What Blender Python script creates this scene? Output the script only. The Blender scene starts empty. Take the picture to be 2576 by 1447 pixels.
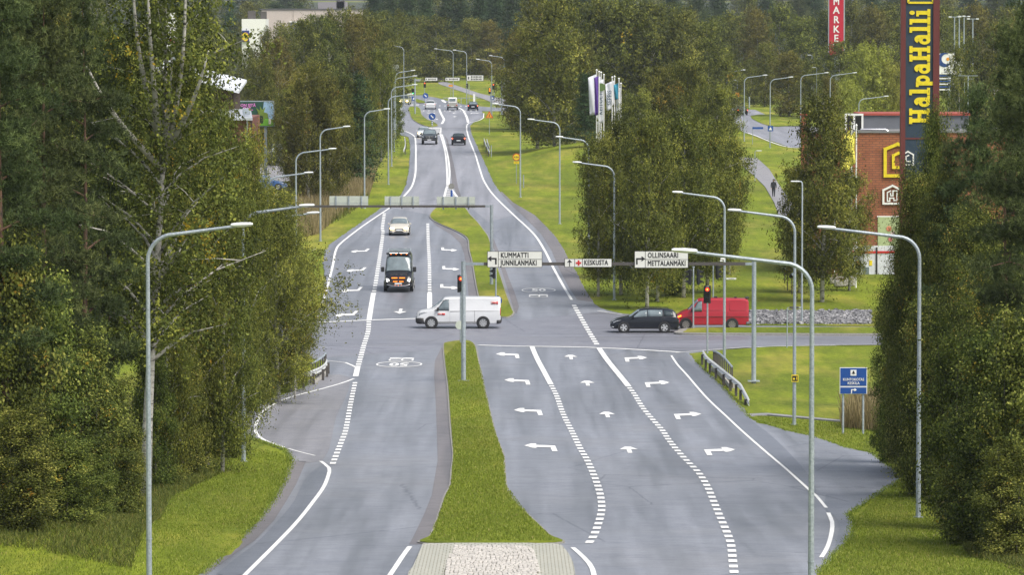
import bpy, bmesh, math, random
import numpy as np
from mathutils import Vector, Matrix
from mathutils.geometry import tessellate_polygon
# ------------------------------------------------------------------ camera, sky, sun, exposure
C = bpy.context.scene.collection
F = 11880.0            # focal length in picture units (picture measured 2576 x 1447)
HC = 19.75             # eye height
YH = 40.0              # horizon row
PH = math.atan((723.5 - YH) / F)
cam_d = bpy.data.cameras.new('camera'); cam = bpy.data.objects.new('camera', cam_d); C.objects.link(cam)
cam.location = (0, 0, HC); cam.rotation_euler = (math.pi / 2 - PH, 0, 0)
cam_d.sensor_width = 36; cam_d.lens = 36 * F / 2576; cam_d.clip_start = 1; cam_d.clip_end = 9000
bpy.context.scene.camera = cam
world = bpy.data.worlds.new('World'); bpy.context.scene.world = world; world.use_nodes = True
wn = world.node_tree; bg = wn.nodes['Background']
sky = wn.nodes.new('ShaderNodeTexSky'); sky.sky_type = 'NISHITA'; sky.sun_disc = False
SUN_EL, SUN_AZ = math.radians(54), math.radians(132)
sky.sun_elevation = SUN_EL; sky.sun_rotation = SUN_AZ; sky.air_density = 1.0; sky.dust_density = 3.0; sky.ozone_density = 1.0
hs = wn.nodes.new('ShaderNodeHueSaturation'); hs.inputs['Saturation'].default_value = 0.5
wn.links.new(sky.outputs[0], hs.inputs['Color']); wn.links.new(hs.outputs[0], bg.inputs['Color'])
bg.inputs['Strength'].default_value = 0.135
sd = bpy.data.lights.new('sun', 'SUN'); sd.energy = 2.6; sd.angle = math.radians(34); sd.color = (1, .95, .86)
so = bpy.data.objects.new('sun', sd); C.objects.link(so)
so.rotation_euler = (math.pi / 2 - SUN_EL, 0, math.pi - SUN_AZ)
vs = bpy.context.scene.view_settings
vs.view_transform = 'Standard'; vs.look = 'None'; vs.exposure = 0.38; vs.gamma = 1
bpy.context.scene.cycles.max_bounces = 6; bpy.context.scene.cycles.diffuse_bounces = 2; bpy.context.scene.cycles.glossy_bounces = 2; bpy.context.scene.cycles.transparent_max_bounces = 6
random.seed(7)
# ------------------------------------------------------------------ measuring: picture -> world
TAB = [(1465,89),(1300,74),(1160,62.5),(1067,55),(950,47),(830,40),(745,36.2),(603,29.8),(500,25.2),(380,19.9),(280,14.9),(200,11.3)]
def ray(px, py):
    a = (px - 1288) / F; b = (723.5 - py) / F
    return (a, math.cos(PH) + math.sin(PH) * b, -math.sin(PH) + math.cos(PH) * b)
ky, kz = [], []
for (py, s) in TAB:
    d = ray(1288, py); t = F / s
    ky.append(d[1] * t); kz.append(HC + d[2] * t)
sl = (kz[1] - kz[0]) / (ky[1] - ky[0])
ky = [60] + ky + [1300, 1700, 2300, 3200]; kz = [kz[0] + sl * (60 - ky[1])] + kz + [7.5, 11.0, 18.0, 30.0]
ky = np.array(ky); kz = np.array(kz)
def spline(x, y):
    n = len(x); h = np.diff(x); A = np.zeros((n, n)); r = np.zeros(n); A[0, 0] = A[-1, -1] = 1
    for i in range(1, n - 1):
        A[i, i-1] = h[i-1]; A[i, i] = 2 * (h[i-1] + h[i]); A[i, i+1] = h[i]
        r[i] = 3 * ((y[i+1] - y[i]) / h[i] - (y[i] - y[i-1]) / h[i-1])
    c = np.linalg.solve(A, r)
    def f(q):
        i = np.clip(np.searchsorted(x, q) - 1, 0, n - 2); d = q - x[i]
        b = (y[i+1] - y[i]) / h[i] - h[i] * (2 * c[i] + c[i+1]) / 3; dd = (c[i+1] - c[i]) / (3 * h[i])
        return y[i] + b * d + c[i] * d * d + dd * d ** 3
    return f
_sp = spline(ky, kz)
ROWS = np.concatenate([np.arange(80, 700, 3.0), np.arange(700, 1400, 10.0), np.arange(1400, 3201, 50.0)])
RZ = np.array([float(_sp(v)) for v in ROWS])
def prof(Y): return float(np.interp(Y, ROWS, RZ))
BUMPS = []      # (x, y, rx, ry, height) lawn mounds away from the carriageway
def ground(X, Y):
    z = prof(Y)
    for (bx, by, rx, ry, h) in BUMPS:
        q = ((X - bx) / rx) ** 2 + ((Y - by) / ry) ** 2
        if q < 1: z += h * (1 - q) ** 2
    return z
def G(px, py, fn=None):
    fn = fn or (lambda x, y: prof(y))
    a, b, c = ray(px, py); lo, hi = 70.0, 3100.0
    t = lo; prev = HC + c * t - fn(a * t, b * t)
    while t < hi:
        t2 = t * 1.01; cur = HC + c * t2 - fn(a * t2, b * t2)
        if cur <= 0:
            for _ in range(30):
                m = (t + t2) / 2
                if HC + c * m - fn(a * m, b * m) > 0: t = m
                else: t2 = m
            break
        t = t2
    return (a * t, b * t)
def depth(X, Y, Z): return Y * math.cos(PH) - (Z - HC) * math.sin(PH)
def S(X, Y, Z=2): return F / depth(X, Y, Z)
def onp(px, py, Y):     # point at distance Y seen at px,py
    a, b, c = ray(px, py); t = Y / b
    return Vector((a * t, Y, HC + c * t))
# ------------------------------------------------------------------ materials
MATS = {}
def newmat(name):
    m = bpy.data.materials.new(name); m.use_nodes = True
    return m, m.node_tree, m.node_tree.nodes['Principled BSDF']
def noise(nt, scale, detail=3, rough=.6, vec=None, coord='Object', sc=(1,1,1)):
    tc = nt.nodes.new('ShaderNodeTexCoord'); mp = nt.nodes.new('ShaderNodeMapping'); mp.inputs['Scale'].default_value = sc
    nt.links.new(tc.outputs[coord], mp.inputs['Vector'])
    n = nt.nodes.new('ShaderNodeTexNoise'); n.inputs['Scale'].default_value = scale; n.inputs['Detail'].default_value = detail; n.inputs['Roughness'].default_value = rough
    nt.links.new(mp.outputs[0], n.inputs['Vector']); return n.outputs['Fac']
def ramp(nt, fac, stops):
    r = nt.nodes.new('ShaderNodeValToRGB'); e = r.color_ramp.elements
    e[0].position, e[0].color = stops[0][0], (*stops[0][1], 1); e[1].position, e[1].color = stops[-1][0], (*stops[-1][1], 1)
    for p, c in stops[1:-1]:
        k = e.new(p); k.color = (*c, 1)
    nt.links.new(fac, r.inputs[0]); return r.outputs[0]
def mixc(nt, a, b, fac, mode='MIX'):
    m = nt.nodes.new('ShaderNodeMix'); m.data_type = 'RGBA'; m.blend_type = mode
    for s, v in ((m.inputs[0], fac), (m.inputs[6], a), (m.inputs[7], b)):
        if hasattr(v, 'is_output') or hasattr(v, 'links'): nt.links.new(v, s)
        elif isinstance(v, tuple): s.default_value = (*v, 1)
        else: s.default_value = v
    return m.outputs[2]
def bump(nt, bs, fac, strength, dist=.02):
    b = nt.nodes.new('ShaderNodeBump'); b.inputs['Strength'].default_value = strength; b.inputs['Distance'].default_value = dist
    nt.links.new(fac, b.inputs['Height']); nt.links.new(b.outputs[0], bs.inputs['Normal'])
def plain(name, col, rough=.6, metal=0, var=.15, scale=4, coat=0, spec=.5):
    if name in MATS: return MATS[name]
    m, nt, bs = newmat(name)
    f = noise(nt, scale, 4)
    c = ramp(nt, f, [(.25, tuple(v * (1 - var) for v in col)), (.75, tuple(min(1, v * (1 + var)) for v in col))])
    nt.links.new(c, bs.inputs['Base Color']); bs.inputs['Roughness'].default_value = rough; bs.inputs['Metallic'].default_value = metal
    bs.inputs['Coat Weight'].default_value = coat; bs.inputs['Specular IOR Level'].default_value = spec
    MATS[name] = m; return m
def glow(name, col, strength):
    if name in MATS: return MATS[name]
    m, nt, bs = newmat(name); bs.inputs['Base Color'].default_value = (*col, 1)
    bs.inputs['Emission Color'].default_value = (*col, 1); bs.inputs['Emission Strength'].default_value = strength
    MATS[name] = m; return m
# ------------------------------------------------------------------ mesh helpers
class MB:
    def __init__(s): s.v = []; s.f = []
    def add(s, vs_, fs):
        o = len(s.v); s.v += [tuple(p) for p in vs_]; s.f += [tuple(i + o for i in f) for f in fs]; return s
    def box(s, c, d, rz=0, M=None, bev=0):
        cx, cy, cz = c; hx, hy, hz = d[0] / 2, d[1] / 2, d[2] / 2
        if bev:
            b = bev; pts = []
            for z, ins in ((-hz, b), (-hz + b, 0), (hz - b, 0), (hz, b)):
                ax, ay = hx - ins, hy - ins
                for x, y in ((-ax, -hy + b + ins*0), (-hx + b + ins*0, -ay), (hx - b, -ay), (ax, -hy + b), (ax, hy - b), (hx - b, ay), (-hx + b, ay), (-ax, hy - b)): pts.append((x, y, z))
            fs = [tuple(reversed(range(8))), tuple(range(24, 32))]
            for k in range(3):
                for i in range(8): fs.append((k*8+i, k*8+(i+1) % 8, (k+1)*8+(i+1) % 8, (k+1)*8+i))
        else:
            pts = [(x, y, z) for z in (-hz, hz) for x, y in ((-hx, -hy), (hx, -hy), (hx, hy), (-hx, hy))]
            fs = [(3,2,1,0),(4,5,6,7),(0,1,5,4),(1,2,6,5),(2,3,7,6),(3,0,4,7)]
        cr, sr = math.cos(rz), math.sin(rz)
        pts = [(cx + x * cr - y * sr, cy + x * sr + y * cr, cz + z) for x, y, z in pts]
        if M: pts = [M @ Vector(p) for p in pts]
        return s.add(pts, fs)
    def tube(s, pts, r, n=8, cap=True):
        pts = [Vector(p) for p in pts]; rs = r if isinstance(r, (list, tuple)) else [r] * len(pts)
        vs_, fs = [], []; up = None
        for i, p in enumerate(pts):
            t = (pts[min(i+1, len(pts)-1)] - pts[max(i-1, 0)]).normalized()
            if up is None: up = t.orthogonal().normalized()
            up = (up - t * up.dot(t)); up = up.normalized() if up.length > 1e-6 else t.orthogonal().normalized()
            w = t.cross(up)
            for k in range(n):
                a = 2 * math.pi * k / n; vs_.append(p + (up * math.cos(a) + w * math.sin(a)) * rs[i])
        for i in range(len(pts) - 1):
            for k in range(n): fs.append((i*n+k, i*n+(k+1) % n, (i+1)*n+(k+1) % n, (i+1)*n+k))
        if cap: fs.append(tuple(reversed(range(n)))); fs.append(tuple(range((len(pts)-1)*n, len(pts)*n)))
        return s.add(vs_, fs)
    def prism(s, poly, M, t):   # 2D polygon in local xz, thickness t along local y, placed by M
        k = len(poly); v = [M @ Vector((x, -t/2, z)) for x, z in poly] + [M @ Vector((x, t/2, z)) for x, z in poly]
        tri = tessellate_polygon([[Vector((x, z, 0)) for x, z in poly]])
        fs = []
        for a, b, c in tri:
            fs.append((a, b, c)); fs.append((k + c, k + b, k + a))
        for i in range(k): fs.append((i, (i+1) % k, k + (i+1) % k, k + i))
        return s.add(v, fs)
    def mesh(s, name, smooth=False):
        me = bpy.data.meshes.new(name); me.from_pydata(s.v, [], s.f); me.update()
        if smooth: me.shade_smooth()
        return me
    def build(s, name, mat, parent=None, smooth=False, fixn=True):
        me = s.mesh(name, False)
        if fixn:
            bm = bmesh.new(); bm.from_mesh(me); bmesh.ops.recalc_face_normals(bm, faces=bm.faces); bm.to_mesh(me); bm.free()
        if smooth:
            me.shade_smooth()
            try: me.set_sharp_from_angle(angle=math.radians(35))
            except Exception: pass
        return link(name, me, mat, parent)
def link(name, me, mat, parent=None):
    o = bpy.data.objects.new(name, me); C.objects.link(o)
    if mat and not me.materials: me.materials.append(mat)
    if parent: o.parent = parent
    return o
def tag(o, label=None, cat=None, group=None, kind=None):
    if label: o['label'] = label
    if cat: o['category'] = cat
    if group: o['group'] = group
    if kind: o['kind'] = kind
    return o
def thing(name, label, cat, loc=(0,0,0), rz=0, group=None):
    o = bpy.data.objects.new(name, None); C.objects.link(o); o.empty_display_size = .2
    o.location = loc; o.rotation_euler = (0, 0, rz); return tag(o, label, cat, group)
def copy_tree(o, parent=None):
    c = o.copy(); C.objects.link(c)
    if parent is not None: c.parent = parent
    for ch in list(o.children): copy_tree(ch, c)
    return c
def circ(cx, cz, r, n=24, rz=None): return [(cx + r * math.cos(2*math.pi*i/n), cz + (rz or r) * math.sin(2*math.pi*i/n)) for i in range(n)]
FC = {}
def text_obj(name, txt, size, mat, parent, M, ext=.01, offset=0, sx=1, space=1, align='CENTER'):
    bold = offset; offset = 0
    cu = bpy.data.curves.new(name, 'FONT'); cu.body = txt; cu.size = size; cu.extrude = ext; cu.offset = offset
    cu.align_x = align; cu.align_y = 'CENTER'; cu.space_character = space; cu.resolution_u = 2
    o = bpy.data.objects.new(name, cu); me = bpy.data.meshes.new_from_object(o); bpy.data.objects.remove(o)
    me.transform(Matrix.Diagonal((sx, 1, 1, 1)))
    if bold:       # a heavier stroke: the letter again, shifted a little
        bm = bmesh.new(); bm.from_mesh(me)
        for q, (dx, dy, dz) in enumerate(((bold, 0, .001), (0, bold, .002), (bold, bold, .003))): m2 = me.copy(); m2.transform(Matrix.Translation((dx, dy, dz))); bm.from_mesh(m2); bpy.data.meshes.remove(m2)
        bm.to_mesh(me); bm.free()
    me.transform(M @ Matrix.Rotation(math.pi/2, 4, 'X')); me.materials.clear()
    return link(name, me, mat, parent)
# ------------------------------------------------------------------ setting materials
def m_grass(name, dark, light, dry, bumpy=1.0):
    m, nt, bs = newmat(name)
    a = noise(nt, .22, 5, .7, sc=(1, .22, 1)); b = noise(nt, 5, 5, .75, sc=(1, .35, 1)); c = noise(nt, 38, 3, .8, sc=(1, .3, 1)); e = noise(nt, .8, 5, .7, sc=(1, .12, 1)); e2 = noise(nt, .07, 3)
    base = ramp(nt, b, [(.28, dark), (.72, light)])
    fine = ramp(nt, c, [(.3, (.45, .45, .42)), (.7, (1.45, 1.42, 1.3))])
    base = mixc(nt, base, fine, 1.0, 'MULTIPLY')
    dr = ramp(nt, a, [(.48, (0, 0, 0)), (.66, (.7, .7, .7))])
    col = mixc(nt, base, dry, dr)
    big = ramp(nt, e, [(.35, (.78, .8, .8)), (.65, (1.18, 1.15, 1.05))])
    col = mixc(nt, col, big, 1.0, 'MULTIPLY'); col = mixc(nt, col, ramp(nt, e2, [(.36, (.72, .76, .8)), (.62, (1.12, 1.1, 1.0))]), 1.0, 'MULTIPLY')
    nt.links.new(col, bs.inputs['Base Color']); bs.inputs['Roughness'].default_value = .85; bs.inputs['Specular IOR Level'].default_value = .15
    bump(nt, bs, c, .8 * bumpy, .06); return m
GRASS = m_grass('lawn_grass', (.12, .17, .014), (.255, .315, .034), (.36, .32, .07))
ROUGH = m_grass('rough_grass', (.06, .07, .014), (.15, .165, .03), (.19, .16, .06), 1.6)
def m_asphalt(name, base, warm, rough, streak=1.0, along=True):
    m, nt, bs = newmat(name)
    st = (1.0, .02, 1) if along else (.03, 1.0, 1)
    a = noise(nt, .9, 4, .6, sc=st); b = noise(nt, 30, 3, .8); c = noise(nt, .12, 4, .6); e = noise(nt, 3, 4, .7, sc=(.4, 1, 1)); g = noise(nt, .6, 5, .75)
    col = ramp(nt, a, [(.32, tuple(v * (1 - .34 * streak) for v in base)), (.5, base), (.7, tuple(v * (1 + .30 * streak) for v in base))])
    col = mixc(nt, col, warm, ramp(nt, c, [(.5, (0, 0, 0)), (.75, (.6, .6, .6))]))
    col = mixc(nt, col, ramp(nt, b, [(.3, (.62, .62, .64)), (.7, (1.42, 1.42, 1.40))]), 1.0, 'MULTIPLY')
    col = mixc(nt, col, ramp(nt, e, [(.3, (.85, .85, .86)), (.7, (1.13, 1.13, 1.12))]), 1.0, 'MULTIPLY')
    col = mixc(nt, col, ramp(nt, g, [(.34, (.88, .885, .90)), (.5, (1, 1, 1)), (.68, (1.07, 1.07, 1.06))]), 1.0, 'MULTIPLY')
    # transverse joints and cracks
    tc = nt.nodes.new('ShaderNodeTexCoord'); vo = nt.nodes.new('ShaderNodeTexVoronoi'); vo.feature = 'DISTANCE_TO_EDGE'; vo.inputs['Scale'].default_value = .09
    mp = nt.nodes.new('ShaderNodeMapping'); mp.inputs['Scale'].default_value = (1, .8, 1)
    nt.links.new(tc.outputs['Object'], mp.inputs[0]); wob = mixc(nt, mp.outputs[0], noise(nt, 1.3, 3), .25, 'ADD'); nt.links.new(wob, vo.inputs['Vector'])
    col = mixc(nt, col, ramp(nt, vo.outputs['Distance'], [(.0015, (.55, .55, .57)), (.004, (1, 1, 1))]), 1.0, 'MULTIPLY')
    nt.links.new(col, bs.inputs['Base Color'])
    rr = ramp(nt, a, [(.3, (rough - .1,) * 3), (.7, (rough + .1,) * 3)]); nt.links.new(rr, bs.inputs['Roughness'])
    bs.inputs['Specular IOR Level'].default_value = .55
    bump(nt, bs, b, .25, .01); return m
ASPH = m_asphalt('asphalt', (.195, .207, .240), (.225, .225, .24), .50)
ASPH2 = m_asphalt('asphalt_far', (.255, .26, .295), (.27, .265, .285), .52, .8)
ASPHX = m_asphalt('asphalt_cross', (.195, .20, .235), (.225, .22, .235), .5, .9, False)
ASPHB = m_asphalt('old_asphalt', (.165, .155, .165), (.20, .185, .18), .62, .7)
ASPHD = m_asphalt('tar_asphalt', (.145, .158, .19), (.17, .175, .195), .5, .6)
ASPHW = m_asphalt('worn_asphalt', (.205, .205, .225), (.225, .22, .23), .6, .7)
PATHM = m_asphalt('path_asphalt', (.26, .255, .27), (.28, .27, .27), .7, .4)
def m_paint():
    m, nt, bs = newmat('road_paint')
    a = noise(nt, 9, 5, .8); b = noise(nt, .8, 3)
    wear = nt.nodes.new('ShaderNodeMath'); wear.operation = 'MULTIPLY'; nt.links.new(a, wear.inputs[0]); nt.links.new(b, wear.inputs[1])
    col = ramp(nt, wear.outputs[0], [(.06, (.30, .31, .34)), (.14, (.80, .80, .79)), (.5, (.90, .90, .88))])
    nt.links.new(col, bs.inputs['Base Color']); bs.inputs['Roughness'].default_value = .6; return m
PAINT = m_paint()
KERB = plain('kerb_granite', (.27, .26, .24), .8, var=.3, scale=9)
# ------------------------------------------------------------------ sheets laid on the terrain
def clip(poly, axis, lim, keep_ge):
    out = []
    for i in range(len(poly)):
        a, b = poly[i], poly[(i+1) % len(poly)]
        ia = a[axis] >= lim if keep_ge else a[axis] <= lim; ib = b[axis] >= lim if keep_ge else b[axis] <= lim
        if ia: out.append(a)
        if ia != ib:
            t = (lim - a[axis]) / (b[axis] - a[axis]); out.append(tuple(a[k] + (b[k] - a[k]) * t for k in range(2)))
    return out
def sheet_mb(polys, dz, skirt=0, mb=None, xstep=None):
    mb = mb or MB()
    for poly in polys:
        tri = tessellate_polygon([[Vector((x, y, 0)) for x, y in poly]])
        for t in tri:
            p = [poly[i][:2] for i in t]
            if (p[1][0]-p[0][0])*(p[2][1]-p[0][1]) - (p[1][1]-p[0][1])*(p[2][0]-p[0][0]) < 0: p.reverse()
            y0, y1 = min(q[1] for q in p), max(q[1] for q in p)
            i = max(0, int(np.searchsorted(ROWS, y0, 'right')) - 1)
            while i < len(ROWS) - 1 and ROWS[i] < y1:
                q = p
                if ROWS[i] > y0: q = clip(q, 1, ROWS[i], True)
                if ROWS[i+1] < y1 and q: q = clip(q, 1, ROWS[i+1], False)
                if len(q) > 2: mb.add([(a, b, prof(b) + dz) for a, b in q], [tuple(range(len(q)))])
                i += 1
        if skirt:
            n = len(poly)
            for i in range(n):
                a, b = poly[i], poly[(i+1) % n]
                k = max(1, int(math.hypot(a[0]-b[0], a[1]-b[1]) / 2.5))
                for j in range(k):
                    p = [a[q] + (b[q]-a[q]) * j / k for q in range(2)]; r = [a[q] + (b[q]-a[q]) * (j+1) / k for q in range(2)]
                    mb.add([(p[0], p[1], prof(p[1]) + dz), (r[0], r[1], prof(r[1]) + dz), (r[0], r[1], prof(r[1]) + dz - skirt), (p[0], p[1], prof(p[1]) + dz - skirt)], [(0, 1, 2, 3)])
    return mb
def smooth_poly(pts, closed=True, n=4):
    out = []; m = len(pts)
    rng = range(m if closed else m - 1)
    for i in rng:
        p0 = pts[(i-1) % m] if closed or i else pts[0]; p1 = pts[i]; p2 = pts[(i+1) % m]; p3 = pts[(i+2) % m] if closed or i + 2 < m else pts[-1]
        for k in range(n):
            t = k / n
            out.append(tuple(.5 * (2*p1[q] + (p2[q]-p0[q])*t + (2*p0[q]-5*p1[q]+4*p2[q]-p3[q])*t*t + (3*p1[q]-p0[q]-3*p2[q]+p3[q])*t**3) for q in range(2)))
    if not closed: out.append(tuple(pts[-1]))
    return out
def PX(pts): return [G(*p) for p in pts]
def struct(name, polys_px, dz, mat, skirt=0, smooth=0):
    polys = [PX(p) for p in polys_px]
    if smooth: polys = [smooth_poly(p, True, smooth) for p in polys]
    return tag(sheet_mb(polys, dz, skirt).build(name, mat, fixn=False), kind='structure')
def strip(pts, w, dash=None, gap=None, step=1.0):
    """ribbon polygons along a world polyline"""
    sp = smooth_poly(pts, False, 8); L = [0]
    for a, b in zip(sp, sp[1:]): L.append(L[-1] + math.hypot(a[0]-b[0], a[1]-b[1]))
    tot = L[-1]; xs = np.array([p[0] for p in sp]); ys = np.array([p[1] for p in sp]); L = np.array(L)
    def at(s): return float(np.interp(s, L, xs)), float(np.interp(s, L, ys))
    def quad(s0, s1):
        n = max(1, int((s1 - s0) / 2.0)); lft, rgt = [], []
        for i in range(n + 1):
            s = s0 + (s1 - s0) * i / n; x, y = at(s); x0, y0 = at(max(0, s - .8)); x1, y1 = at(min(tot, s + .8))
            d = math.hypot(x1-x0, y1-y0) or 1; nx, ny = -(y1-y0)/d * w/2, (x1-x0)/d * w/2
            lft.append((x+nx, y+ny)); rgt.append((x-nx, y-ny))
        return [[lft[i], rgt[i], rgt[i+1], lft[i+1]] for i in range(n)]
    out = []
    if dash is None: return quad(0, tot)
    s = 0
    while s < tot - dash * .5:
        out += quad(s, min(s + dash, tot)); s += dash + gap
    return out
# terrain ----------------------------------------------------------
for (px, py, rx, ry, h) in [(1480, 400, 11, 55, 1.8), (2150, 980, 5, 16, -.5), (80, 1380, 7, 16, .9)]:
    x, y = G(px, py); BUMPS.append((x, y, rx, ry, h))
def xs_cols():
    a = np.arange(-70, 70.1, 2.0); b = np.geomspace(76, 900, 14); return np.concatenate([-b[::-1], a, b])
XC = xs_cols(); nx = len(XC)
gv = [(float(x), float(y), (ground(x, y) if abs(x) < 75 else prof(y)) - .05) for y in ROWS for x in XC]
gf = [(j*nx+i, j*nx+i+1, (j+1)*nx+i+1, (j+1)*nx+i) for j in range(len(ROWS)-1) for i in range(nx-1)]
me = bpy.data.meshes.new('ground'); me.from_pydata(gv, [], gf); me.update(); me.shade_smooth()
tag(link('ground', me, GRASS), kind='structure')
# forest floors
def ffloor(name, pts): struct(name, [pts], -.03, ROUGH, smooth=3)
# carriageways ------------------------------------------------------
main = [(470,1480),(505,1447),(590,1370),(650,1310),(690,1255),(715,1210),(735,1160),(715,1130),(690,1122),(640,1105),(600,1085),(560,1062),(575,1045),(620,1022),(645,1014.5),(720,991),(765,976),(800,960),(820,945),(831,941),(824,930),(820,908),
 (760,897),(640,899),(440,905),(440,812),(640,806),(795,806),(803,780),(812,745),(818,700),(812,660),(818,630),(830.7,614),(858,594),(898,567),(933,541.7),(961,521.7),(1008.5,491.6),(1021,466.6),(1028.6,429),(1032,386.5),(1032,365),(1028,344),(1003,338),(985,332),(985,284),(1000,279),(985,279),(940,279),(940,260),(1002,260),(1024,239.3),(1061.8,239.3),(1099.4,245.5),(1130.7,254.3),(1165,262),(1202,266.8),(1261,271),(1340,273),(1340,279),(1261,278.7),(1212,279),(1218.4,294.4),(1217,295),(1193.7,305.2),(1182.4,315.2),(1185,334),(1196.2,359),(1207.5,384),(1216.3,402.9),(1227.5,428),(1241,459),(1256.5,481.6),(1290.6,509.2),(1340.7,541.8),(1373.3,569.3),(1398.3,596.9),(1415.9,624.4),(1430.9,654.5),(1451,687),(1466,719.6),(1476,740),(1496,764),(1508.5,775.3),(1541,784),(1566,789),(1700,800),(1880,819.5),(2146,821.5),(2500,824),(2500,866),(2146,867),(1935.9,870.5),(1824,878),(1731.5,888),(1749,908),(1781.6,938),(1821.6,975.7),(1854.2,1013.3),(1874.3,1032),(1886.8,1050.9),(1906.8,1065.9),(1930.7,1068.4),(1980.8,1084),(2050.9,1099),(2131,1126.7),(2191.2,1139.2),(2226.3,1164.3),(2258.8,1186.8),(2281.4,1201.8),(2251.3,1216.9),(2201.2,1246.9),(2156.2,1279.5),(2133.6,1294.5),(2143.6,1309.6),(2141,1344.6),(2123.6,1372.2),(2091,1402.2),(2056,1444.8),(2020,1480)]
def rag(poly, amp=.07, step=.8):    # ragged grass edge
    out = []
    for i in range(len(poly)):
        a, b = poly[i], poly[(i+1) % len(poly)]; L = math.hypot(a[0]-b[0], a[1]-b[1]); n = max(1, min(60, int(L / step)))
        for k in range(n): out.append((a[0]+(b[0]-a[0])*k/n + random.uniform(-amp, amp), a[1]+(b[1]-a[1])*k/n + random.uniform(-amp, amp)))
    return out
tag(sheet_mb([rag(PX(main))], 0, .07).build('road', ASPH, fixn=False), kind='structure')
# cross street, older paving and patches (each sheet 4 mm higher)
struct('cross_street', [[(440,812.5),(795,808),(1043,803),(1300,806),(1508,785),(1566,790),(1700,801),(1880,820),(2500,825),(2500,865),(1935,869),(1735,886),(1709,884),(1503,874),(1290,870),(1200,866),(1158,856),(1110,872),(1060,884),(900,893),(820,900),(640,897),(440,903)]], .004, ASPHX)
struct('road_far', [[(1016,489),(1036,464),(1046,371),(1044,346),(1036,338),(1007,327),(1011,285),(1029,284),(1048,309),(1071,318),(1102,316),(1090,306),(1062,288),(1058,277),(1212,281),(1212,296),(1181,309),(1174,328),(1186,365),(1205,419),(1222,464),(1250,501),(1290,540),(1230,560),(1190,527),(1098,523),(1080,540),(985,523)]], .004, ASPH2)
struct('road_shoulder', [
 [(1131,1083),(1135,1121),(1137,1149),(1132,1189),(1128,1224),(1113,1254),(1098,1302),(1081,1349),(1071,1371),(1029,1371),(1036,1359),(1066,1297),(1086,1247),(1101,1159),(1098.7,1083),(1096,1010),(1092,948),(1094,908),(1111,873),(1116,885),(1118,923),(1124,973),(1129,1048)],
 [(735,1160),(770,1162),(745,1220),(720,1262),(690,1310),(640,1362),(595,1392),(520,1447),(505,1446),(590,1370),(650,1310),(690,1255),(715,1210)],
 [(1196,723),(1187,663),(1179,632),(1176,607),(1138,580),(1109,568),(1088,558),(1100,570),(1135,590),(1158,612),(1168,640),(1175,700),(1180,760),(1212,790)],
 [(1233,602),(1252,650),(1268,700),(1282,745),(1294,785),(1299,790),(1306,772),(1296,740),(1280,700),(1262,650),(1242,602)],
 [(1134,430),(1137,462),(1147,485),(1151,495),(1160,495),(1152,470),(1145,430),(1135,385),(1126,350),(1118,340),(1124,360)],
 [(1345,541),(1373.3,569.3),(1398.3,596.9),(1415.9,624.4),(1430.9,654.5),(1451,687),(1466,719.6),(1492,760),(1452,755),(1430,722),(1408,680),(1388,632),(1362,590),(1325,552),(1290,520),(1258,484),(1262,482),(1290.6,509.2)]
 ], .008, ASPHB)
struct('side_path_mouth', [[(868,1003),(845,1050),(835,1100),(812,1160),(735,1160),(715,1130),(640,1105),(600,1085),(562,1062),(620,1022),(645,1014.5),(720,991),(765,976),(820,945),(880,950)]], .008, ASPHW, smooth=2)
struct('road_patch', [
 [(2078,1286),(2098,1300),(2112,1330),(2100,1380),(2122,1371),(2141,1344),(2143,1310),(2133,1295),(2156,1280),(2195,1248),(2110,1247),(2078,1246)],
 [(1712,900),(1760,935),(1808,975),(1850,1020),(1885,1055),(1930,1088),(1985,1140),(2040,1205),(2052,1246),(2000,1196),(1931,1138),(1862,1078),(1800,1022),(1751,970),(1707,917)],
 [(812,1170),(828,1187),(815,1223),(785,1265),(745,1315),(695,1367),(645,1417),(618,1445),(545,1446),(640,1372),(700,1310),(740,1262),(768,1205)],
 ], .012, ASPHD, smooth=2)
# paths
struct('foot_path', [
 [(1860,395),(1905,398),(1935,425),(1958,462),(1985,500),(2010,540),(1960,545),(1948,510),(1925,470),(1895,440),(1865,415)],
 [(1103,205.5),(1118,204.2),(1205.9,234.3),(1261,246.8),(1330,262),(1330,276),(1261,266.8),(1218.4,249.3),(1155.8,228),(1103,210.5)],
 [(985,196),(1003,196.7),(1056,201.5),(1056,204),(1003,200),(985,199)],
 [(1886,1041.5),(1930.7,1040),(2103,1056),(2240,1064),(2240,1067),(2103,1059.5),(1930.7,1044),(1886,1046)],
 [(560,405),(730,405),(745,425),(740,455),(560,460)]], .01, PATHM, .07)
struct('side_road', [[(1835,272),(1900,276),(1995,318),(2075,318),(2075,331),(2030,331),(2060,372),(1988,370.5),(1905,342),(1872,333),(1850,318),(1835,300)]], .01, ASPH2, .07)
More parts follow.
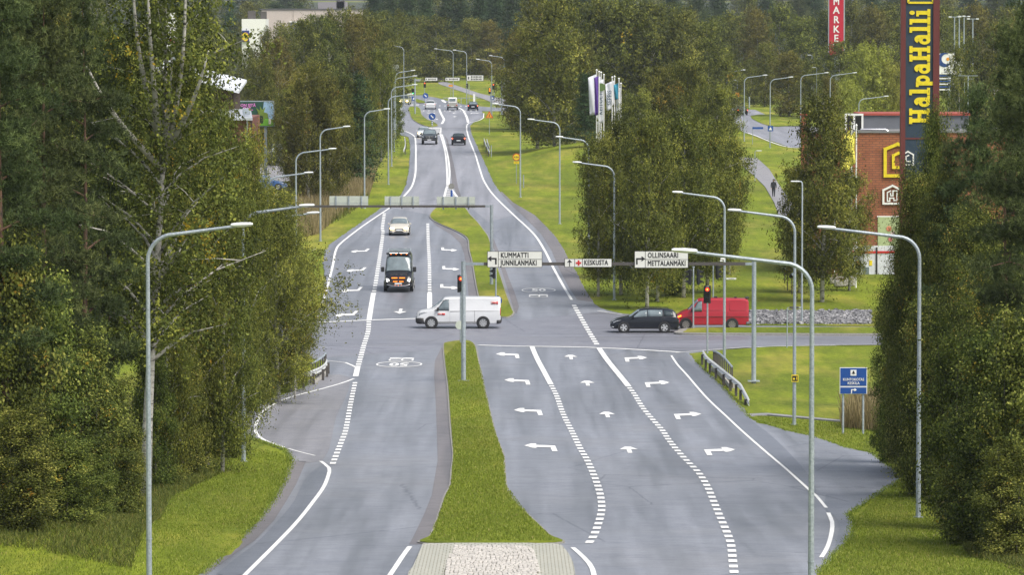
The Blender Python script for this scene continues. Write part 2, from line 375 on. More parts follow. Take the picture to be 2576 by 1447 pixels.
# verge strips along the cross street
# islands with kerbs -------------------------------------------------
def island(px, mat, kerb_h=.12, kw=.22, grass=True, nm='median'):
    P = smooth_poly(PX(px), True, 5)
    tag(sheet_mb([P], kerb_h, kerb_h + .03).build('kerb', KERB, fixn=False), kind='structure')
    cx = sum(p[0] for p in P) / len(P); n = len(P); inner = []
    ar = sum(P[i][0]*P[(i+1) % n][1] - P[(i+1) % n][0]*P[i][1] for i in range(n)); sg = 1 if ar > 0 else -1
    for i in range(n):
        a, b = P[i-1], P[(i+1) % n]; d = math.hypot(b[0]-a[0], b[1]-a[1]) or 1
        inner.append((P[i][0] - sg*(b[1]-a[1])/d*kw, P[i][1] + sg*(b[0]-a[0])/d*kw))
    return tag(sheet_mb([inner], kerb_h + .03, .05).build(nm, mat, fixn=False), kind='structure')
M1 = [(1071,1371),(1081,1349.6),(1098.7,1302),(1113.7,1254.4),(1128.8,1224.4),(1132.5,1189.3),(1137.5,1149),(1135,1121.7),(1131.3,1083.4),(1128.8,1048.3),(1123.8,973.2),(1117.5,923),(1113.7,873),(1121.3,864.2),(1158.8,859.2),(1183.9,860.5),(1196.4,870.5),(1201.4,885.5),(1213.9,948.2),(1231.5,1023.3),(1246.5,1083.4),(1254,1109),(1269,1146.7),(1274,1204),(1279,1234),(1290.6,1257),(1335.7,1302),(1385.8,1349.6),(1401,1370)]
island(M1, GRASS, .05, .08)
M2 = [(1080,544),(1086,534),(1098.7,524),(1130,519),(1168.8,524),(1183.9,541.7),(1201.4,559.3),(1219,581.8),(1231.5,601.9),(1245,650),(1262,700),(1275,740),(1290,780),(1294,790),(1284,799),(1262,800),(1225,797),(1212,786),(1205,760),(1196.4,722),(1186.4,662),(1178.9,632),(1176.4,606.9),(1166.4,594.4),(1138.8,579.3),(1108.7,566.8),(1086,554)]
island(M2, GRASS, .08, .1)
M3 = [(1026.8,273),(1033,269.3),(1049.3,269.3),(1058,275.6),(1061.8,289.4),(1076.9,302),(1089.8,306.4),(1102.3,316.5),(1086,320.2),(1071,318.3),(1048.4,309),(1034.7,297.7),(1029.6,283.9)]
island(M3, GRASS, .08, .1)
island([(1044,250.5),(1050,249.6),(1072,256.5),(1070,259.5),(1052,259.3),(1045,256)], GRASS, .08, .1)
island([(1705.2,837.5),(1716,832.5),(1780,829.5),(1935.9,828.5),(2146,828),(2480,829),(2480,845),(2146,846),(1935.9,845),(1716.4,843.5)], GRASS, .14, .55)
# strip of verge beyond the red van and small side road island
struct('verge', [[(1880,818.5),(2146,820),(2480,822),(2480,818),(2146,816),(1885,814)]], .03, GRASS, .09)
struct('verge_far', [[(1888,292),(1935,288),(1990,300),(2030,300),(2030,315),(1975,318),(1940,318),(1905,306)]], .06, GRASS, smooth=2)
# paved island head in the foreground
def m_block(name, c1, c2, mortar, sx, sy, jit=.0):
    m, nt, bs = newmat(name)
    tc = nt.nodes.new('ShaderNodeTexCoord'); mp = nt.nodes.new('ShaderNodeMapping'); mp.inputs['Scale'].default_value = (1, 1, 1)
    nt.links.new(tc.outputs['Object'], mp.inputs[0])
    br = nt.nodes.new('ShaderNodeTexBrick'); br.inputs['Scale'].default_value = 1; br.inputs['Brick Width'].default_value = sx; br.inputs['Row Height'].default_value = sy
    br.inputs['Mortar Size'].default_value = .012 if not jit else .025; br.inputs['Color1'].default_value = (*c1, 1); br.inputs['Color2'].default_value = (*c2, 1); br.inputs['Mortar'].default_value = (*mortar, 1)
    v = mixc(nt, mp.outputs[0], noise(nt, 3.0, 2), jit, 'ADD'); nt.links.new(v, br.inputs['Vector'])
    col = mixc(nt, br.outputs['Color'], ramp(nt, noise(nt, 14, 4, .7), [(.3, (.75, .75, .75)), (.7, (1.2, 1.2, 1.2))]), 1.0, 'MULTIPLY')
    nt.links.new(col, bs.inputs['Base Color']); bs.inputs['Roughness'].default_value = .85
    return m
PAV = m_block('concrete_blocks', (.40, .40, .35), (.46, .45, .39), (.10, .10, .05), .21, .5)
COB = m_block('split_stone', (.55, .50, .46), (.40, .38, .37), (.12, .11, .05), .24, .35, .25)
pav = [(1064,1376),(1150,1374.5),(1330,1374.5),(1401,1376.5),(1414,1381),(1430.9,1402.2),(1440.9,1422.3),(1446,1446),(1449,1490),(1020,1490),(1028,1447),(1038.6,1434.8)]
tag(sheet_mb([PX(pav)], .10, .13).build('paving', PAV, fixn=False), kind='structure')
cob = [(1144,1383),(1230,1382),(1328,1384.7),(1340.7,1399.7),(1353.2,1429.8),(1356,1460),(1357,1490),(1115,1490),(1117,1447),(1123.8,1429.8)]
# cobbles as real rounded stones
cw = PX(cob); mbc = MB(); ymin, ymax = min(p[1] for p in cw), max(p[1] for p in cw); xmn, xmx = min(p[0] for p in cw), max(p[0] for p in cw)
def inside(x, y, poly):
    r = False
    for i in range(len(poly)):
        (x1, y1), (x2, y2) = poly[i], poly[i-1]
        if (y1 > y) != (y2 > y) and x < (x2-x1)*(y-y1)/(y2-y1)+x1: r = not r
    return r
y = ymin + .1; row = 0
while y < ymax:
    x = xmn - .1 + (.12 if row % 2 else 0)
    while x < xmx:
        w = random.uniform(.10, .16); cx = x + w/2
        if inside(cx, y, cw):
            z = prof(y) + .10; l = random.uniform(.30, .42); h = random.uniform(.02, .05)
            mbc.box((cx, y + random.uniform(-.02, .02), z + h/2), (w - .018, l, h + .01), rz=random.uniform(-.08, .08), bev=.015)
        x += w
    y += .43; row += 1
tag(sheet_mb([cw], .104).build('paving_bed', plain('mossy_joint', (.10, .10, .05), .9, var=.4, scale=12), fixn=False), kind='structure')
o = mbc.build('cobble_stones', None, fixn=False)
m, nt, bs = newmat('pale_cobble'); f1 = noise(nt, 3.7, 2, .9); col = ramp(nt, f1, [(.3, (.34, .32, .30)), (.5, (.52, .49, .45)), (.7, (.66, .62, .57))])
nt.links.new(mixc(nt, col, ramp(nt, noise(nt, 25, 4), [(.3, (.8, .8, .8)), (.7, (1.15, 1.15, 1.15))]), 1.0, 'MULTIPLY'), bs.inputs['Base Color']); bs.inputs['Roughness'].default_value = .85
o.data.materials.append(m); tag(o, 'pale split cobblestones set tightly in the head of the median island', 'cobbles', kind='stuff')
# ------------------------------------------------------------------ road markings
lines = []
def ln(pts, w=.13, dash=None, gap=None): lines.extend(strip(PX(pts), w * 1.18, dash, gap))
ln([(823.6,722.8),(808,780.3),(800.6,797.9)], .15); ln([(981,523),(915.8,566.8),(860.7,609.4),(845,630),(838,665),(823.6,722.8)], .15)
ln([(1007,326.5),(1023,331.5),(1036,337.8),(1044,346.5),(1046,371.6),(1046,400),(1044.9,436.6),(1036,469),(1016,494)], .17)
ln([(560,813.5),(795.6,811.6),(928,806),(1060,802)], .45)
ln([(967,536.7),(962,574),(963.4,586.8),(954.7,649.4),(943.4,722.7),(939.6,737.7)], .25, 1.7, 1.1); ln([(939.6,737.7),(934,770),(928.4,805.4)], .28)
ln([(928,809),(925.8,835.4),(915.8,868),(908.3,895.5),(899.6,925.6)], .25, 1.3, .9); ln([(899.6,925.6),(894.5,948)], .25)
ln([(893.3,963),(880.8,1023),(869.5,1083.4),(858.2,1114),(836.9,1169)], .2, 1.2, 1.0)
ln([(806.9,1161.7),(825.7,1176.8),(829,1186),(815.6,1224.4),(785.6,1267),(745.5,1317),(695.4,1369.7),(645.3,1419.8),(618,1447),(590,1475)], .12)
ln([(1076,563),(1077.4,611.9),(1080,662),(1080.7,722),(1080.7,737.7)], .22, 1.7, 1.1); ln([(1080.7,737.7),(1081,802)], .28)
ln([(820,908),(845,909),(868,913),(885,920),(899.6,927)], .13)
ln([(890,954),(860,965),(800,982),(735,999),(700,1013),(672,1028),(655,1045),(644,1070),(645,1092),(668,1110),(715,1127)], .12); ln([(725,1130),(760,1140),(793,1148)], .08)
ln([(1202.6,869.2),(1290.6,871.7),(1503.5,875.5),(1708.9,886.8)], .4)
ln([(1338.2,873),(1352,905),(1365.7,930.6),(1385.8,968.2)], .24)
ln([(1387,971),(1400.8,998.2),(1415.9,1040.8),(1437.1,1083.4),(1460.9,1131.7),(1476,1156.7),(1496,1201.8),(1508.5,1239.4),(1513.5,1269.5),(1512.3,1292),(1503.5,1324.6),(1491,1354.6),(1474,1377)], .22, 1.05, 1.0)
ln([(1216.3,296.4),(1205,302.7),(1190,307),(1181.2,309),(1175.5,313),(1173.9,320),(1174.8,330),(1179.9,349),(1186.2,365.3),(1196.2,390.4),(1205,419.2),(1213.8,446.7),(1222.5,464.3),(1234,481.6),(1251.5,501.7),(1290.6,539.8),(1340.7,586.9),(1368.2,627),(1390.8,672),(1418.3,722),(1438.4,755.3)], .16)
ln([(1443.4,767.8),(1465.9,807.9),(1491,850.5),(1503,870)], .26, 1.3, .9)
ln([(1506,875),(1528.6,908),(1561.1,948.2),(1581.2,973.2)], .26)
ln([(1583,976),(1596.2,993.2),(1616.2,1025.8),(1641.3,1055.9),(1666.3,1084),(1681.4,1106.6),(1701.4,1131.7),(1729,1161.8),(1756.5,1189.3),(1779,1224.4),(1794,1259.5),(1811.6,1302),(1829,1342),(1839,1372),(1843,1409.8),(1846.7,1442.3),(1850,1480)], .22, 1.05, 1.0)
ln([(1688.9,895.5),(1703.9,918),(1729,945.7),(1776.6,1000.8),(1824,1045.8),(1864.2,1083.4),(1930.7,1141.7),(1980.8,1184.3),(2035.9,1234.4),(2053.4,1249.4),(2078.5,1279.5)], .1)
ln([(2083.5,1292),(2093.5,1317),(2091,1347),(2081,1379.7),(2066,1404.7)], .12)
ln([(1031,1377),(1016,1397),(1000,1421),(983.5,1445.6),(960,1478)], .13); ln([(1440.9,1379.7),(1466,1402),(1486,1424.8),(1493.5,1445.6),(1500,1480)], .13)
ln([(1104.4,273),(1109.4,285.6),(1116,298),(1116,303),(1111.5,311.5)], .3); ln([(1153.3,270.6),(1164.5,276.9),(1170,286),(1174.6,295.6),(1177.5,308)], .3)
ln([(1107.3,339),(1114.8,361.6),(1121,390.4),(1124.8,434.2),(1125,470)], .16); ln([(1112,338),(1121,369),(1127.3,396.6),(1131.1,434.2),(1128,471)], .16)
ln([(1126,466),(1121,482),(1117,500)], .2); ln([(1128,466),(1140,482),(1153,500)], .2)
for k in range(6): ln([(1122 - k*1.1, 476 + k*4.2), (1130 + k*3.6, 476 + k*4.2)], .9)
for q in ([(1054,320.8),(1111,320.8),(1110.5,323.2),(1062,323.2)],[(1108,323),(1111,323),(1110,337),(1106.5,337)],[(1062,322.5),(1068,322.5),(1094,330.5),(1107,339.5),(1102,339.5),(1090,333.5)],[(1104,333),(1110,333),(1111,342),(1108,341)]): lines.append(PX(q))
for k in range(4): lines.append(PX([(1072+k*7, 324.6+k*2.6), (1108, 324.6+k*2.6), (1108, 325.6+k*2.6), (1075+k*7, 325.6+k*2.6)]))
ln([(1503,783),(1530,786.5),(1566,791.6)], .12)
ln([(1216,296),(1217,285)], .15)
ln([(1700,888.5),(1800,880),(1930,872.5),(2146,868.5),(2480,867.5)], .12); ln([(1620,824),(1700,826),(1900,824.5),(2480,825)], .12)
for k in range(22):      # crossing marks at the far junction
    x = 1064 + k * 6.6; ln([(x, 278.5), (x + 3.8, 278.5)], 3.0) if k % 2 == 0 else None
    ln([(x - 6, 265.2 + k * .1), (x - 1.8, 265.2 + k * .1)], 3.5) if k % 2 else None
ln([(1113,251),(1118,256),(1128,259)], .5)
for k in range(3): ln([(1018+k*14, 263.5),(1026+k*14, 263.5)], 3.5)
for k in range(5): ln([(1900+k*16, 283+k*8.5),(1909+k*16, 283.3+k*8.5)], 1.0)
ln([(1880,334),(1905,343),(1950,361),(1990,371),(2040,373)], .2)
tag(sheet_mb(lines, .018).build('lane_markings', PAINT, fixn=False), kind='structure')
# arrows: outlines in metres (x across, y along, origin at the middle)
LEFT = [(-.66,0),(-.38,1.5),(-.17,1.5),(-.17,.45),(.60,-.05),(.66,-3.9),(.45,-3.9),(.40,-1.3),(-.17,-1.0),(-.17,-1.7),(-.34,-1.5)]
LEFT = [(x * 1.04, y + 1.2) for x, y in LEFT]
STR = [(-.38,-.3),(-.13,1.5),(.13,1.5),(.38,-.3),(.10,-.35),(.10,-2.7),(-.09,-2.7),(-.09,-.35)]
arr = []
def arrow(px, py, shp, mx=1, my=1, sc=1, lean=0):
    x, y = G(px, py); arr.append([(x + mx*u*sc + lean*my*v*sc, y + my*v*sc) for u, v in shp])
for p in [(1360,1127),(1328.6,1037),(1301,961),(1277,895)]: arrow(*p, LEFT)
for p in [(1581,1131),(1526.5,1042.5),(1477,963.5),(1435.5,898)]: arrow(*p, STR)
for p in [(1812,1137),(1731,1047),(1654,967),(1600,904)]: arrow(*p, LEFT, mx=-1, lean=-.012)
for p in [(905,631),(895,679),(883.5,729.5),(870,790.5)]: arrow(*p, LEFT, my=-1, lean=.02)
STR2 = [(-.42,-.1),(-.1,1.2),(0,1.9),(.1,1.2),(.42,-.1),(.10,-.25),(.10,-2.6),(-.10,-2.6),(-.10,-.25)]
for p in [(1018.5,629.5),(1006.6,785)]: arrow(*p, STR2, my=-1, sc=1.05)
for p in [(1130,628),(1134,675.5),(1130,722)]: arrow(*p, LEFT, mx=-1, my=-1)
for p in [(1083,284.5),(1090,299.5)]: arrow(*p, LEFT, sc=1.1)
for p in [(1142,284),(1144,293)]: arrow(*p, STR, sc=1.1)
arrow(1195, 285, LEFT, mx=-1, sc=1.1)
tag(sheet_mb(arr, .018).build('lane_arrows', PAINT, fixn=False), kind='structure')
# speed roundels
def roundel(px, py, wpx, hpx, flip, ghost):
    x0, y0 = G(px, py); s = S(x0, y0); rx = wpx / 2 / s
    yt, yb = G(px, py - hpx/2)[1], G(px, py + hpx/2)[1]; ry = (yt - yb) / 2
    n = 48; polys = []
    for i in range(n):
        a, b = 2*math.pi*i/n, 2*math.pi*(i+1)/n
        polys.append([(x0 + k*rx*math.cos(q), y0 + kk*ry*math.sin(q)) for k, kk, q in ((1,1,a),(1,1,b),(.93,.86,b),(.93,.86,a))])
    cu = bpy.data.curves.new('t', 'FONT'); cu.body = '50'; cu.size = 1; cu.align_x = 'CENTER'; cu.align_y = 'CENTER'; cu.offset = .03; cu.resolution_u = 3
    o = bpy.data.objects.new('t', cu); me = bpy.data.meshes.new_from_object(o); bpy.data.objects.remove(o)
    sg = -1 if flip else 1
    for p in me.polygons:
        q = [me.vertices[i].co for i in p.vertices]; polys.append([(x0 + sg*v.x*rx*.85, y0 + sg*v.y*ry*1.45) for v in q])
    gx, gy = G(*ghost)     # what is left of a worn older marking
    for u in (-.5, .5):
        for (a, b, c_, d_) in ((-.22, .10, .30, .40), (-.22, -.40, .30, -.30), (-.24, -.3, -.16, .3 if u > 0 else .0), (.22, -.3 if u > 0 else .05, .30, .3)):
            polys.append([(gx + u*rx*.55 + q*rx, gy + w*ry*1.3) for q, w in ((a,b),(c_,b),(c_,d_),(a,d_))])
    return tag(sheet_mb(polys, .018).build('speed_marking', PAINT, fixn=False), kind='structure')
roundel(1355, 730.7, 86, 11.5, False, (1353, 744.5)); roundel(1004, 917.5, 116, 14.5, True, (1008, 905))
# ------------------------------------------------------------------ vegetation
def m_leaf(name, stops, trans=.25, rnd=.12):
    m, nt, bs = newmat(name)
    at = nt.nodes.new('ShaderNodeAttribute'); at.attribute_name = 'tint'
    oi = nt.nodes.new('ShaderNodeObjectInfo')
    col = ramp(nt, at.outputs['Fac'], stops)
    hv = nt.nodes.new('ShaderNodeHueSaturation'); nt.links.new(col, hv.inputs['Color'])
    mr = nt.nodes.new('ShaderNodeMapRange'); mr.inputs[3].default_value = .5 - .012; mr.inputs[4].default_value = .5 + .022
    nt.links.new(oi.outputs['Random'], mr.inputs[0]); nt.links.new(mr.outputs[0], hv.inputs['Hue'])
    m2 = nt.nodes.new('ShaderNodeMapRange'); m2.inputs[3].default_value = 1 - rnd * 1.6; m2.inputs[4].default_value = 1 + rnd * 1.6
    ml = nt.nodes.new('ShaderNodeMath'); ml.operation = 'MULTIPLY'; ml.inputs[1].default_value = 7.31; fr = nt.nodes.new('ShaderNodeMath'); fr.operation = 'FRACT'
    nt.links.new(oi.outputs['Random'], ml.inputs[0]); nt.links.new(ml.outputs[0], fr.inputs[0]); nt.links.new(fr.outputs[0], m2.inputs[0]); nt.links.new(m2.outputs[0], hv.inputs['Value'])
    nt.links.new(hv.outputs[0], bs.inputs['Base Color']); bs.inputs['Roughness'].default_value = .6; bs.inputs['Specular IOR Level'].default_value = .12
    tr = nt.nodes.new('ShaderNodeBsdfTranslucent'); nt.links.new(hv.outputs[0], tr.inputs['Color'])
    mx = nt.nodes.new('ShaderNodeMixShader'); mx.inputs[0].default_value = trans
    nt.links.new(bs.outputs[0], mx.inputs[1]); nt.links.new(tr.outputs[0], mx.inputs[2])
    nt.links.new(mx.outputs[0], nt.nodes['Material Output'].inputs['Surface']); return m
LM = {
 'birch': m_leaf('birch_leaf', [(0, (.052, .060, .012)), (.42, (.122, .134, .026)), (.75, (.25, .26, .05)), (.93, (.38, .34, .06)), (1, (.45, .27, .03))]),
 'leafy': m_leaf('broad_leaf', [(0, (.042, .056, .012)), (.45, (.105, .130, .024)), (.75, (.24, .26, .05)), (.95, (.46, .44, .11)), (1, (.45, .29, .04))]),
 'pine': m_leaf('pine_needle', [(0, (.034, .050, .018)), (.5, (.082, .108, .038)), (1, (.21, .25, .085))], .12, .08),
 'spruce': m_leaf('spruce_needle', [(0, (.024, .046, .016)), (.6, (.050, .082, .028)), (1, (.09, .13, .045))], .08, .08),
 'willow': m_leaf('willow_leaf', [(0, (.20, .22, .03)), (.6, (.34, .36, .06)), (1, (.46, .47, .10))], .3, .06),
 'rust': m_leaf('rusty_birch_leaf', [(0, (.085, .075, .016)), (.5, (.15, .132, .028)), (.85, (.22, .185, .04)), (1, (.32, .20, .03))], .2, .08),
}
def m_bark(name, a, b, dark, sc):
    m, nt, bs = newmat(name); f = noise(nt, 2.2, 4, .7, sc=sc)
    nt.links.new(ramp(nt, f, [(.36, dark), (.46, a), (.75, b)]), bs.inputs['Base Color']); bs.inputs['Roughness'].default_value = .85
    bump(nt, bs, f, .5, .02); return m
BARK = {'birch': m_bark('birch_bark', (.42, .40, .36), (.62, .60, .55), (.03, .028, .025), (1, 1, 3.2)),
        'pine': m_bark('pine_bark', (.12, .070, .045), (.20, .11, .065), (.035, .025, .02), (3, 3, .8)),
        'grey': m_bark('grey_bark', (.12, .11, .09), (.20, .18, .15), (.04, .035, .03), (3, 3, .8))}
rng = np.random.default_rng(11)
def cards(P, size, asp, drop=0, up=0, out=None):
    n = len(P); N = rng.normal(size=(n, 3)); N[:, 2] += up
    if out is not None: N = N * .62 + out; N /= np.linalg.norm(N, axis=1)[:, None]
    T = rng.normal(size=(n, 3)); T[:, 2] -= drop; T -= N * (T * N).sum(1)[:, None]; T /= np.linalg.norm(T, axis=1)[:, None]; B = np.cross(N, T)
    s = size * rng.uniform(.65, 1.35, n)[:, None]
    return np.stack([P - T * s * .5, P + B * s * asp * .5 + T*s*.05, P + T * s * .5, P - B * s * asp * .5 + T*s*.05], 1)
def card_mesh(name, Q, tint, mat):
    n = len(Q); me = bpy.data.meshes.new(name); me.vertices.add(n * 4); me.vertices.foreach_set('co', Q.reshape(-1).astype(np.float32))
    me.loops.add(n * 4); me.loops.foreach_set('vertex_index', np.arange(n * 4, dtype=np.int32))
    me.polygons.add(n); me.polygons.foreach_set('loop_start', np.arange(0, n * 4, 4, dtype=np.int32)); me.polygons.foreach_set('loop_total', np.full(n, 4, dtype=np.int32))
    me.update(calc_edges=True); at = me.attributes.new('tint', 'FLOAT', 'FACE'); at.data.foreach_set('value', tint.astype(np.float32))
    me.materials.append(mat); return me
PROTO = {}
def make_tree(key, kind, H, R, hb, nleaf, leaf, seed, bark='birch', shape='egg', stems=1, asp=.62, limbs=34, trunk_r=None, lean=0, loose=1.0, autumn=.02, fork=None):
    """trunk mesh and crown mesh, H metres tall with the foot at the origin"""
    global rng; rng = np.random.default_rng(seed); rd = random.Random(seed)
    tr = MB(); tubes = []; clumps = []
    env = {'egg': lambda t: math.sin(math.pi * (.12 + .80 * t) ** .8) ** .75, 'cone': lambda t: (1 - t) ** .85 * .98 + .04, 'round': lambda t: math.sin(math.pi * (.18 + .74 * t)) ** .6,
           'pine': lambda t: (.55 + .45 * math.sin(math.pi * t * 1.3)) * (1 - t ** 3 * .75), 'bush': lambda t: (1 - t ** 2.2) ** .5 * (.75 + .25 * t)}[shape]
    ph = [rd.uniform(0, 6.28) for _ in range(6)]
    def rr(a, t): return R * env(t) * (1 + .22 * math.sin(2*a + ph[0] + 3*t) + .18 * math.sin(3*a + ph[1] - 9*t) + .16 * math.sin(5*a + ph[2] + 17*t))
    r0 = trunk_r or H * .012
    st = []
    for k in range(stems):
        a = 6.28 * k / stems + rd.uniform(0, 1); off = 0 if stems == 1 else R * .16; ln_ = (rd.uniform(-1, 1) * .02 + lean) * H
        pts, rs = [], []
        spread = 0 if stems == 1 else R * .35
        for i in range(9):
            t = i / 8; w = math.sin(t * 5 + ph[3] + k) * H * .008
            pts.append(Vector((math.cos(a) * (off + spread * t) + ln_ * t + w, math.sin(a) * (off + spread * t) + w * .6, H * .97 * t - .3 * (i == 0)))); rs.append(max(.012, r0 * (1 - .93 * t ** .9)) * (1 if stems == 1 else .6))
        tr.tube(pts, rs, 8); st.append(pts)
    def trunk_at(pts, z):
        t = min(.999, max(0, z / (H * .97))) * 8; i = int(t); return pts[i].lerp(pts[i+1], t - i)
    for i in range(limbs):
        t = ((i + rd.random() * .8) / limbs); a = i * 2.39996 + rd.uniform(-.4, .4)
        z = hb + (H - hb) * t; L = rr(a, t) * rd.uniform(.75, 1.08); ps = st[i % stems]
        if kind == 'spruce': z0 = z + L * .18
        elif kind == 'pine': z0 = z - L * .12
        else: z0 = max(hb * .7, z - L * rd.uniform(.45, .95))
        p0 = trunk_at(ps, min(z0, H * .95)); p1 = Vector((ps[8].x * t * .6 + math.cos(a) * L, ps[8].y * t * .6 + math.sin(a) * L, z)); mid = p0.lerp(p1, .55) + Vector((0, 0, L * (.12 if kind != 'spruce' else -.05)))
        rb = max(.012, r0 * .38 * (1 - t * .75)); pp = [p0, p0.lerp(mid, .5) + Vector((rd.uniform(-.1,.1),)*2 + (.03*L,)), mid, p1]
        tr.tube(pp, [rb, rb * .8, rb * .55, .01], 5, False)
        for q in ((.30, .55, .78, .98) if L > .8 else (.6, 1)):
            c = (p0.lerp(mid, q / .55) if q < .55 else mid.lerp(p1, (q - .55) / .45))
            for _ in range(2): clumps.append((c + Vector((rd.gauss(0, .13), rd.gauss(0, .13), rd.gauss(0, .10))) * R * .55 * loose, (.13 + .12 * q) * R * rd.uniform(.65, 1.35)))
            if q < .9 and rd.random() < .5 and L > 1.0:
                e = c + Vector((rd.gauss(0, .35), rd.gauss(0, .35), rd.uniform(.0, .35))) * R * .6; tr.tube([c, c.lerp(e, .5) + Vector((0, 0, .05)), e], [rb * .4, rb * .3, .006], 4, False); clumps.append((e, .2 * R))
    for k in range(3): clumps.append((Vector(st[0][8]) + Vector((rd.gauss(0, .08) * R, rd.gauss(0, .08) * R, -k * .05 * H)), .14 * R))
    if fork:       # long pale limbs rising from one fork
        for k in range(fork[1]):
            a = 6.28 * k / fork[1] + .3; p0 = trunk_at(st[0], fork[0] + .25 * (k % 3)); rad = R * (.35 + .5 * (k % 2)); z1 = H * (.96 if k % 2 == 0 else .80)
            pp = [p0.lerp(Vector((math.cos(a) * rad, math.sin(a) * rad * .35 - 1.7, z1)), q / 6) + Vector((math.cos(a) * .3, -.5, 0)) * math.sin(q / 6 * 3.14) for q in range(7)]
            tr.tube(pp, [.11, .10, .085, .07, .055, .04, .015], 7)
            for q in (3, 4, 5, 6): clumps.append((pp[q] + Vector((rd.gauss(0, .4), rd.gauss(0, .4), rd.gauss(0, .3))), .17 * R))
    w = np.array([c[1] ** 2 for c in clumps]); w /= w.sum(); cnt = rng.multinomial(nleaf, w)
    Ps, Ts, Os = [], [], []
    for (c, r), n in zip(clumps, cnt):
        if n == 0: continue
        ct = rd.gauss(.42, .22); au = rd.random() < autumn
        if kind in ('birch', 'rust', 'willow'):
            k = max(1, n // 7); tops = rng.normal(size=(k, 3)) * [r * .62, r * .62, r * .42]; idx = rng.integers(0, k, n)
            dl = rng.exponential(r * .55, k)[idx] * rng.uniform(0, 1.5, n)
            P = tops[idx] + rng.normal(size=(n, 3)) * leaf * .55; P[:, 2] -= dl; P[:, :2] += tops[idx][:, :2] / (r + .01) * dl[:, None] * .12
        elif kind in ('pine', 'spruce'):
            P = rng.normal(size=(n, 3)) * [r * .75, r * .75, r * (.26 if kind == 'pine' else .35)]
        else:
            P = rng.normal(size=(n, 3)) * [r * .62, r * .62, r * .55]
        oc = np.array([c[0], c[1], (c[2] - hb) * .0]); oc = oc / (np.linalg.norm(oc) + .01) * .55 + np.array([0, 0, .25]); dirs = P / (np.linalg.norm(P, axis=1)[:, None] + .01); Os.append(dirs * .55 + oc)
        Ps.append(P + np.array(c)); Ts.append(np.clip(ct + rng.normal(size=n) * .16, 0, .86) if not au else np.clip(ct + .5 + rng.normal(size=n) * .12, 0, 1))
    P = np.concatenate(Ps); T = np.concatenate(Ts); O = np.concatenate(Os); P[:, 2] = np.maximum(P[:, 2], .1)
    if kind == 'pine':
        k = 13; P = np.repeat(P, k, 0); T = np.repeat(T, k) + rng.normal(size=len(P)) * .06; O = np.repeat(O, k, 0)      # shoots: needles radiating from each tip
        D = rng.normal(size=P.shape) + O * .8 + np.array([0, 0, .55]); D /= np.linalg.norm(D, axis=1)[:, None]
        Nn = np.cross(D, rng.normal(size=P.shape)); Nn /= np.linalg.norm(Nn, axis=1)[:, None]; L_ = leaf * rng.uniform(.7, 1.2, len(P))[:, None]; W_ = leaf * .075
        P = P + D * leaf * .1; Q = np.stack([P - Nn * W_, P + Nn * W_, P + D * L_ + Nn * W_ * .5, P + D * L_ - Nn * W_ * .5], 1)
    else: Q = cards(P, leaf, asp, drop=.8 if kind in ('birch', 'willow', 'rust') else .2, up=.35, out=O)
    tm = tr.mesh(key + '_trunk'); tm.shade_smooth(); tm.materials.append(BARK[bark])
    PROTO[key] = (tm, card_mesh(key + '_crown', Q, T, LM[kind]), H, R)
for i in range(3): make_tree('bn%d' % i, 'birch', 14, 2.9, 1.5, 82000, .105, 20 + i, shape='egg', limbs=38, trunk_r=.17, autumn=.02, loose=.7)
make_tree('bbig', 'birch', 18, 2.9, 5.5, 42000, .115, 31, shape='round', limbs=46, trunk_r=.19, autumn=.04, loose=1.2, fork=(10.5, 6))
make_tree('bbough', 'birch', 9, 2.9, 5.2, 15000, .12, 35, shape='round', limbs=20, trunk_r=.07, autumn=.02)
for i in range(2): make_tree('ln%d' % i, 'leafy', 9, 2.0, .5, 36000, .135, 40 + i, bark='grey', shape='bush', stems=3, limbs=44, trunk_r=.09, autumn=.03)
for i in range(2): make_tree('lt%d' % i, 'leafy', 17, 3.6, 1.2, 80000, .14, 45 + i, bark='grey', shape='egg', stems=1, limbs=52, trunk_r=.16, autumn=.03, loose=.6)
for i in range(2): make_tree('pn%d' % i, 'pine', 20, 2.6, 5.0, 6800, .17, 50 + i, bark='pine', shape='pine', limbs=30, trunk_r=.2, loose=.6)
for i in range(3): make_tree('bm%d' % i, 'birch', 13, 3.1, 2.2, 42000, .155, 60 + i, shape='egg' if i else 'round', limbs=32, trunk_r=.2, autumn=.015, loose=.7)
for i in range(2): make_tree('lm%d' % i, 'leafy', 9, 2.2, .4, 12000, .24, 66 + i, bark='grey', shape='bush', stems=2, limbs=34, trunk_r=.1)
for i in range(4): make_tree('bf%d' % i, 'birch', 16, 3.8, 1.2, 19000, .27, 70 + i, shape='egg' if i % 2 else 'round', limbs=34, autumn=.003, loose=.7)
for i in range(2): make_tree('rf%d' % i, 'rust', 16, 3.8, 1.2, 17000, .27, 75 + i, shape='egg', limbs=34, autumn=.01, loose=.7)
for i in range(2): make_tree('wf%d' % i, 'willow', 12, 4.2, .8, 17000, .27, 77 + i, shape='round', limbs=40, bark='grey', stems=2)
for i in range(2): make_tree('sf%d' % i, 'spruce', 19, 3.0, 1.0, 13000, .28, 80 + i, bark='pine', shape='cone', limbs=60)
for i in range(2): make_tree('pf%d' % i, 'pine', 19, 3.2, 4.0, 1500, .42, 84 + i, bark='pine', shape='pine', limbs=44)
KIND = {'b': ('birch_tree', 'birch'), 'r': ('birch_tree', 'birch'), 'l': ('leafy_tree', 'tree'), 'p': ('pine_tree', 'pine'), 's': ('spruce_tree', 'spruce'), 'w': ('willow_tree', 'willow')}
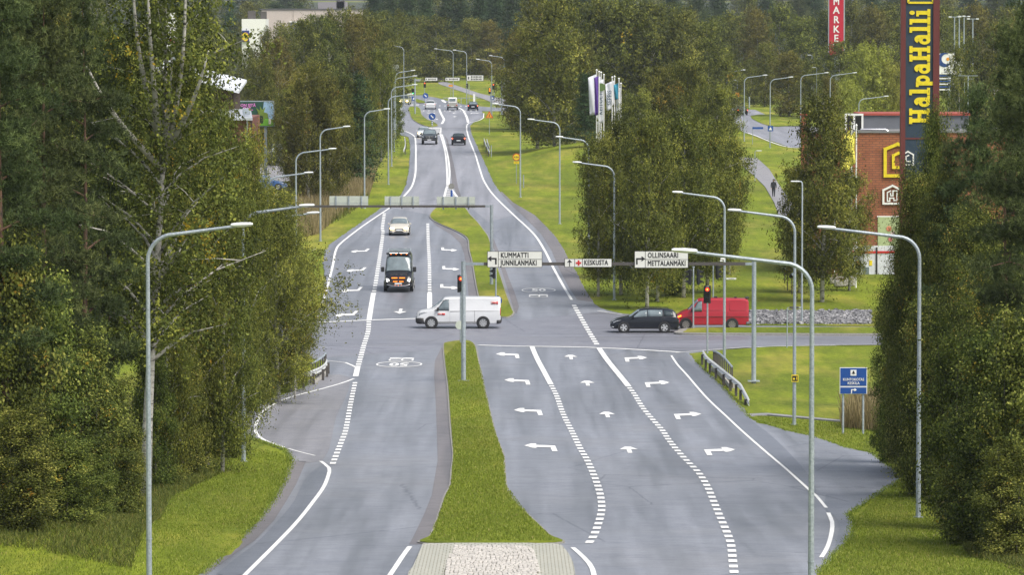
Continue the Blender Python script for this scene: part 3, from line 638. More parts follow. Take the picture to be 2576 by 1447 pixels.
def T(key, px, by, ty, rpx, label, group=None, rz=None, lean=0):
    if by > 0: X, Y = G(px, by)
    else: Y = -by; X = onp(px, 500, Y).x
    z = ground(X, Y) - .06; s = S(X, Y, z + 5); top = onp(px, ty, Y).z; tm, cm, H, R = PROTO[key]
    k = key[0]; nm, cat = KIND[k]
    if key.startswith('l') and top - z < 5: nm, cat = 'shrub', 'shrub'
    t = thing(nm, label, cat, (X, Y, z), rz if rz is not None else random.uniform(0, 6.28), group)
    t.scale = (rpx / s / R, rpx / s / R, (top - z) / H); t.rotation_euler[1] = lean
    link('trunk', tm, None, t); link('crown', cm, None, t); return t
# near left -----------------------------------------------------------
g = 'dark pines at the left edge'
T('pn0', 15, 1385, -190, 165, 'tall dark pine standing at the left edge of the view', g); T('pn1', 118, 1335, -150, 160, 'tall dark pine second in from the left edge', g)
T('pn0', 215, 1290, -60, 135, 'tall dark pine close to the left of the forked white birch', g); T('pn1', 60, 1240, -120, 130, 'dark pine standing deeper in the left wood behind the two edge pines', g)
T('pn1', 275, 1230, 90, 95, 'shorter dark pine just behind the forked white birch', g)
g = 'broadleaf saplings in the left roadside thicket'
for k, (x, b, t_, r, l) in enumerate([(28, 1385, 590, 120, 'leafy sapling filling the left edge of the roadside thicket'), (115, 1350, 690, 110, 'bright leafy sapling second in the left thicket'), (205, 1340, 830, 105, 'leafy sapling in the middle of the left thicket under the pines'),
      (285, 1310, 950, 75, 'leafy sapling beside the leaning birch stem'), (328, 1290, 1080, 45, 'yellowing leafy sapling by the near left lamp post'), (60, 1400, 1030, 95, 'low leafy sapling at the lower left edge of the thicket'), (170, 1385, 1100, 80, 'low leafy sapling at the foot of the left thicket'), (250, 1345, 1150, 55, 'low yellowing sapling at the right foot of the left thicket')]):
    T('ln%d' % (k % 2), x, b, t_, r, l, g)
T('bbig', 378, 1240, -160, 225, 'big forked birch with long white limbs behind the near left lamp', rz=0, lean=.02)
g = 'birches between the left wood and the cross street'
for k, (x, b, t_, r, l) in enumerate([(475, 1190, 130, 105, 'tall birch right of the near left lamp post'), (560, 1185, 250, 95, 'birch standing at the end of the left grass bank'), (625, 1080, 330, 85, 'birch beside the dark lamp post of the side path'),
      (700, 1015, 470, 100, 'birch reaching over the left carriageway with a drooping bough'), (745, 985, 640, 55, 'slim drooping birch nearest the left guard rail'), (420, 1215, 330, 90, 'dark birch behind the near left lamp post'), (520, 1170, 620, 90, 'low full birch at the foot of the grass bank'), (640, 1010, 600, 90, 'low drooping birch in front of the side street'), (420, 1190, 780, 80, 'low dark birch close behind the near left lamp post')]):
    T('bn%d' % (k % 3), x, b, t_, r, l, g)
T('bbough', 742, 1005, 612, 128, 'overhanging birch bough reaching out over the oncoming turn lane', rz=1.0)
T('ln0', 455, 1195, 900, 70, 'dark leafy sapling under the birches right of the near left lamp'); T('ln1', 560, 1150, 800, 70, 'dark leafy sapling under the birches by the side path'); T('ln1', 385, 1225, 880, 60, 'dark leafy sapling left of the near left lamp base')
g = 'trees behind the left arm of the side street'
for k, (x, b, t_, r) in enumerate([(330, 800, 90, 110), (430, 790, 160, 100), (505, 780, 250, 80), (575, 790, 400, 70), (250, 800, 60, 110), (150, 800, 0, 110), (50, 800, 0, 110), (480, 770, 420, 90), (380, 780, 480, 90)]):
    T('bm%d' % (k % 3), x, b, t_, r, 'leafy birch of the wood behind the left arm of the side street', g)
# left, beyond the cross street --------------------------------------------
T('bm0', 693, 770, 540, 38, 'slim birch with a speckled white stem beside the left end of the rear gantry'); T('bm1', 655, 745, 590, 48, 'low birch left of the rear gantry')
g = 'birches above the reed bank on the left'
for k, (x, b, t_, r) in enumerate([(775, 520, 175, 62), (790, 512, 150, 66), (829, 518, 190, 60), (735, 470, 215, 50), (870, 470, 190, 55)]): T('bm%d' % (k % 3), x, b, t_, r, ['white stemmed birch left of its twin above the reed bank', 'white stemmed twin birch above the reed bank', 'birch with a thick white stem right of the twin birches', 'birch in front of the parking area on the left', 'birch right of the thick stemmed one, before the dark conifer'][k], g)
T('sf0', 905, 470, 185, 48, 'dark green conifer behind the fourth left lamp'); T('bm2', 958, 405, 120, 42, 'tall birch at the left road bend beside the lamp posts'); T('bm1', 930, 420, 200, 36, 'birch between the dark conifer and the road bend')
T('lm0', 998, 342, 235, 17, 'small leafy tree overhanging the far slip road')
g = 'second row of trees left of the main road'
for k, (x, b, t_, r) in enumerate([(650, 345, 150, 48), (700, 350, 95, 52), (765, 340, 50, 60), (830, 330, 50, 60), (890, 325, 40, 55), (945, 315, 50, 50), (976, 300, 70, 28), (670, 420, 150, 40)]): T('%s%d' % ('rf' if k in (1, 4) else 'bf', k % 2), x, b, t_, r, 'olive birch in the second row left of the main road', g)
g = 'trees in front of the cream building'
for k, (x, t_) in enumerate([(465, 60), (505, 52), (545, 66), (583, 84), (628, 122), (668, 72), (712, 60), (758, 58), (800, 38), (838, 28), (875, 26), (915, 24), (955, 30), (1000, 30)]): T('bf%d' % (k % 4), x, 252 + random.uniform(-8, 8), t_, 46 if k < 3 or k > 5 else 33, 'broad birch in the row in front of the cream building', g)
# top centre ---------------------------------------------------------
T('bf1', 1097, 206, 42, 62, 'weeping birch beside the far footpath'); T('bf2', 1185, 196, 48, 52, 'tall birch behind the far right lamp pair', 'birches behind the far junction'); T('rf0', 1230, 196, 52, 45, 'brownish birch behind the far junction sign')
T('bf0', 1045, 192, 40, 50, 'birch left of the weeping birch by the far footpath'); T('bf3', 1000, 215, 60, 48, 'birch behind the far left lamps')
g = 'tall spruces behind the far junction'
for k, x in enumerate([985, 1030, 1075, 1125, 1160, 1205, 1250, 1290]): T('sf%d' % (k % 2), x, 181 + (k % 3) * 3, -45 + (k % 3) * 16, 42, 'tall dark spruce behind the far junction', g)
g = 'low bushes at the far lawn edge'
for k in range(9): T('lm%d' % (k % 2), 1128 + k * 15, 190, 165 + (k % 3) * 5, 13, 'low pale bush at the far edge of the lawn', g)
# centre right -------------------------------------------------------------
T('rf1', 1312, 325, 60, 52, 'rusty brown birch right of the far junction'); T('bm0', 1352, 385, 60, 75, 'tall birch on the bank right of the road', 'trees on the bank right of the road'); T('bf1', 1395, 392, -10, 92, 'broad tall birch in the middle of the right bank', 'trees on the bank right of the road')
T('bf2', 1300, 290, 90, 34, 'small birch beside the far right signal'); T('bm1', 1445, 380, 90, 66, 'tall birch left of the dark spruce', 'trees on the bank right of the road')
T('sf1', 1472, 405, 185, 40, 'dark spruce left of the flag poles')
g = 'tall birches behind the flag poles'
for k, (x, b, t_, r) in enumerate([(1350, 330, -25, 70), (1430, 320, -20, 78), (1500, 325, -5, 75), (1570, 325, -15, 80), (1640, 325, 10, 78), (1710, 325, 25, 72), (1780, 320, 60, 66), (1825, 330, 130, 46)]): T('bf%d' % (k % 4), x, b, t_, r, 'tall olive birch in the belt behind the flag poles', g)
g = 'birches right of the flag poles'
for k, (x, b, t_, r) in enumerate([(1602, 480, 225, 52), (1655, 475, 165, 66), (1730, 470, 150, 70), (1800, 480, 215, 56), (1770, 500, 330, 60), (1565, 470, 345, 38)]): T('bm%d' % (k % 3), x, b, t_, r, 'birch with pale limbs in the group right of the flag poles', g)
g = 'dark birch cluster on the lawn behind the right signals'
for k, (x, b, t_, r, l) in enumerate([(1505, 745, 335, 62, 'left outermost birch of the dark cluster on the lawn'), (1560, 740, 300, 76, 'birch second from the left in the dark lawn cluster'), (1630, 777, 285, 84, 'nearest birch of the lawn cluster, its speckled stem behind the black car'),
      (1656, 757, 330, 80, 'birch with a white stem just right of the nearest one in the cluster'), (1720, 747, 275, 88, 'birch behind the right turn sign'), (1780, 735, 300, 78, 'birch above the pair of black signals'), (1835, 690, 330, 55, 'right outermost birch of the dark cluster on the lawn'), (1590, 700, 420, 80, 'inner birch at the back of the lawn cluster')]):
    T('bm%d' % (k % 3), x, b, t_, r, l, g)
T('lm1', 1690, 742, 655, 34, 'dark low bush between the birch stems of the lawn cluster')
g = 'birches in front of the brick store'
for k, (x, b, t_, r, l) in enumerate([(2070, 758, 240, 100, 'birch with a thick white stem on the lawn before the brick store'), (2010, 735, 420, 62, 'lower birch left of the thick stemmed one before the store'), (2138, 730, 430, 55, 'birch partly covering the brick wall of the store')]): T('bm%d' % ((k + 1) % 3), x, b, t_, r, l, g)
# back right -----------------------------------------------------------------
T('rf0', 1985, 292, 130, 55, 'rusty weeping birch beyond the side road'); T('bf2', 1925, 268, 110, 42, 'birch left of the rusty one beyond the side road'); T('bf3', 2045, 296, 150, 48, 'birch behind the side road lamps'); T('rf1', 2085, 330, 190, 30, 'brownish birch at the left end of the store roof')
T('bf1', 2412, 384, 112, 38, 'birch half covering the crescent sign'); T('bf0', 1890, 262, 150, 26, 'small birch above the bend of the side road'); T('bf0', 2110, 300, 105, 52, 'green birch covering the foot of the red sign'); T('wf0', 2185, 310, 108, 62, 'light green willow behind the store roof', 'willows behind the store'); T('wf1', 2242, 310, 155, 42, 'smaller light green willow close to the tall blue sign', 'willows behind the store'); T('wf0', 2130, 320, 200, 40, 'low light green willow behind the store roof lamp', 'willows behind the store')
g = 'trees behind the tall blue sign'
for k, (x, b, t_, r) in enumerate([(2395, 330, 140, 34), (2440, 340, 100, 45), (2500, 340, 60, 55), (2560, 330, 40, 55), (2300, 290, 60, 60)]): T('bf%d' % (k % 4), x, b, t_, r, 'birch in the belt right of the tall blue sign', g)
g = 'far birch wood right of the main road'
for k in range(20): T(['bf0', 'bf1', 'rf0', 'bf3', 'bf2'][k % 5], 1520 + k * 56 + random.uniform(-12, 12), 232 + random.uniform(-10, 8), random.uniform(5, 45), random.uniform(44, 58), 'tall birch of the far wood right of the main road', g)
g = 'tall far spruces on the skyline'
for k in range(38): T(['sf0', 'bf0', 'sf1', 'pf1'][k % 4], 330 + k * 62 + random.uniform(-20, 20), -(1250 + random.uniform(-60, 120)), random.uniform(-62, -18) if not (520 < 330 + k*62 < 930) else (5 if 330 + k*62 < 790 else 60), random.uniform(34, 46), 'tall dark conifer of the wood on the skyline', g)
g = 'farthest trees on the skyline'
for k in range(50): T(['pf0', 'bf1', 'sf1', 'bf3'][k % 4], -40 + k * 54 + random.uniform(-20, 20), -(1650 + random.uniform(-80, 160)), random.uniform(-75, -25) if not (780 < k*54-40 < 900) else random.uniform(5, 12), random.uniform(32, 46), 'distant tree of the farthest wood on the skyline', g)
# near right -----------------------------------------------------------------
g = 'dark pines at the right edge'
T('pn1', 2610, 1340, -60, 150, 'tall dark pine standing at the right edge of the view', g); T('pn0', 2535, 1290, 55, 115, 'dark pine just inside the right edge', g); T('pn1', 2455, 1215, 215, 105, 'shorter dark pine left of the right edge pines', g); T('pn0', 2390, 1208, 350, 85, 'lower dark pine in the middle of the right wood', g); T('pn0', 2590, 1200, 0, 120, 'dark pine deeper in the right edge wood', g)
g = 'broadleaf trees in the right roadside wood'
for k, (key, x, b, t_, r, l) in enumerate([('lt0', 2345, 1190, 285, 58, 'narrow leafy tree rising in front of the tall blue sign'), ('lt1', 2282, 1182, 610, 80, 'leafy tree above the blue camp sign'), ('lt0', 2305, 1195, 440, 85, 'leafy tree covering the foot of the tall blue sign'), ('lt1', 2375, 1205, 440, 95, 'leafy tree right of the tall sign foot'), ('lt0', 2440, 1230, 520, 110, 'leafy tree in the middle of the right wood'),
      ('lt1', 2520, 1260, 600, 120, 'leafy tree before the right edge pines'), ('ln0', 2238, 1165, 750, 50, 'low leafy tree overhanging the blue camp sign'), ('ln1', 2405, 1330, 830, 105, 'yellowish leafy tree behind the right lamp base'), ('ln0', 2490, 1370, 850, 115, 'leafy tree at the lower right of the wood'), ('ln1', 2570, 1390, 780, 115, 'leafy tree at the lower right edge'), ('ln0', 2325, 1250, 760, 75, 'leafy tree around the right lamp post'), ('ln1', 2440, 1365, 1080, 80, 'low bush at the foot of the right wood'), ('ln0', 2540, 1400, 1120, 85, 'low bush at the lower right edge'), ('ln1', 2308, 1200, 880, 60, 'dark low leafy tree beside the lay-by')]):
    T(key, x, b, t_, r, l, g)
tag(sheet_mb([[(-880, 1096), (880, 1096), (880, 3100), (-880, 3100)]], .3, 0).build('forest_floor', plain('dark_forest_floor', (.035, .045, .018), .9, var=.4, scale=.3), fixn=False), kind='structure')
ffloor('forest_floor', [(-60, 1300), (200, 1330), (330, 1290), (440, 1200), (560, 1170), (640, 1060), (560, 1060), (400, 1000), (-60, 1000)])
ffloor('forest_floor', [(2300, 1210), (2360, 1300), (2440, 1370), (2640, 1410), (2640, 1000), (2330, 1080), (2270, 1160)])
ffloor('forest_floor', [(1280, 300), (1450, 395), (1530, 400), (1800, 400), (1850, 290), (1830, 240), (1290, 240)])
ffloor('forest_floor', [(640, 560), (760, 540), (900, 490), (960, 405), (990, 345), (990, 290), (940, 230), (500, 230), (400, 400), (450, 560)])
# ------------------------------------------------------------------ grasses (nobody could count them)
def blades(name, spots, hgt, wid, mat, label, cat, lean=.35):
    n = len(spots); P = np.array(spots); a = rng.uniform(0, 6.28, n); h = hgt * rng.uniform(.5, 1.3, n); d = np.stack([np.cos(a), np.sin(a), np.zeros(n)], 1)
    t = rng.normal(size=(n, 3)) * lean; t[:, 2] = 1; t /= np.linalg.norm(t, axis=1)[:, None]
    Q = np.stack([P - d * wid / 2, P + d * wid / 2, P + d * wid * .2 + t * h[:, None], P - d * wid * .2 + t * h[:, None] * .96], 1)
    me = card_mesh(name, Q, np.clip(rng.normal(.5, .2, n), 0, 1), mat)
    return tag(link(name, me, None), label, cat, kind='stuff')
LM['grass'] = m_leaf('grass_blade', [(0, (.10, .14, .014)), (.5, (.21, .27, .035)), (.85, (.34, .36, .08)), (1, (.42, .36, .14))], .25, 0)
LM['weed'] = m_leaf('weed_leaf', [(0, (.05, .065, .014)), (.5, (.12, .14, .03)), (.85, (.24, .22, .06)), (1, (.30, .20, .07))], .2, 0)
LM['reed'] = m_leaf('dry_reed', [(0, (.16, .13, .06)), (.6, (.30, .24, .12)), (1, (.42, .34, .19))], .2, 0)
def scat(poly_px, n, off=-.04, dens=None):
    P = PX(poly_px); x0, x1 = min(p[0] for p in P), max(p[0] for p in P); y0, y1 = min(p[1] for p in P), max(p[1] for p in P); out = []
    while len(out) < n:
        x, y = random.uniform(x0, x1), random.uniform(y0, y1)
        if inside(x, y, P): out.append((x, y, ground(x, y) + off))
    return out
sp = scat([(300, 1480), (500, 1480), (590, 1372), (690, 1257), (733, 1165), (700, 1135), (560, 1120), (400, 1240), (200, 1350), (-60, 1330), (-60, 1480)], 42000)
sp += scat([(2030, 1480), (2125, 1375), (2146, 1310), (2205, 1250), (2285, 1205), (2340, 1230), (2460, 1370), (2640, 1400), (2640, 1480)], 30000)
sp += scat([(1077, 1369), (1104, 1302), (1134, 1224), (1140, 1149), (1136, 1083), (1243, 1083), (1269, 1160), (1274, 1230), (1330, 1305), (1396, 1369)], 26000, .10)
sp += scat([(1136, 1083), (1131, 1000), (1121, 900), (1150, 866), (1190, 868), (1214, 950), (1243, 1083)], 14000, .10)
sp += scat([(1890, 1040), (1935, 1062), (2055, 1093), (2135, 1122), (2230, 1158), (2300, 1210), (2300, 1070), (2110, 1062), (1935, 1048)], 12000)
sp += scat([(565, 1060), (640, 1012), (760, 972), (815, 940), (800, 910), (640, 960), (540, 1040)], 8000)
blades('grass_tufts', sp, .065, .028, LM['grass'], 'short green grass blades on the near verges and median', 'grass')
def edge_fringe(px, n):
    P = PX(px); out = []
    for _ in range(n):
        i = random.randrange(len(P)-1); a, b = P[i], P[i+1]; t = random.random(); out.append((a[0]+(b[0]-a[0])*t+random.gauss(0, .08), a[1]+(b[1]-a[1])*t, prof(a[1]+(b[1]-a[1])*t) - .01))
    return out
sp = edge_fringe([(505,1447),(590,1370),(650,1310),(690,1255),(715,1210),(735,1160),(715,1130),(640,1105),(560,1062)], 5000) + edge_fringe([(1749,908),(1781,938),(1821,976),(1854,1013),(1887,1051),(1931,1068),(1981,1084),(2051,1099),(2131,1127),(2191,1139),(2226,1164),(2259,1187),(2281,1202),(2251,1217),(2201,1247),(2156,1280),(2134,1295),(2143,1310),(2141,1345),(2124,1372),(2091,1402),(2056,1445)], 6000)
blades('verge_fringe', sp, .08, .03, LM['grass'], 'ragged grass fringe growing over the asphalt edges', 'grass', .6)
sp = scat([(740, 600), (800, 590), (870, 530), (930, 490), (945, 440), (900, 440), (800, 470), (745, 520)], 16000) + scat([(2115, 1075), (2190, 1082), (2245, 1090), (2250, 1040), (2190, 1035), (2130, 1050)], 2500)
blades('dry_reeds', sp, 1.15, .05, LM['reed'], 'pale dry reeds and tall straw growing in the ditches', 'reeds', .18)
sp = scat([(740, 660), (760, 600), (870, 545), (930, 500), (880, 480), (740, 520), (660, 560), (640, 700)], 7000)
blades('tall_weeds', sp, .7, .06, LM['weed'], 'tall green weeds on the left bank below the lamps', 'weeds', .3)
sp = scat([(-60, 1420), (330, 1440), (430, 1250), (560, 1190), (440, 1180), (330, 1280), (150, 1330), (-60, 1330)], 14000) + scat([(2330, 1240), (2440, 1400), (2640, 1440), (2640, 1360), (2420, 1330)], 9000)
sp = sp * 2
blades('undergrowth', sp, .20, .022, LM['weed'], 'knee high weeds and grass along the edge of the woods', 'weeds', .6)
# ------------------------------------------------------------------ materials for made things
def m_galv():
    m, nt, bs = newmat('galvanised'); f = noise(nt, 14, 4, .7); g = noise(nt, 1.2, 3)
    c = ramp(nt, f, [(.3, (.26, .31, .35)), (.7, (.50, .56, .60))])
    nt.links.new(mixc(nt, c, ramp(nt, g, [(.3, (.8, .8, .82)), (.7, (1.12, 1.1, 1.08))]), 1.0, 'MULTIPLY'), bs.inputs['Base Color'])
    bs.inputs['Roughness'].default_value = .5; bs.inputs['Metallic'].default_value = .35; return m
GALV = m_galv()
LIGHTM = plain('lamp_housing', (.78, .80, .80), .4, var=.06)
BLACK = plain('black_plastic', (.015, .016, .018), .5, var=.3)
DARKST = plain('dark_steel', (.10, .09, .085), .6, .3, var=.3, scale=12)
SIGNW = plain('sign_white', (.72, .72, .68), .5, var=.04); SIGNBACK = plain('sign_back', (.52, .56, .50), .55, .1, var=.08); INK = plain('sign_ink', (.02, .02, .022), .6)
REDP = plain('sign_red', (.55, .02, .02), .5); BLUE = plain('sign_blue', (.01, .07, .30), .45, var=.1); YEL = plain('sign_yellow', (.85, .62, .02), .5, var=.05); ORA = plain('sign_orange', (.75, .30, .02), .5, var=.05)
WHITE = plain('white_paint', (.82, .82, .80), .5, var=.04)
CONC = plain('concrete', (.42, .40, .36), .85, var=.25, scale=3)
def MT(x=0, y=0, z=0, rz=0): return Matrix.Translation((x, y, z)) @ Matrix.Rotation(rz, 4, 'Z')
def at(px, py): x, y = G(px, py); return (x, y, ground(x, y))
# ------------------------------------------------------------------ street lamps
def lamp(px, py, hx, hy, label, group='curved arm street lamps', Y=None, r=.088, head=.62, rad=.75, lean=0):
    if Y is None: x, y, z = at(px, py)
    else: x = onp(px, 700, Y).x; y = Y; z = prof(Y)
    s = S(x, y, z + 5); H = onp(hx, hy, y).z - z; L = (hx - px) / s; sg = 1 if L > 0 else -1; L = abs(L)
    t = thing('street_lamp', label, 'street lamp', (x, y, z - .05), 0, group); rise = .24 * L * .35
    pts = [(0, 0, 0), (0, 0, H * .3), (0, 0, H * .7), (0, 0, H - rise - rad)]; n = 7
    for i in range(1, n + 1):
        a = math.pi / 2 * i / n; pts.append((sg * rad * (1 - math.cos(a)), 0, H - rise - rad + rad * math.sin(a)))
    MB().tube(pts[:4], [r, r * .9, r * .75, r * .68], 10).tube([(0, 0, 0), (0, 0, .04)], r * 1.9, 10).tube([(0, 0, 1.2), (0, 0, 1.23)], r * 1.12, 10).build('pole', GALV, t, True)
    MB().tube(pts[3:] + [(sg * (L - head * .8), 0, H - .02)], [r * .68] * 8 + [r * .5], 8).build('arm', GALV, t, True)
    m = MB(); n = 8; prof_ = [(0, .05, .045), (.12, .085, .06), (.45, .13, .07), (.9, .12, .055), (1, .07, .03)]
    v, f = [], []
    for (u, w, h) in prof_:
        X = sg * (L - head * (1 - u)); Z = H + .01 + u * .03
        for k in range(n): a = 2 * math.pi * k / n; v.append((X, w * math.cos(a), Z + h * math.sin(a)))
    for i in range(4):
        for k in range(n): f.append((i*n+k, i*n+(k+1) % n, (i+1)*n+(k+1) % n, (i+1)*n+k))
    f += [tuple(range(n)), tuple(range(4*n, 5*n))]; m.add(v, f).build('lamp_head', LIGHTM, t, True)
    return t
lamp(372, 0, 636, 563, 'near left street lamp, its post running out of the picture bottom', Y=F/89, r=.082)
lamp(2043, 0, 1690, 628, 'nearest right street lamp with the longest arm and thickest post', Y=F/95, r=.086, head=.68)
lamp(613, 1160, 793, 515, 'street lamp with a dark post base beside the side path on the left')
lamp(656, 1012, 805, 534, 'street lamp hidden in the birches, its head just under the rear gantry end')
lamp(675, 778, 789, 433, 'street lamp behind the left birches with its arm over the parked cars')
lamp(745, 655, 847, 373, 'street lamp on the left bank, left of the one with a base plate'); lamp(806, 605, 882, 317, 'street lamp on the left bank with a dark base plate')
lamp(917, 523, 982, 273, 'street lamp rising behind the left signboard back'); lamp(977, 463, 1040, 236, 'left street lamp at the start of the bend')
lamp(985, 417, 1050, 212, 'thin left street lamp beyond the bend start'); lamp(991.5, 380, 1050, 190, 'second thin left street lamp beyond the bend'); lamp(995, 349, 1045, 176, 'farthest of the left lamps before the junction')
lamp(1016, 275, 985, 114, 'far street lamp turned left beside the billboard'); lamp(1140, 249, 1092, 122, 'far street lamp with a brown lower post between the signboards'); lamp(1174, 261, 1139, 125, 'far street lamp at the right signboard')
lamp(1237, 290, 1197, 148, 'street lamp at the far right signals'); lamp(1268, 255, 1230, 139, 'far street lamp half behind the brown birch')
lamp(2310, 1300, 2053, 570, 'right street lamp rising out of the wood edge'); lamp(1998, 1067, 1829, 527, 'right street lamp with the small yellow box sign'); lamp(1822, 905, 1690, 482, 'right street lamp just behind the guard rail')
lamp(1545, 753, 1440, 407, 'street lamp in front of the dark birch cluster'); lamp(1481, 647, 1397, 343, 'street lamp at the left rim of the birch cluster'); lamp(1408, 562, 1327, 299, 'street lamp in the middle of the right bank'); lamp(1309, 495, 1238, 260, 'street lamp beside the round yellow sign')
g2 = 'street lamps along the side road'
lamp(1872, 354, 1930, 188, 'side road lamp nearest the dark car', g2); lamp(1937, 370, 1995, 193, 'side road lamp at the blue crossing sign', g2); lamp(2014, 340, 2084, 182, 'side road lamp behind the store corner', g2); lamp(2088, 345, 2155, 182, 'side road lamp before the light green willow', g2); lamp(2160, 395, 2235, 241, 'lamp standing behind the store roof', g2); lamp(1828, 330, 1875, 175, 'side road lamp partly hidden by the birches left of the dark car', g2)
def small_lamp(px, py, ty, label, arm=.35, sg=-1, r=.05, group='small path lamps'):
    x, y, z = at(px, py); H = onp(px, ty, y).z - z
    t = thing('path_lamp', label, 'lamp', (x, y, z), 0, group); MB().tube([(0,0,0),(0,0,H*.6),(0,0,H-.15),(sg*.06,0,H-.03),(sg*arm*.5,0,H)], [r, r*.8, r*.7, r*.6, r*.5], 8).build('pole', GALV, t, True)
    MB().box((sg*(arm*.5+.28), 0, H), (.56, .22, .08), bev=.02).build('lamp_head', LIGHTM, t, True); return t
small_lamp(2017, 816, 456, 'slim tall path lamp in front of the brick store birches', r=.07); small_lamp(1899, 455, 379, 'small path lamp left of the walking man', sg=1); small_lamp(1855, 262, 201, 'small far path lamp above the dark car'); small_lamp(2042, 290, 138, 'far tall path lamp in the rusty birches', sg=-1); small_lamp(2054, 300, 169, 'far path lamp right of the other in the birches')
for k, (px, ty, arms) in enumerate([(2400, 42, 2), (2412, 40, 1), (2424, 41, 2), (2446, 47, 2)]):
    x, y, z = at(px, 268); H = onp(px, ty, y).z - z; t = thing('floodlight_mast', ['leftmost thin floodlight mast on the right skyline', 'second thin floodlight mast on the right skyline', 'third thin floodlight mast on the right skyline', 'rightmost, slightly lower floodlight mast on the right skyline'][k], 'light mast', (x, y, z), 0, 'thin floodlight masts on the right skyline')
    MB().tube([(0,0,0),(0,0,H)], [.2,.1], 6).build('pole', GALV, t, True); MB().box((0,0,H), (1.7 if arms == 2 else .8, .12, .12)).build('crossarm', GALV, t)
    for sg in ((-1, 1) if arms == 2 else (1,)): MB().box((sg*.8, 0, H), (.5, .4, .2), bev=.04).build('lamp_head', LIGHTM, t)
# antenna mast by the store
x, y, z = at(2434, 445); H = onp(2434, 190, y).z - z; t = thing('antenna_mast', 'thin aerial mast with a cross bar right of the tall blue sign', 'antenna', (x, y, z))
MB().tube([(0,0,0),(0,0,H)], [.08,.05], 8).build('mast', GALV, t, True); MB().box((0,0,H), (2.2,.06,.06)).box((-.9,0,H+.1),(.04,.3,.3)).box((.3,0,H-.35),(.5,.04,.04)).box((-.4,0,H-1.3),(.04,.04,1.2)).build('crossarm', GALV, t)
# ------------------------------------------------------------------ gantries
def text_on(txt, size, cx, cz, t, yoff=-.035, mat=None, off=.012, sx=.92, space=1.04): return text_obj('lettering', txt, size, mat or INK, t, Matrix.Translation((cx, yoff, cz)), .004, off, sx, space)
ARW_UP = [(-.03,-.30),(.03,-.30),(.03,.08),(.16,.02),(.16,.08),(0,.30),(-.16,.08),(-.16,.02),(-.03,.08)]
ARW_L = [(.20,-.26),(.20,.08),(-.10,.08),(-.06,.16),(-.12,.16),(-.28,.04),(-.12,-.08),(-.06,-.08),(-.10,.0),(.12,.0),(.12,-.26)]
def gantry(pl, pr, top, beam, label, group=None, Yf=None):
    x0, y0, z0 = at(*pl); x1, y1, z1 = at(*pr); yb = Yf or (y0 + y1) / 2
    x0 = onp(pl[0], top, yb).x; x1 = onp(pr[0], top, yb).x; zt = onp(pl[0], top, yb).z; s = S(x0, yb, zt)
    t = thing('sign_gantry', label, 'sign gantry', (x0, yb, prof(yb)), 0, group); h = zt - prof(yb); L = x1 - x0
    for X in (0, L): MB().tube([(X,0,-.1),(X,0,h*.4),(X,0,h)], [.125,.12,.115], 14).tube([(X,0,h*.38),(X,0,h*.385)], .135, 14).box((X,0,.06),(.62,.5,.05)).tube([(X,0,h),(X,0,h+.02)], .125, 12).build('post', GALV, t, True)
    zb = onp(pl[0], beam, yb).z - prof(yb)
    MB().box((L*.52, 0, zb), (L*.90, .16, .16)).build('beam', DARKST, t); MB().box((L*.035, 0, zb), (L*.07, .14, .14)).box((L*.965+.01, 0, zb), (L*.07+.02, .14, .14)).build('beam_end', GALV, t)
    return t, s, yb
def board(t, l, r, tp, bt, yb, back=False):
    a, b = onp(l, tp, yb), onp(r, bt, yb); o = Vector(t.location); w = b.x - a.x; h = a.z - b.z; cx, cz = (a.x+b.x)/2 - o.x, (a.z+b.z)/2 - o.z
    sg = 1 if back else -1; m = MB().box((cx, sg*.13*(1 if not back else 1), cz), (w, .04, h)); return m, w, h, cx, cz
t, s, yb = gantry((1166, 952), (1897, 972), 658, 664, 'nearest sign gantry with the white place name boards')
def white_board(l, r, tp, bt, split):
    global t, yb
    m, w, h, cx, cz = board(t, l, r, tp, bt, yb); b = MB().box((cx, -.13, cz), (w + .05, .04, h + .05)).build('sign_board', INK, t)
    p = MB(); aw = (w * split) if split else 0; g_ = .03
    return b, w, h, cx, cz, aw
def panel(b, x0, x1, z0, z1): MB().box(((x0+x1)/2, -.16, (z0+z1)/2), (x1-x0, .03, z1-z0)).build('panel', SIGNW, b)
for (l, r, tp, bt, words, shp, mx) in [(1227, 1363, 633, 671.5, ('KUMMATTI', 'JUNNILANMÄKI'), ARW_L, 1), (1597, 1730, 632.5, 673, ('OLLINSAARI', 'METTALANMÄKI'), ARW_L, -1)]:
    b, w, h, cx, cz, aw = white_board(l, r, tp, bt, .19); x0 = cx - w/2; z0 = cz - h/2; aw = w * .19; g_ = .03
    panel(b, x0, x0 + aw, z0, z0 + h); panel(b, x0 + aw + g_, x0 + w, z0, z0 + h/2 - g_/2); panel(b, x0 + aw + g_, x0 + w, z0 + h/2 + g_/2, z0 + h)
    MB().prism([(u * mx, v) for u, v in ARW_L], Matrix.Translation((x0 + aw/2, -.182, cz)), .012).build('arrow', INK, b)
    for i, wd in enumerate(words):
        o = text_obj('lettering', wd, .385, INK, b, Matrix.Translation((x0 + aw + .13, -.18, cz + h * (.245 if i == 0 else -.255))), .004, .016, .66 if len(wd) > 10 else .72, 1.08, 'LEFT')
b, w, h, cx, cz, aw = white_board(1421, 1538, 651.5, 671, 0); x0 = cx - w/2; z0 = cz - h/2
panel(b, x0, x0 + w*.205, z0, z0 + h); panel(b, x0 + w*.205 + .03, x0 + w*.37, z0, z0 + h); panel(b, x0 + w*.37 + .03, x0 + w, z0, z0 + h)
MB().prism([(u*.72, v*.62) for u, v in ARW_UP], Matrix.Translation((x0 + w*.10, -.182, cz)), .012).build('arrow', INK, b)
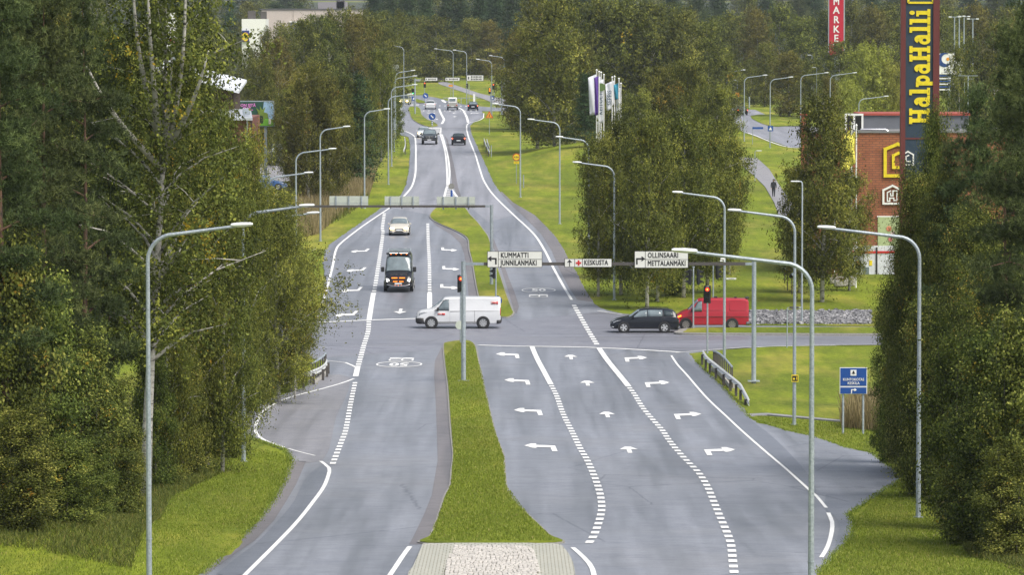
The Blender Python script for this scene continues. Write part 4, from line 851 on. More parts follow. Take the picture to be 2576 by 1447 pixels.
MB().box((x0 + w*.294, -.182, cz), (.09, .012, .28)).box((x0 + w*.294, -.183, cz), (.28, .012, .09)).build('red_cross', REDP, b)
text_obj('lettering', 'KESKUSTA', .37, INK, b, Matrix.Translation((x0 + w*.37 + .09, -.18, cz)), .004, .016, .68, 1.08, 'LEFT')
# rear side gantry of the opposite approach
t, s, yb = gantry((712, 716), (1236.5, 723), 516, 519, 'sign gantry seen from behind with pale green board backs')
for (l, r, tp, bt, lab) in [(828.5, 926, 493.5, 521, 0), (967.5, 1054, 494, 520.5, 0), (1098.5, 1195, 495, 523, 0)]:
    m, w, h, cx, cz = board(t, l, r, tp, bt, yb, True); m.box((cx, .15, cz), (w*.995, .02, h*.99)); b = m.build('sign_board', SIGNBACK, t)
    rb = MB().box((cx, .105, cz - h*.13), (w, .01, .03)).box((cx, .105, cz - h*.36), (w, .01, .03)); rb.build('rib', GALV, b)
    for k in (-.33, 0, .33): MB().box((cx + k*w, .07, cz - .06), (.10, .07, h + .12)).build('clamp', GALV, b)
# far junction gantry
t, s, yb = gantry((1044, 285), (1262, 290), 197, 200, 'far sign gantry with small white boards before the junction')
for (l, r, tp, bt) in [(1070, 1100, 195, 202.5), (1120.5, 1156, 195, 202.5), (1174.5, 1216, 189, 202.5)]:
    m, w, h, cx, cz = board(t, l, r, tp, bt, yb); b = MB().box((cx, -.13, cz), (w + .1, .04, h + .1)).build('sign_board', INK, t); MB().box((cx, -.16, cz), (w, .03, h)).build('panel', SIGNW, b)
    lt = MB()
    for i in range(7):
        for row in ((.0,) if h < .8 else (-.22, .22)): lt.box((cx + w*(-.22 + i*.095), -.18, cz + row*h), (w*.06, .012, min(.28, h*.5) * (.7 if i % 3 else 1)))
    lt.box((cx - w*.4, -.18, cz), (w*.06, .012, h*.5)); lt.build('lettering', INK, b)
# ------------------------------------------------------------------ traffic signals
RED_ON = glow('red_lamp', (1, .03, .012), 1.5); RED_CORE = glow('red_core', (1, .42, .08), 1.6); GREEN_ON = glow('green_lamp', (.04, 1, .25), 1.6); AMB_ON = glow('amber_lamp', (1, .26, .02), 1.8)
LENS = plain('dark_lens', (.02, .02, .02), .3)
def signal_head(t, cx, cz, face, lit, w=.30, h=.92, dy=-.12):
    """face: -1 toward viewer, +1 away, 0 sideways"""
    hd = MB().box((cx, 0 if face == 0 else face * .12, cz), (w if face else .2, .22 if face else .3, h), bev=.03).box((cx, face*.02, cz), ((w + .12) if face else .04, .02 if face else .44, h + .12)).build('signal_head', BLACK, t)
    for i in range(3):
        z = cz + h/2 - h*(i+.5)/3
        if face: 
            v = MB().tube([(cx, face*.23, z), (cx, face*.245, z)], w*.38, 14)
            lens = v.build('lens', {'r': RED_ON, 'g': GREEN_ON, 'a': AMB_ON}.get(lit if (lit, i) in (('r', 0), ('g', 2), ('a', 1), ('a', 0)) else '', LENS), hd)
            if lit == 'r' and i == 0 and face < 0: MB().tube([(cx, -.247, z), (cx, -.25, z)], w*.2, 12).build('lamp_core', RED_CORE, hd)
        for a in (-1, 1):
            if face: MB().box((cx + a*w*.40, face*.30, z + .03), (.012, .16, .2)).box((cx, face*.31, z + w*.42), (w*.8, .18, .015)).build('visor', BLACK, hd) if a == 1 else None
        if face == 0:
            for a in (-1, 1): MB().add([(cx+a*.10, -.12, z+.13), (cx+a*.36, -.10, z+.02), (cx+a*.10, -.12, z-.08), (cx+a*.10, .12, z+.13), (cx+a*.36, .10, z+.02), (cx+a*.10, .12, z-.08)], [(0,1,2),(5,4,3),(0,3,4,1),(1,4,5,2)]).build('visor', BLACK, hd) if (a == 1) == (cx > 0) else None
def signal(px, by, ty, label, heads, r=.055, group='traffic signals'):
    x, y, z = at(px, by); H = onp(px, ty, y).z - z; t = thing('traffic_signal', label, 'traffic light', (x, y, z), 0, group)
    MB().tube([(0,0,-.1),(0,0,H)], [r, r*.9], 10).tube([(0,0,H),(0,0,H+.06)], r*1.5, 8).build('pole', GALV, t, True)
    s = S(x, y, z + 3)
    for (hx, hy, face, lit) in heads: signal_head(t, (hx - px)/s, onp(hx, hy, y).z - z, face, lit)
    return t, x, y, z, s
t, *_ = signal(1159, 866, 693, 'red traffic light beside the left post of the nearest gantry', [(1159.5, 714, -1, 'r')])
o = MB().tube([(-.06,-.09,1.15),(-.06,-.07,1.15)], .26, 20).build('round_sign', SIGNBACK, t)
signal(1744, 832, 673, 'unlit black twin traffic light pole at the kerb nose in front of the red van', [(1736, 697, 0, ''), (1756.5, 697, 0, '')])
signal(1779.5, 887, 722, 'red traffic light on a pole in front of the red van', [(1778.5, 741, -1, 'r')])
signal(1794, 775, 668, 'black traffic light turned away behind the red van', [(1804, 685, 0, '')])
t, x, y, z, s = signal(1247.5, 795, 668, 'traffic light pole on the median with a dark head under the place name board', [(1243, 683, 0, '')])
MB().tube([(.07,.10,onp(1251,757,y).z-z),(.07,.12,onp(1251,757,y).z-z)], .33, 20).build('round_sign', BLUE, t)
g = 'far traffic signals'
signal(1043, 268, 221, 'far green traffic light on the left median', [(1039, 230, -1, 'g')], group=g); signal(1068, 257, 203, 'far red traffic light on the small island', [(1068.5, 213, -1, 'r')], group=g)
signal(1243, 276, 207, 'far red traffic light on the right of the junction', [(1241.5, 217, -1, 'r')], group=g); signal(1234, 284, 219, 'far amber traffic light just left of the far right red one', [(1232, 228, -1, 'a')], group=g); signal(1180, 262, 212, 'far dark traffic light seen beside the far right lamp', [(1176, 216, 0, '')], group=g)
# ------------------------------------------------------------------ traffic signs
def post_sign(px, by, ty, label, cat='sign', r=.035, group=None, nm='road_sign'):
    x, y, z = at(px, by); H = onp(px, ty, y).z - z; t = thing(nm, label, cat, (x, y, z), 0, group); MB().tube([(0,0,-.1),(0,0,H)], r, 8).build('post', GALV, t, True); return t, H
def keep_right(px, by, ty, label, pr):
    t, H = post_sign(px, by, ty, label, 'sign', .045, 'blue keep right signs'); R_ = pr
    d = MB().tube([(0,-.06,H-R_),(0,-.04,H-R_)], R_, 22).build('sign_disc', BLUE, t)
    MB().prism([(-.16*R_/.33,.10*R_/.33),(-.10*R_/.33,.17*R_/.33),(.07*R_/.33,-.02),(.11*R_/.33,.03),(.15*R_/.33,-.16*R_/.33),(-.03,-.12*R_/.33),(.01,-.08*R_/.33)], Matrix.Translation((0,-.067,H-R_)), .01).build('arrow', WHITE, d)
    b = MB(); w = MB(); hh = (H - 2*R_ - .05) / 7
    for k in range(7): (b if k % 2 else w).tube([(0,0,.05+hh*k),(0,0,.05+hh*(k+1))], .10, 10)
    b.build('blue_band', BLUE, t); w.build('white_band', WHITE, t); return t
keep_right(1087, 318, 284, 'blue keep right sign on a striped post at the island tip', .52); keep_right(1070.5, 260, 233.5, 'blue keep right sign on a striped post on the small far island', .50)
t, H = post_sign(1136, 497, 461, 'round sign seen from behind on the painted median tip', r=.04); MB().tube([(0,-.06,H-.30),(0,-.04,H-.30)], .30, 22).build('sign_disc', plain('grey_back', (.22,.22,.20), .6), t); MB().tube([(0,0,.1),(0,0,.75)], .11, 10).build('blue_band', BLUE, t)
t, H = post_sign(1041, 268, 243, 'blue pedestrian crossing sign under the far green light'); MB().box((0,-.06,H-.3),(.72,.03,.72)).build('sign_plate', BLUE, t); MB().prism([(-.22,-.2),(0,.22),(.22,-.2)], Matrix.Translation((0,-.085,H-.3)), .01).build('triangle', WHITE, t)
t, H = post_sign(1238, 275, 241, 'blue pedestrian crossing sign at the far right signals'); MB().box((0,-.06,H-.3),(.72,.03,.72)).build('sign_plate', BLUE, t); MB().prism([(-.22,-.2),(0,.22),(.22,-.2)], Matrix.Translation((0,-.085,H-.3)), .01).build('triangle', WHITE, t)
t, H = post_sign(1938, 372, 317, 'blue crossing sign on the side road lamp line'); MB().box((0,-.06,H-.3),(.70,.03,.70)).build('sign_plate', BLUE, t); MB().prism([(-.22,-.2),(0,.22),(.22,-.2)], Matrix.Translation((0,-.085,H-.3)), .01).build('triangle', WHITE, t)
t, H = post_sign(1893, 362, 319, 'low blue street name sign beside the side road'); MB().box((.7,-.05,H-.15),(1.4,.03,.28)).build('sign_plate', BLUE, t)
t, H = post_sign(1231, 337, 280, 'orange warning triangle on a thin post right of the road'); p = MB().prism([(-.55,-.42),(0,.55),(.55,-.42)], Matrix.Translation((0,-.06,H-.5)), .02).build('warning_triangle', REDP, t); MB().prism([(-.42,-.34),(0,.40),(.42,-.34)], Matrix.Translation((0,-.08,H-.5)), .015).build('yellow_field', ORA, p); MB().prism([(-.05,-.24),(.05,-.24),(.04,.12),(-.04,.12)], Matrix.Translation((0,-.095,H-.5)), .01).build('symbol', INK, p)
t, H = post_sign(1299, 461, 386, 'round yellow height limit sign on a post right of the road'); d = MB().tube([(0,-.06,H-.38),(0,-.04,H-.38)], .40, 24).build('sign_disc', REDP, t); MB().tube([(0,-.07,H-.38),(0,-.065,H-.38)], .32, 24).build('yellow_field', YEL, d); text_obj('lettering', '4,2m', .26, INK, d, Matrix.Translation((0,-.08,H-.38)), .003, .01); q = MB().box((0,-.06,H-.97),(.56,.02,.26)).build('sign_plate', YEL, t); text_obj('lettering', '100 m', .14, INK, q, Matrix.Translation((0,-.08,H-.97)), .003, .004)
t, H = post_sign(1317, 471, 440, 'short grey marker post near the round yellow sign', 'post', .06)
t, H = post_sign(1197, 265, 230, 'white marker board with a blue striped post at the far crossing'); MB().box((-.3,-.03,H*.45),(.35,.04,H*.75)).build('board', WHITE, t)
t, H = post_sign(1134, 247, 213, 'small yellow distance plate on a thin post at the far lawn'); MB().box((0,-.05,H-.15),(.8,.03,.36)).build('sign_plate', ORA, t)
t, H = post_sign(1855, 262, 232, 'small orange sign above the dark car on the side road'); MB().box((0,-.05,H-.4),(.8,.03,.8)).build('sign_plate', ORA, t)
t, H = post_sign(1885, 270, 243, 'white post right of the orange sign by the side road', 'post', .12)
t, H = post_sign(1160, 262, 246, 'low pale barrier at the far footpath', 'barrier', .06); MB().box((0,0,H),(6.5,.08,.09)).build('rail', GALV, t)
# blue camp sign
x, y, z = at(2146, 1089); s = S(x, y, z + 2); t = thing('direction_sign', 'big blue camp direction sign on two posts, partly under leaves', 'sign', (x, y, z)); H = onp(2120, 926, y).z - z
for k in (-25.5, 25): MB().tube([(k/s,0,-.2),(k/s,0,H)], .05, 10).build('post', GALV, t, True)
w, h = 69/s, 67/s; top = onp(2146, 924.5, y).z - z; b = MB().box((0,-.08,top-h/2),(w,.03,h)).build('sign_board', WHITE, t); e = .03
MB().box((0,-.10,top-h*.36),(w-2*e,.02,h*.72-2*e)).build('upper_field', BLUE, b); MB().box((0,-.10,top-h*.87),(w-2*e,.02,h*.26-e)).build('lower_field', BLUE, b)
MB().prism([(u*-.52, v*.55) for u, v in ARW_L], Matrix.Translation((0,-.118,top-h*.86)), .01).build('arrow', WHITE, b)
sy = MB().box((0,-.115,top-h*.20),(.26,.012,.26)).build('symbol_panel', WHITE, b); MB().prism([(-.09,-.06),(-.02,.02),(-.05,.02),(0,.09),(.05,.02),(.02,.02),(.09,-.06),(.01,-.06),(.01,-.09),(-.01,-.09),(-.01,-.06)], Matrix.Translation((0,-.126,top-h*.19)), .008).build('tree_symbol', INK, sy)
text_obj('lettering', 'KUNTOKOTAS', .17, WHITE, b, Matrix.Translation((0,-.115,top-h*.46)), .003, .004, .82); text_obj('lettering', 'KESKILA', .17, WHITE, b, Matrix.Translation((0,-.115,top-h*.60)), .003, .004, .85)
# small things fixed to lamps
x, y, z = at(1998, 1067); zz = onp(2000, 952, y).z; t = thing('camera_sign', 'small yellow box sign with a black symbol on the right lamp post', 'sign', (x + .02, y - .12, zz - .18)); p = MB().box((0,0,.18),(.31,.03,.33)).build('sign_plate', YEL, t); MB().box((0,-.02,.18),(.25,.012,.24)).build('symbol', INK, p); MB().box((.08,-.032,.18),(.03,.01,.14)).tube([(-.05,-.03,.16),(-.05,-.035,.16)], .05, 12).build('symbol_mark', YEL, p)
x, y, z = at(1822, 905); zz = onp(1840, 701, y).z; t = thing('street_name_sign', 'white street name plate on the lamp post behind the guard rail', 'sign', (x + .1, y - .1, zz)); MB().box((.28,0,0),(.56,.02,.10)).build('plate', SIGNW, t); text_obj('lettering', 'Vapaudentie', .07, INK, t, Matrix.Translation((.28,-.014,0)), .002)
zz = onp(1815, 651, y).z; t = thing('traffic_camera', 'two small white camera boxes on the lamp post behind the guard rail', 'camera', (x - .02, y - .1, zz)); MB().box((-.12,0,0),(.2,.14,.09), bev=.02).build('camera_body', WHITE, t); MB().box((-.17,0,-.12),(.16,.14,.08), bev=.02).box((0,.02,-.05),(.05,.08,.25)).build('camera_bracket', WHITE, t)
# low barrier frame by the kerb
x, y, z = at(1979.5, 873); s = S(x, y, z + 1); H = onp(1979, 774, y).z - z; t = thing('pipe_barrier', 'thin grey pipe frame standing beside the kerbed verge on the right', 'barrier', (x, y, z)); MB().tube([(0,0,-.1),(.03,0,H),(.85,0,H)], .035, 8).build('pipe_frame', GALV, t, True); MB().box((.42,0,H),(.55,.09,.12)).build('sleeve', DARKST, t)
# ------------------------------------------------------------------ guard rails
RAILW = plain('rail_metal', (.66, .67, .66), .45, .3, var=.12, scale=6)
def guard_rail(pts_px, label, ht=.62, posts=6, dropend=False, fn=0):
    P = smooth_poly([G(*p) for p in pts_px], False, 6); x0, y0 = P[0]; t = thing('guard_rail', label, 'guard rail', (x0, y0, prof(y0)))
    prof_ = [(-.155,.02),(-.09,-.05),(-.03,0.0),(.03,0.0),(.09,-.05),(.155,.02)]; v, f = [], []; n = len(P)
    for i, (x, y) in enumerate(P):
        a, b = P[max(0,i-1)], P[min(n-1,i+1)]; d = math.hypot(b[0]-a[0], b[1]-a[1]); nx_, ny_ = -(b[1]-a[1])/d, (b[0]-a[0])/d; q = i/(n-1); h = ht
        if dropend: h = ht * min(1, (1-q)*4 + .18, q*5+.75 if dropend == 2 else 9)
        for (dz, o_) in prof_: v.append((x - x0 + nx_*o_*fn_sign, y - y0 + ny_*o_*fn_sign, prof(y) - prof(y0) + h + dz))
    for i in range(n-1):
        for k in range(5): f.append((i*6+k, i*6+k+1, (i+1)*6+k+1, (i+1)*6+k))
    me = MB().add(v, f); o = me.build('rail', RAILW, t, True, fixn=False); md = o.modifiers.new('thick', 'SOLIDIFY'); md.thickness = .015
    for k in range(posts):
        i = int((k + .5) / posts * (n-1)); x, y = P[i]; a, b = P[max(0,i-1)], P[min(n-1,i+1)]; d = math.hypot(b[0]-a[0], b[1]-a[1]); nx_, ny_ = -(b[1]-a[1])/d, (b[0]-a[0])/d
        q = i/(n-1); h = ht*min(1, (1-q)*4+.18) if dropend else ht
        MB().box((x-x0 - nx_*.1*fn_sign, y-y0 - ny_*.1*fn_sign, prof(y)-prof(y0)+h/2-.05), (.13,.10,h+.1), rz=math.atan2(ny_, nx_)).build('post', DARKST, t)
    return t
fn_sign = 1; guard_rail([(1768,912),(1780,930),(1797,945),(1825,968),(1850,989),(1868,1005),(1885,1020)], 'guard rail curving beside the right carriageway', posts=9, dropend=1, ht=.55)
fn_sign = -1; guard_rail([(822,938),(818,949),(800,962),(765,975),(720,989),(672,1003)], 'guard rail curving in front of the left side path', posts=7, ht=.6)
guard_rail([(1017,358),(1019,368),(1019,380),(1015,393)], 'short white guard rail at the left road bend', posts=3); fn_sign = 1; guard_rail([(1218,362),(1222,375),(1228,388),(1232,397)], 'short white guard rail on the right verge', posts=3); guard_rail([(1225,364),(1229,378),(1232,386)], 'second short guard rail behind the white one on the right verge', posts=2)
def bar_rail(pts_px, label, ht=1.05, nb=9):
    P = [G(*p) for p in pts_px]; x0, y0 = P[0]; t = thing('bridge_railing', label, 'railing', (x0, y0, prof(y0))); sp_ = smooth_poly(P, False, 6); q = [(x-x0, y-y0, prof(y)-prof(y0)) for x, y in sp_]
    MB().tube([(a,b,c+ht) for a,b,c in q], .055, 8).build('top_rail', GALV, t, True); MB().tube([(a,b,c+.22) for a,b,c in q], .035, 6).build('bottom_rail', DARKST, t, True)
    for k in range(nb+1):
        f_ = k/nb*(len(q)-1); i = min(len(q)-2, int(f_)); u = f_-i; p = Vector(q[i]).lerp(Vector(q[i+1]), u); MB().box((p.x, p.y, p.z+ht/2), (.07,.07,ht)).build('bar', DARKST, t)
    MB().tube([(a,b,c+.02) for a,b,c in q], .22, 4).build('footing', CONC, t); return t
bar_rail([(1795,932),(1806,936),(1822,950),(1842,975)], 'dark pedestrian railing behind the right guard rail', nb=12); bar_rail([(820,937),(816,943),(800,956),(782,966)], 'dark pedestrian railing behind the left guard rail', nb=9)
t, H = post_sign(1236, 394, 365, 'short white pole next to the small right guard rail', 'post', .05)
# ------------------------------------------------------------------ vehicles
GLASS = plain('car_glass', (.03, .045, .05), .08, 0, .1, 1, 0, .8); GLASSL = plain('sky_glass', (.16, .20, .22), .07, 0, .3, 1.5, 0, .8); TYRE = plain('tyre', (.018, .018, .02), .8, var=.2); RIM = plain('alloy_rim', (.62, .63, .64), .3, .6, .1); STEELR = plain('steel_rim', (.22, .21, .20), .5, .4, .2)
HEADL = glow('headlight_on', (1, .74, .36), 5); HEADO = plain('headlight', (.36, .38, .40), .1, var=.3, scale=9); TAILR = plain('tail_red', (.50, .02, .02), .25); TAILON = glow('tail_on', (1, .10, .03), 3); AMBL = glow('amber_bar', (1, .20, .01), 2.2); PLATE = plain('number_plate', (.70, .72, .74), .4)
CHROME = plain('chrome', (.6, .6, .62), .15, .9, .05); TRIMB = plain('black_trim', (.02, .02, .022), .55); INT = plain('car_interior', (.03, .028, .025), .8)
def paint(name, col, rough=.28): return plain('paint_' + name, col, rough, 0, .04, 2, .25, .35)
RING = 13
def car_grid(st):
    """stations (x, zbot, zbelt, zroof, wbot, wbelt, wroof) rear to front"""
    g_ = []
    for (x, zb, zl, zr, wb, wl, wr) in st:
        half = [(wb*.92, zb), (wb, zb+.06), (max(wb, wl)*1.0, zb+(zl-zb)*.42), (wl, zl-.03), (wl*.985, zl), (wr+(wl-wr)*.14, zr-(zr-zl)*.16), (wr*.86, zr-.012)]
        ring = [(x, -w, z) for w, z in half] + [(x, 0, zr + .015)] + [(x, w, z) for w, z in reversed(half)]
        g_.append([Vector(p) for p in ring])
    return g_
def refine(st, k=4):
    out = []
    for i in range(len(st)-1):
        p0, p1, p2, p3 = st[max(0,i-1)], st[i], st[i+1], st[min(len(st)-1,i+2)]
        for j in range(k):
            t = j/k; row = []
            for q in range(7):
                m1, m2 = (p2[q]-p0[q])*.35, (p3[q]-p1[q])*.35
                if q == 0: row.append(p1[0]+(p2[0]-p1[0])*t); continue
                # monotone hermite
                d = p2[q]-p1[q]
                if d == 0: m1 = m2 = 0
                else:
                    m1 = 0 if m1*d < 0 else math.copysign(min(abs(m1), 1.4*abs(d)), d); m2 = 0 if m2*d < 0 else math.copysign(min(abs(m2), 1.4*abs(d)), d)
                h00=2*t**3-3*t*t+1; h10=t**3-2*t*t+t; h01=-2*t**3+3*t*t; h11=t**3-t*t; row.append(h00*p1[q]+h10*m1+h01*p2[q]+h11*m2)
            out.append(tuple(row))
    out.append(st[-1]); return out
class Car:
    def __init__(s, name, label, cat, px, py, rz, st, mat, group=None, k=4, Z=None):
        x, y, z = at(px, py); s.t = thing(name, label, cat, (x, y, z + .02), rz, group); s.st = st; s.k = k; s.g = car_grid(refine(st, k)); n = len(s.g[0])
        v = [p for r in s.g for p in r]; f = []
        for i in range(len(s.g)-1):
            for j in range(n-1): f.append((i*n+j, i*n+j+1, (i+1)*n+j+1, (i+1)*n+j))
            f.append((i*n+n-1, i*n, (i+1)*n, (i+1)*n+n-1))
        f += [tuple(range(n)), tuple(range((len(s.g)-1)*n, len(s.g)*n))]
        s.body = MB().add(v, f).build('body', mat, s.t, True); s.mat = mat
    def P(s, u, v):     # u in station numbers, v in ring numbers
        u *= s.k; i = max(0, min(len(s.g)-2, int(u))); a = u - i; j = max(0, min(len(s.g[0])-2, int(v))); b = v - j
        p = s.g[i][j].lerp(s.g[i+1][j], a); q = s.g[i][j+1].lerp(s.g[i+1][j+1], a); return p.lerp(q, b)
    def patch(s, nm, corners, mat, off=.012, n=8, m=4, parent=None):
        c = corners; v, f = [], []        # corners: four (u, v) going round
        for i in range(n+1):
            for j in range(m+1):
                a, b = i/n, j/m; uv = [(c[0][q]*(1-a)+c[1][q]*a)*(1-b) + (c[3][q]*(1-a)+c[2][q]*a)*b for q in range(2)]
                e = .06; pu = s.P(uv[0]+e, uv[1]) - s.P(uv[0]-e, uv[1]); pv = s.P(uv[0], uv[1]+e*2) - s.P(uv[0], uv[1]-e*2); nn = pu.cross(pv)
                p = s.P(*uv)
                if nn.length < 1e-9: nn = Vector((0, p.y, .3))
                nn.normalize(); ce = Vector((p.x*.6, 0, .6))
                if nn.dot(p - ce) < 0: nn = -nn
                v.append(p + nn*off)
        for i in range(n):
            for j in range(m): f.append((i*(m+1)+j, i*(m+1)+j+1, (i+1)*(m+1)+j+1, (i+1)*(m+1)+j))
        o = MB().add(v, f).build(nm, mat, parent or s.t, True, fixn=False); md = o.modifiers.new('t', 'SOLIDIFY'); md.thickness = off*.8; md.offset = 0; return o
    def wheels(s, xs, r, w, half, rim=None, spokes=5):
        rim = rim or RIM
        for x in xs:
            for sd in (-1, 1):
                y = sd*half; wb = MB().tube([(x, sd*(half-.02), r), (x, sd*(half+.012), r)], r*1.17, 22).build('wheel_arch', TRIMB, s.t)
                wh = bpy.data.objects.new('wheel', None); C.objects.link(wh); wh.parent = s.t; wh.location = (x, y, r)
                prof_ = [(.60,-w/2),(.97,-w/2),(1,-w*.3),(1,w*.3),(.96,w/2),(.66,w/2+.005)]; v, f = [], []; N = 24
                for i in range(N):
                    a = 2*math.pi*i/N
                    for (q, d) in prof_: v.append((r*q*math.cos(a), sd*(d-w*.30), r*q*math.sin(a)))
                K = len(prof_)
                for i in range(N):
                    for k_ in range(K-1): f.append((i*K+k_, ((i+1)%N)*K+k_, ((i+1)%N)*K+k_+1, i*K+k_+1))
                MB().add(v, f).build('tyre', TYRE, wh, True)
                MB().tube([(0, sd*(w*.02), 0), (0, sd*(w*.08), 0)], r*.66, 20).build('wheel_well', INT, wh)
                R_ = MB().tube([(0, sd*w*.1, 0), (0, sd*w*.26, 0)], r*.15, 10)
                for i in range(spokes):
                    a = 2*math.pi*i/spokes+.3; M = Matrix.Rotation(a, 4, 'Y'); R_.add([M @ Vector(p) for p in [(-.035, sd*w*.17, r*.1),(.035, sd*w*.17, r*.1),(.06, sd*w*.2, r*.64),(-.06, sd*w*.2, r*.64),(-.035, sd*w*.1, r*.1),(.035, sd*w*.1, r*.1),(.06, sd*w*.1, r*.64),(-.06, sd*w*.1, r*.64)]], [(0,1,2,3),(7,6,5,4),(0,3,7,4),(1,5,6,2)])
                ring = []; 
                for i in range(N+1): a = 2*math.pi*i/N; ring.append((r*.635*math.cos(a), sd*w*.2, r*.635*math.sin(a)))
                R_.tube(ring, r*.035, 5, False).build('rim', rim, wh, True)
    def box(s, nm, c, d, mat, bev=.02, parent=None): return MB().box(c, d, bev=min(bev, min(d)*.4)).build(nm, mat, parent or s.t, True)
    def mirrors(s, x, z, half, mat, sz=(.16,.22,.17)):
        for sd in (-1, 1): s.box('mirror', (x, sd*(half+sz[1]*.5), z), sz, mat, .04)
    def plate(s, x, z, w=.52): s.box('number_plate', (x, 0, z), (.02, w, .12), PLATE, .004)
def sedan(name, label, px, py, rz, mat, L=4.4, W=.86, H=1.46, hatch=False, lights=None, tail=None, rim=None, group=None, front=True, glass=None, pl=True, suv=0):
    h = L/2; hb = .92 + suv*.1; rb = .20 + suv*.06
    rear = [(-h, rb+.12, hb*.86, hb*.90, W*.86, W*.86, W*.66), (-h+.10, rb, hb*.96, hb*1.03, W*.93, W*.95, W*.74)]
    if hatch: rear += [(-h+.22, rb, hb*1.02, hb*1.10, W*.96, W*.97, W*.76), (-h+.62, rb, hb*1.03, H*.93, W, W*.985, W*.70), (-h+1.1, rb, hb*1.02, H*.99, W, W, W*.70)]
    else: rear += [(-h+.55, rb, hb*.98, hb*1.06, W*.97, W*.98, W*.74), (-h+1.25, rb, hb*.99, H*.96, W, W, W*.67), (-h+1.6, rb, hb*.99, H*.995, W, W, W*.67)]
    st = rear + [(-.05, rb, hb*.98, H, W, W, W*.68), (.35, rb, hb*.97, H*.975, W, W, W*.67), (1.10, rb, hb*.97, hb*1.04, W, W*.985, W*.76), (1.35, rb, hb*.93, hb*1.00, W, W*.97, W*.78), (h-.35, rb, hb*.78, hb*.86, W*.96, W*.90, W*.72), (h-.08, rb+.02, hb*.66, hb*.72, W*.88, W*.82, W*.62), (h, rb+.10, hb*.55, hb*.60, W*.78, W*.74, W*.56)]
    c = Car(name, label, 'car', px, py, rz, st, mat, group); gl = glass or GLASS
    c.patch('windscreen', [(6.12,5.3),(6.95,4.7),(6.95,9.3),(6.12,8.7)], gl)
    if hatch: c.patch('rear_window', [(2.15,4.9),(2.95,5.3),(2.95,8.7),(2.15,9.1)], gl)
    else: c.patch('rear_window', [(2.15,5.0),(2.9,5.3),(2.9,8.7),(2.15,9.0)], gl)
    for a in (0, 1):
        m = (lambda v: v) if a == 0 else (lambda v: 14-v)
        c.patch('side_window', [(5.1,m(4.15)),(6.75,m(4.15)),(6.1,m(4.95)),(5.1,m(5.0))], gl, n=6, m=2); c.patch('side_window', [(3.3,m(4.15)),(5.03,m(4.15)),(5.03,m(5.0)),(3.6,m(4.95))], gl, n=6, m=2)
        if hatch: c.patch('side_window', [(2.7,m(4.3)),(3.25,m(4.15)),(3.5,m(4.9)),(3.0,m(4.85))], gl, n=3, m=2)
        c.patch('headlight', [(8.1,m(3.15)),(9.45,m(2.6)),(9.35,m(4.0)),(8.3,m(4.2))], HEADO, n=4, m=3)
        if lights: c.box('headlight', (h+.03, (1 if a else -1)*W*.70, hb*.66), (.10, .36, .20), lights, .04)
        c.patch('tail_light', [(.05,m(2.6)),(1.1,m(2.9)),(1.2,m(4.2)),(.05,m(4.4))], tail or TAILR, n=4, m=3)
    c.wheels((h-.85, -h+.80), .325+suv*.04, .21, W-.01, rim); c.mirrors(.95, hb*1.02, W-.02, mat, (.12,.18,.13))
    c.box('front_bumper', (h-.05, 0, rb+.12), (.16, W*1.45, .20), mat, .05); c.box('lower_grille', (h+.03, 0, rb+.10), (.06, W*.9, .10), TRIMB); c.box('grille', (h+.0, 0, hb*.56), (.08, W*.78, .12), TRIMB, .03)
    c.box('rear_bumper', (-h+.03, 0, rb+.16), (.16, W*1.6, .26), mat, .05); c.box('rear_diffuser', (-h-.02, 0, rb+.02), (.12, W*1.3, .10), TRIMB)
    if pl: c.plate(h+.055, rb+.26); c.plate(-h-.055, rb+.36 if hatch else rb+.42)
    return c
PI = math.pi
# black estate car crossing -------------------------------------------------
BLK = paint('black', (.008, .010, .016), .2)
st = [(-2.13,.36,.80,.86,.74,.74,.60),(-2.05,.26,.94,1.02,.82,.83,.64),(-1.92,.24,.98,1.22,.84,.85,.62),(-1.72,.24,.98,1.40,.86,.86,.60),(-1.2,.24,.965,1.47,.87,.87,.60),(-.2,.24,.94,1.49,.87,.87,.60),(.25,.24,.92,1.45,.87,.87,.60),(1.02,.24,.90,1.00,.87,.85,.66),(1.25,.24,.86,.95,.87,.84,.68),(1.75,.24,.74,.84,.85,.79,.64),(2.03,.27,.62,.70,.78,.73,.56),(2.13,.36,.52,.56,.68,.66,.48)]
c = Car('estate_car', 'black estate car with silver alloy wheels crossing to the left', 'car', 1621, 836, PI, st, BLK)
c.patch('windscreen', [(6.12,5.3),(6.95,4.7),(6.95,9.3),(6.12,8.7)], GLASSL); c.patch('rear_window', [(1.3,5.0),(2.8,5.2),(2.8,8.8),(1.3,9.0)], GLASS)
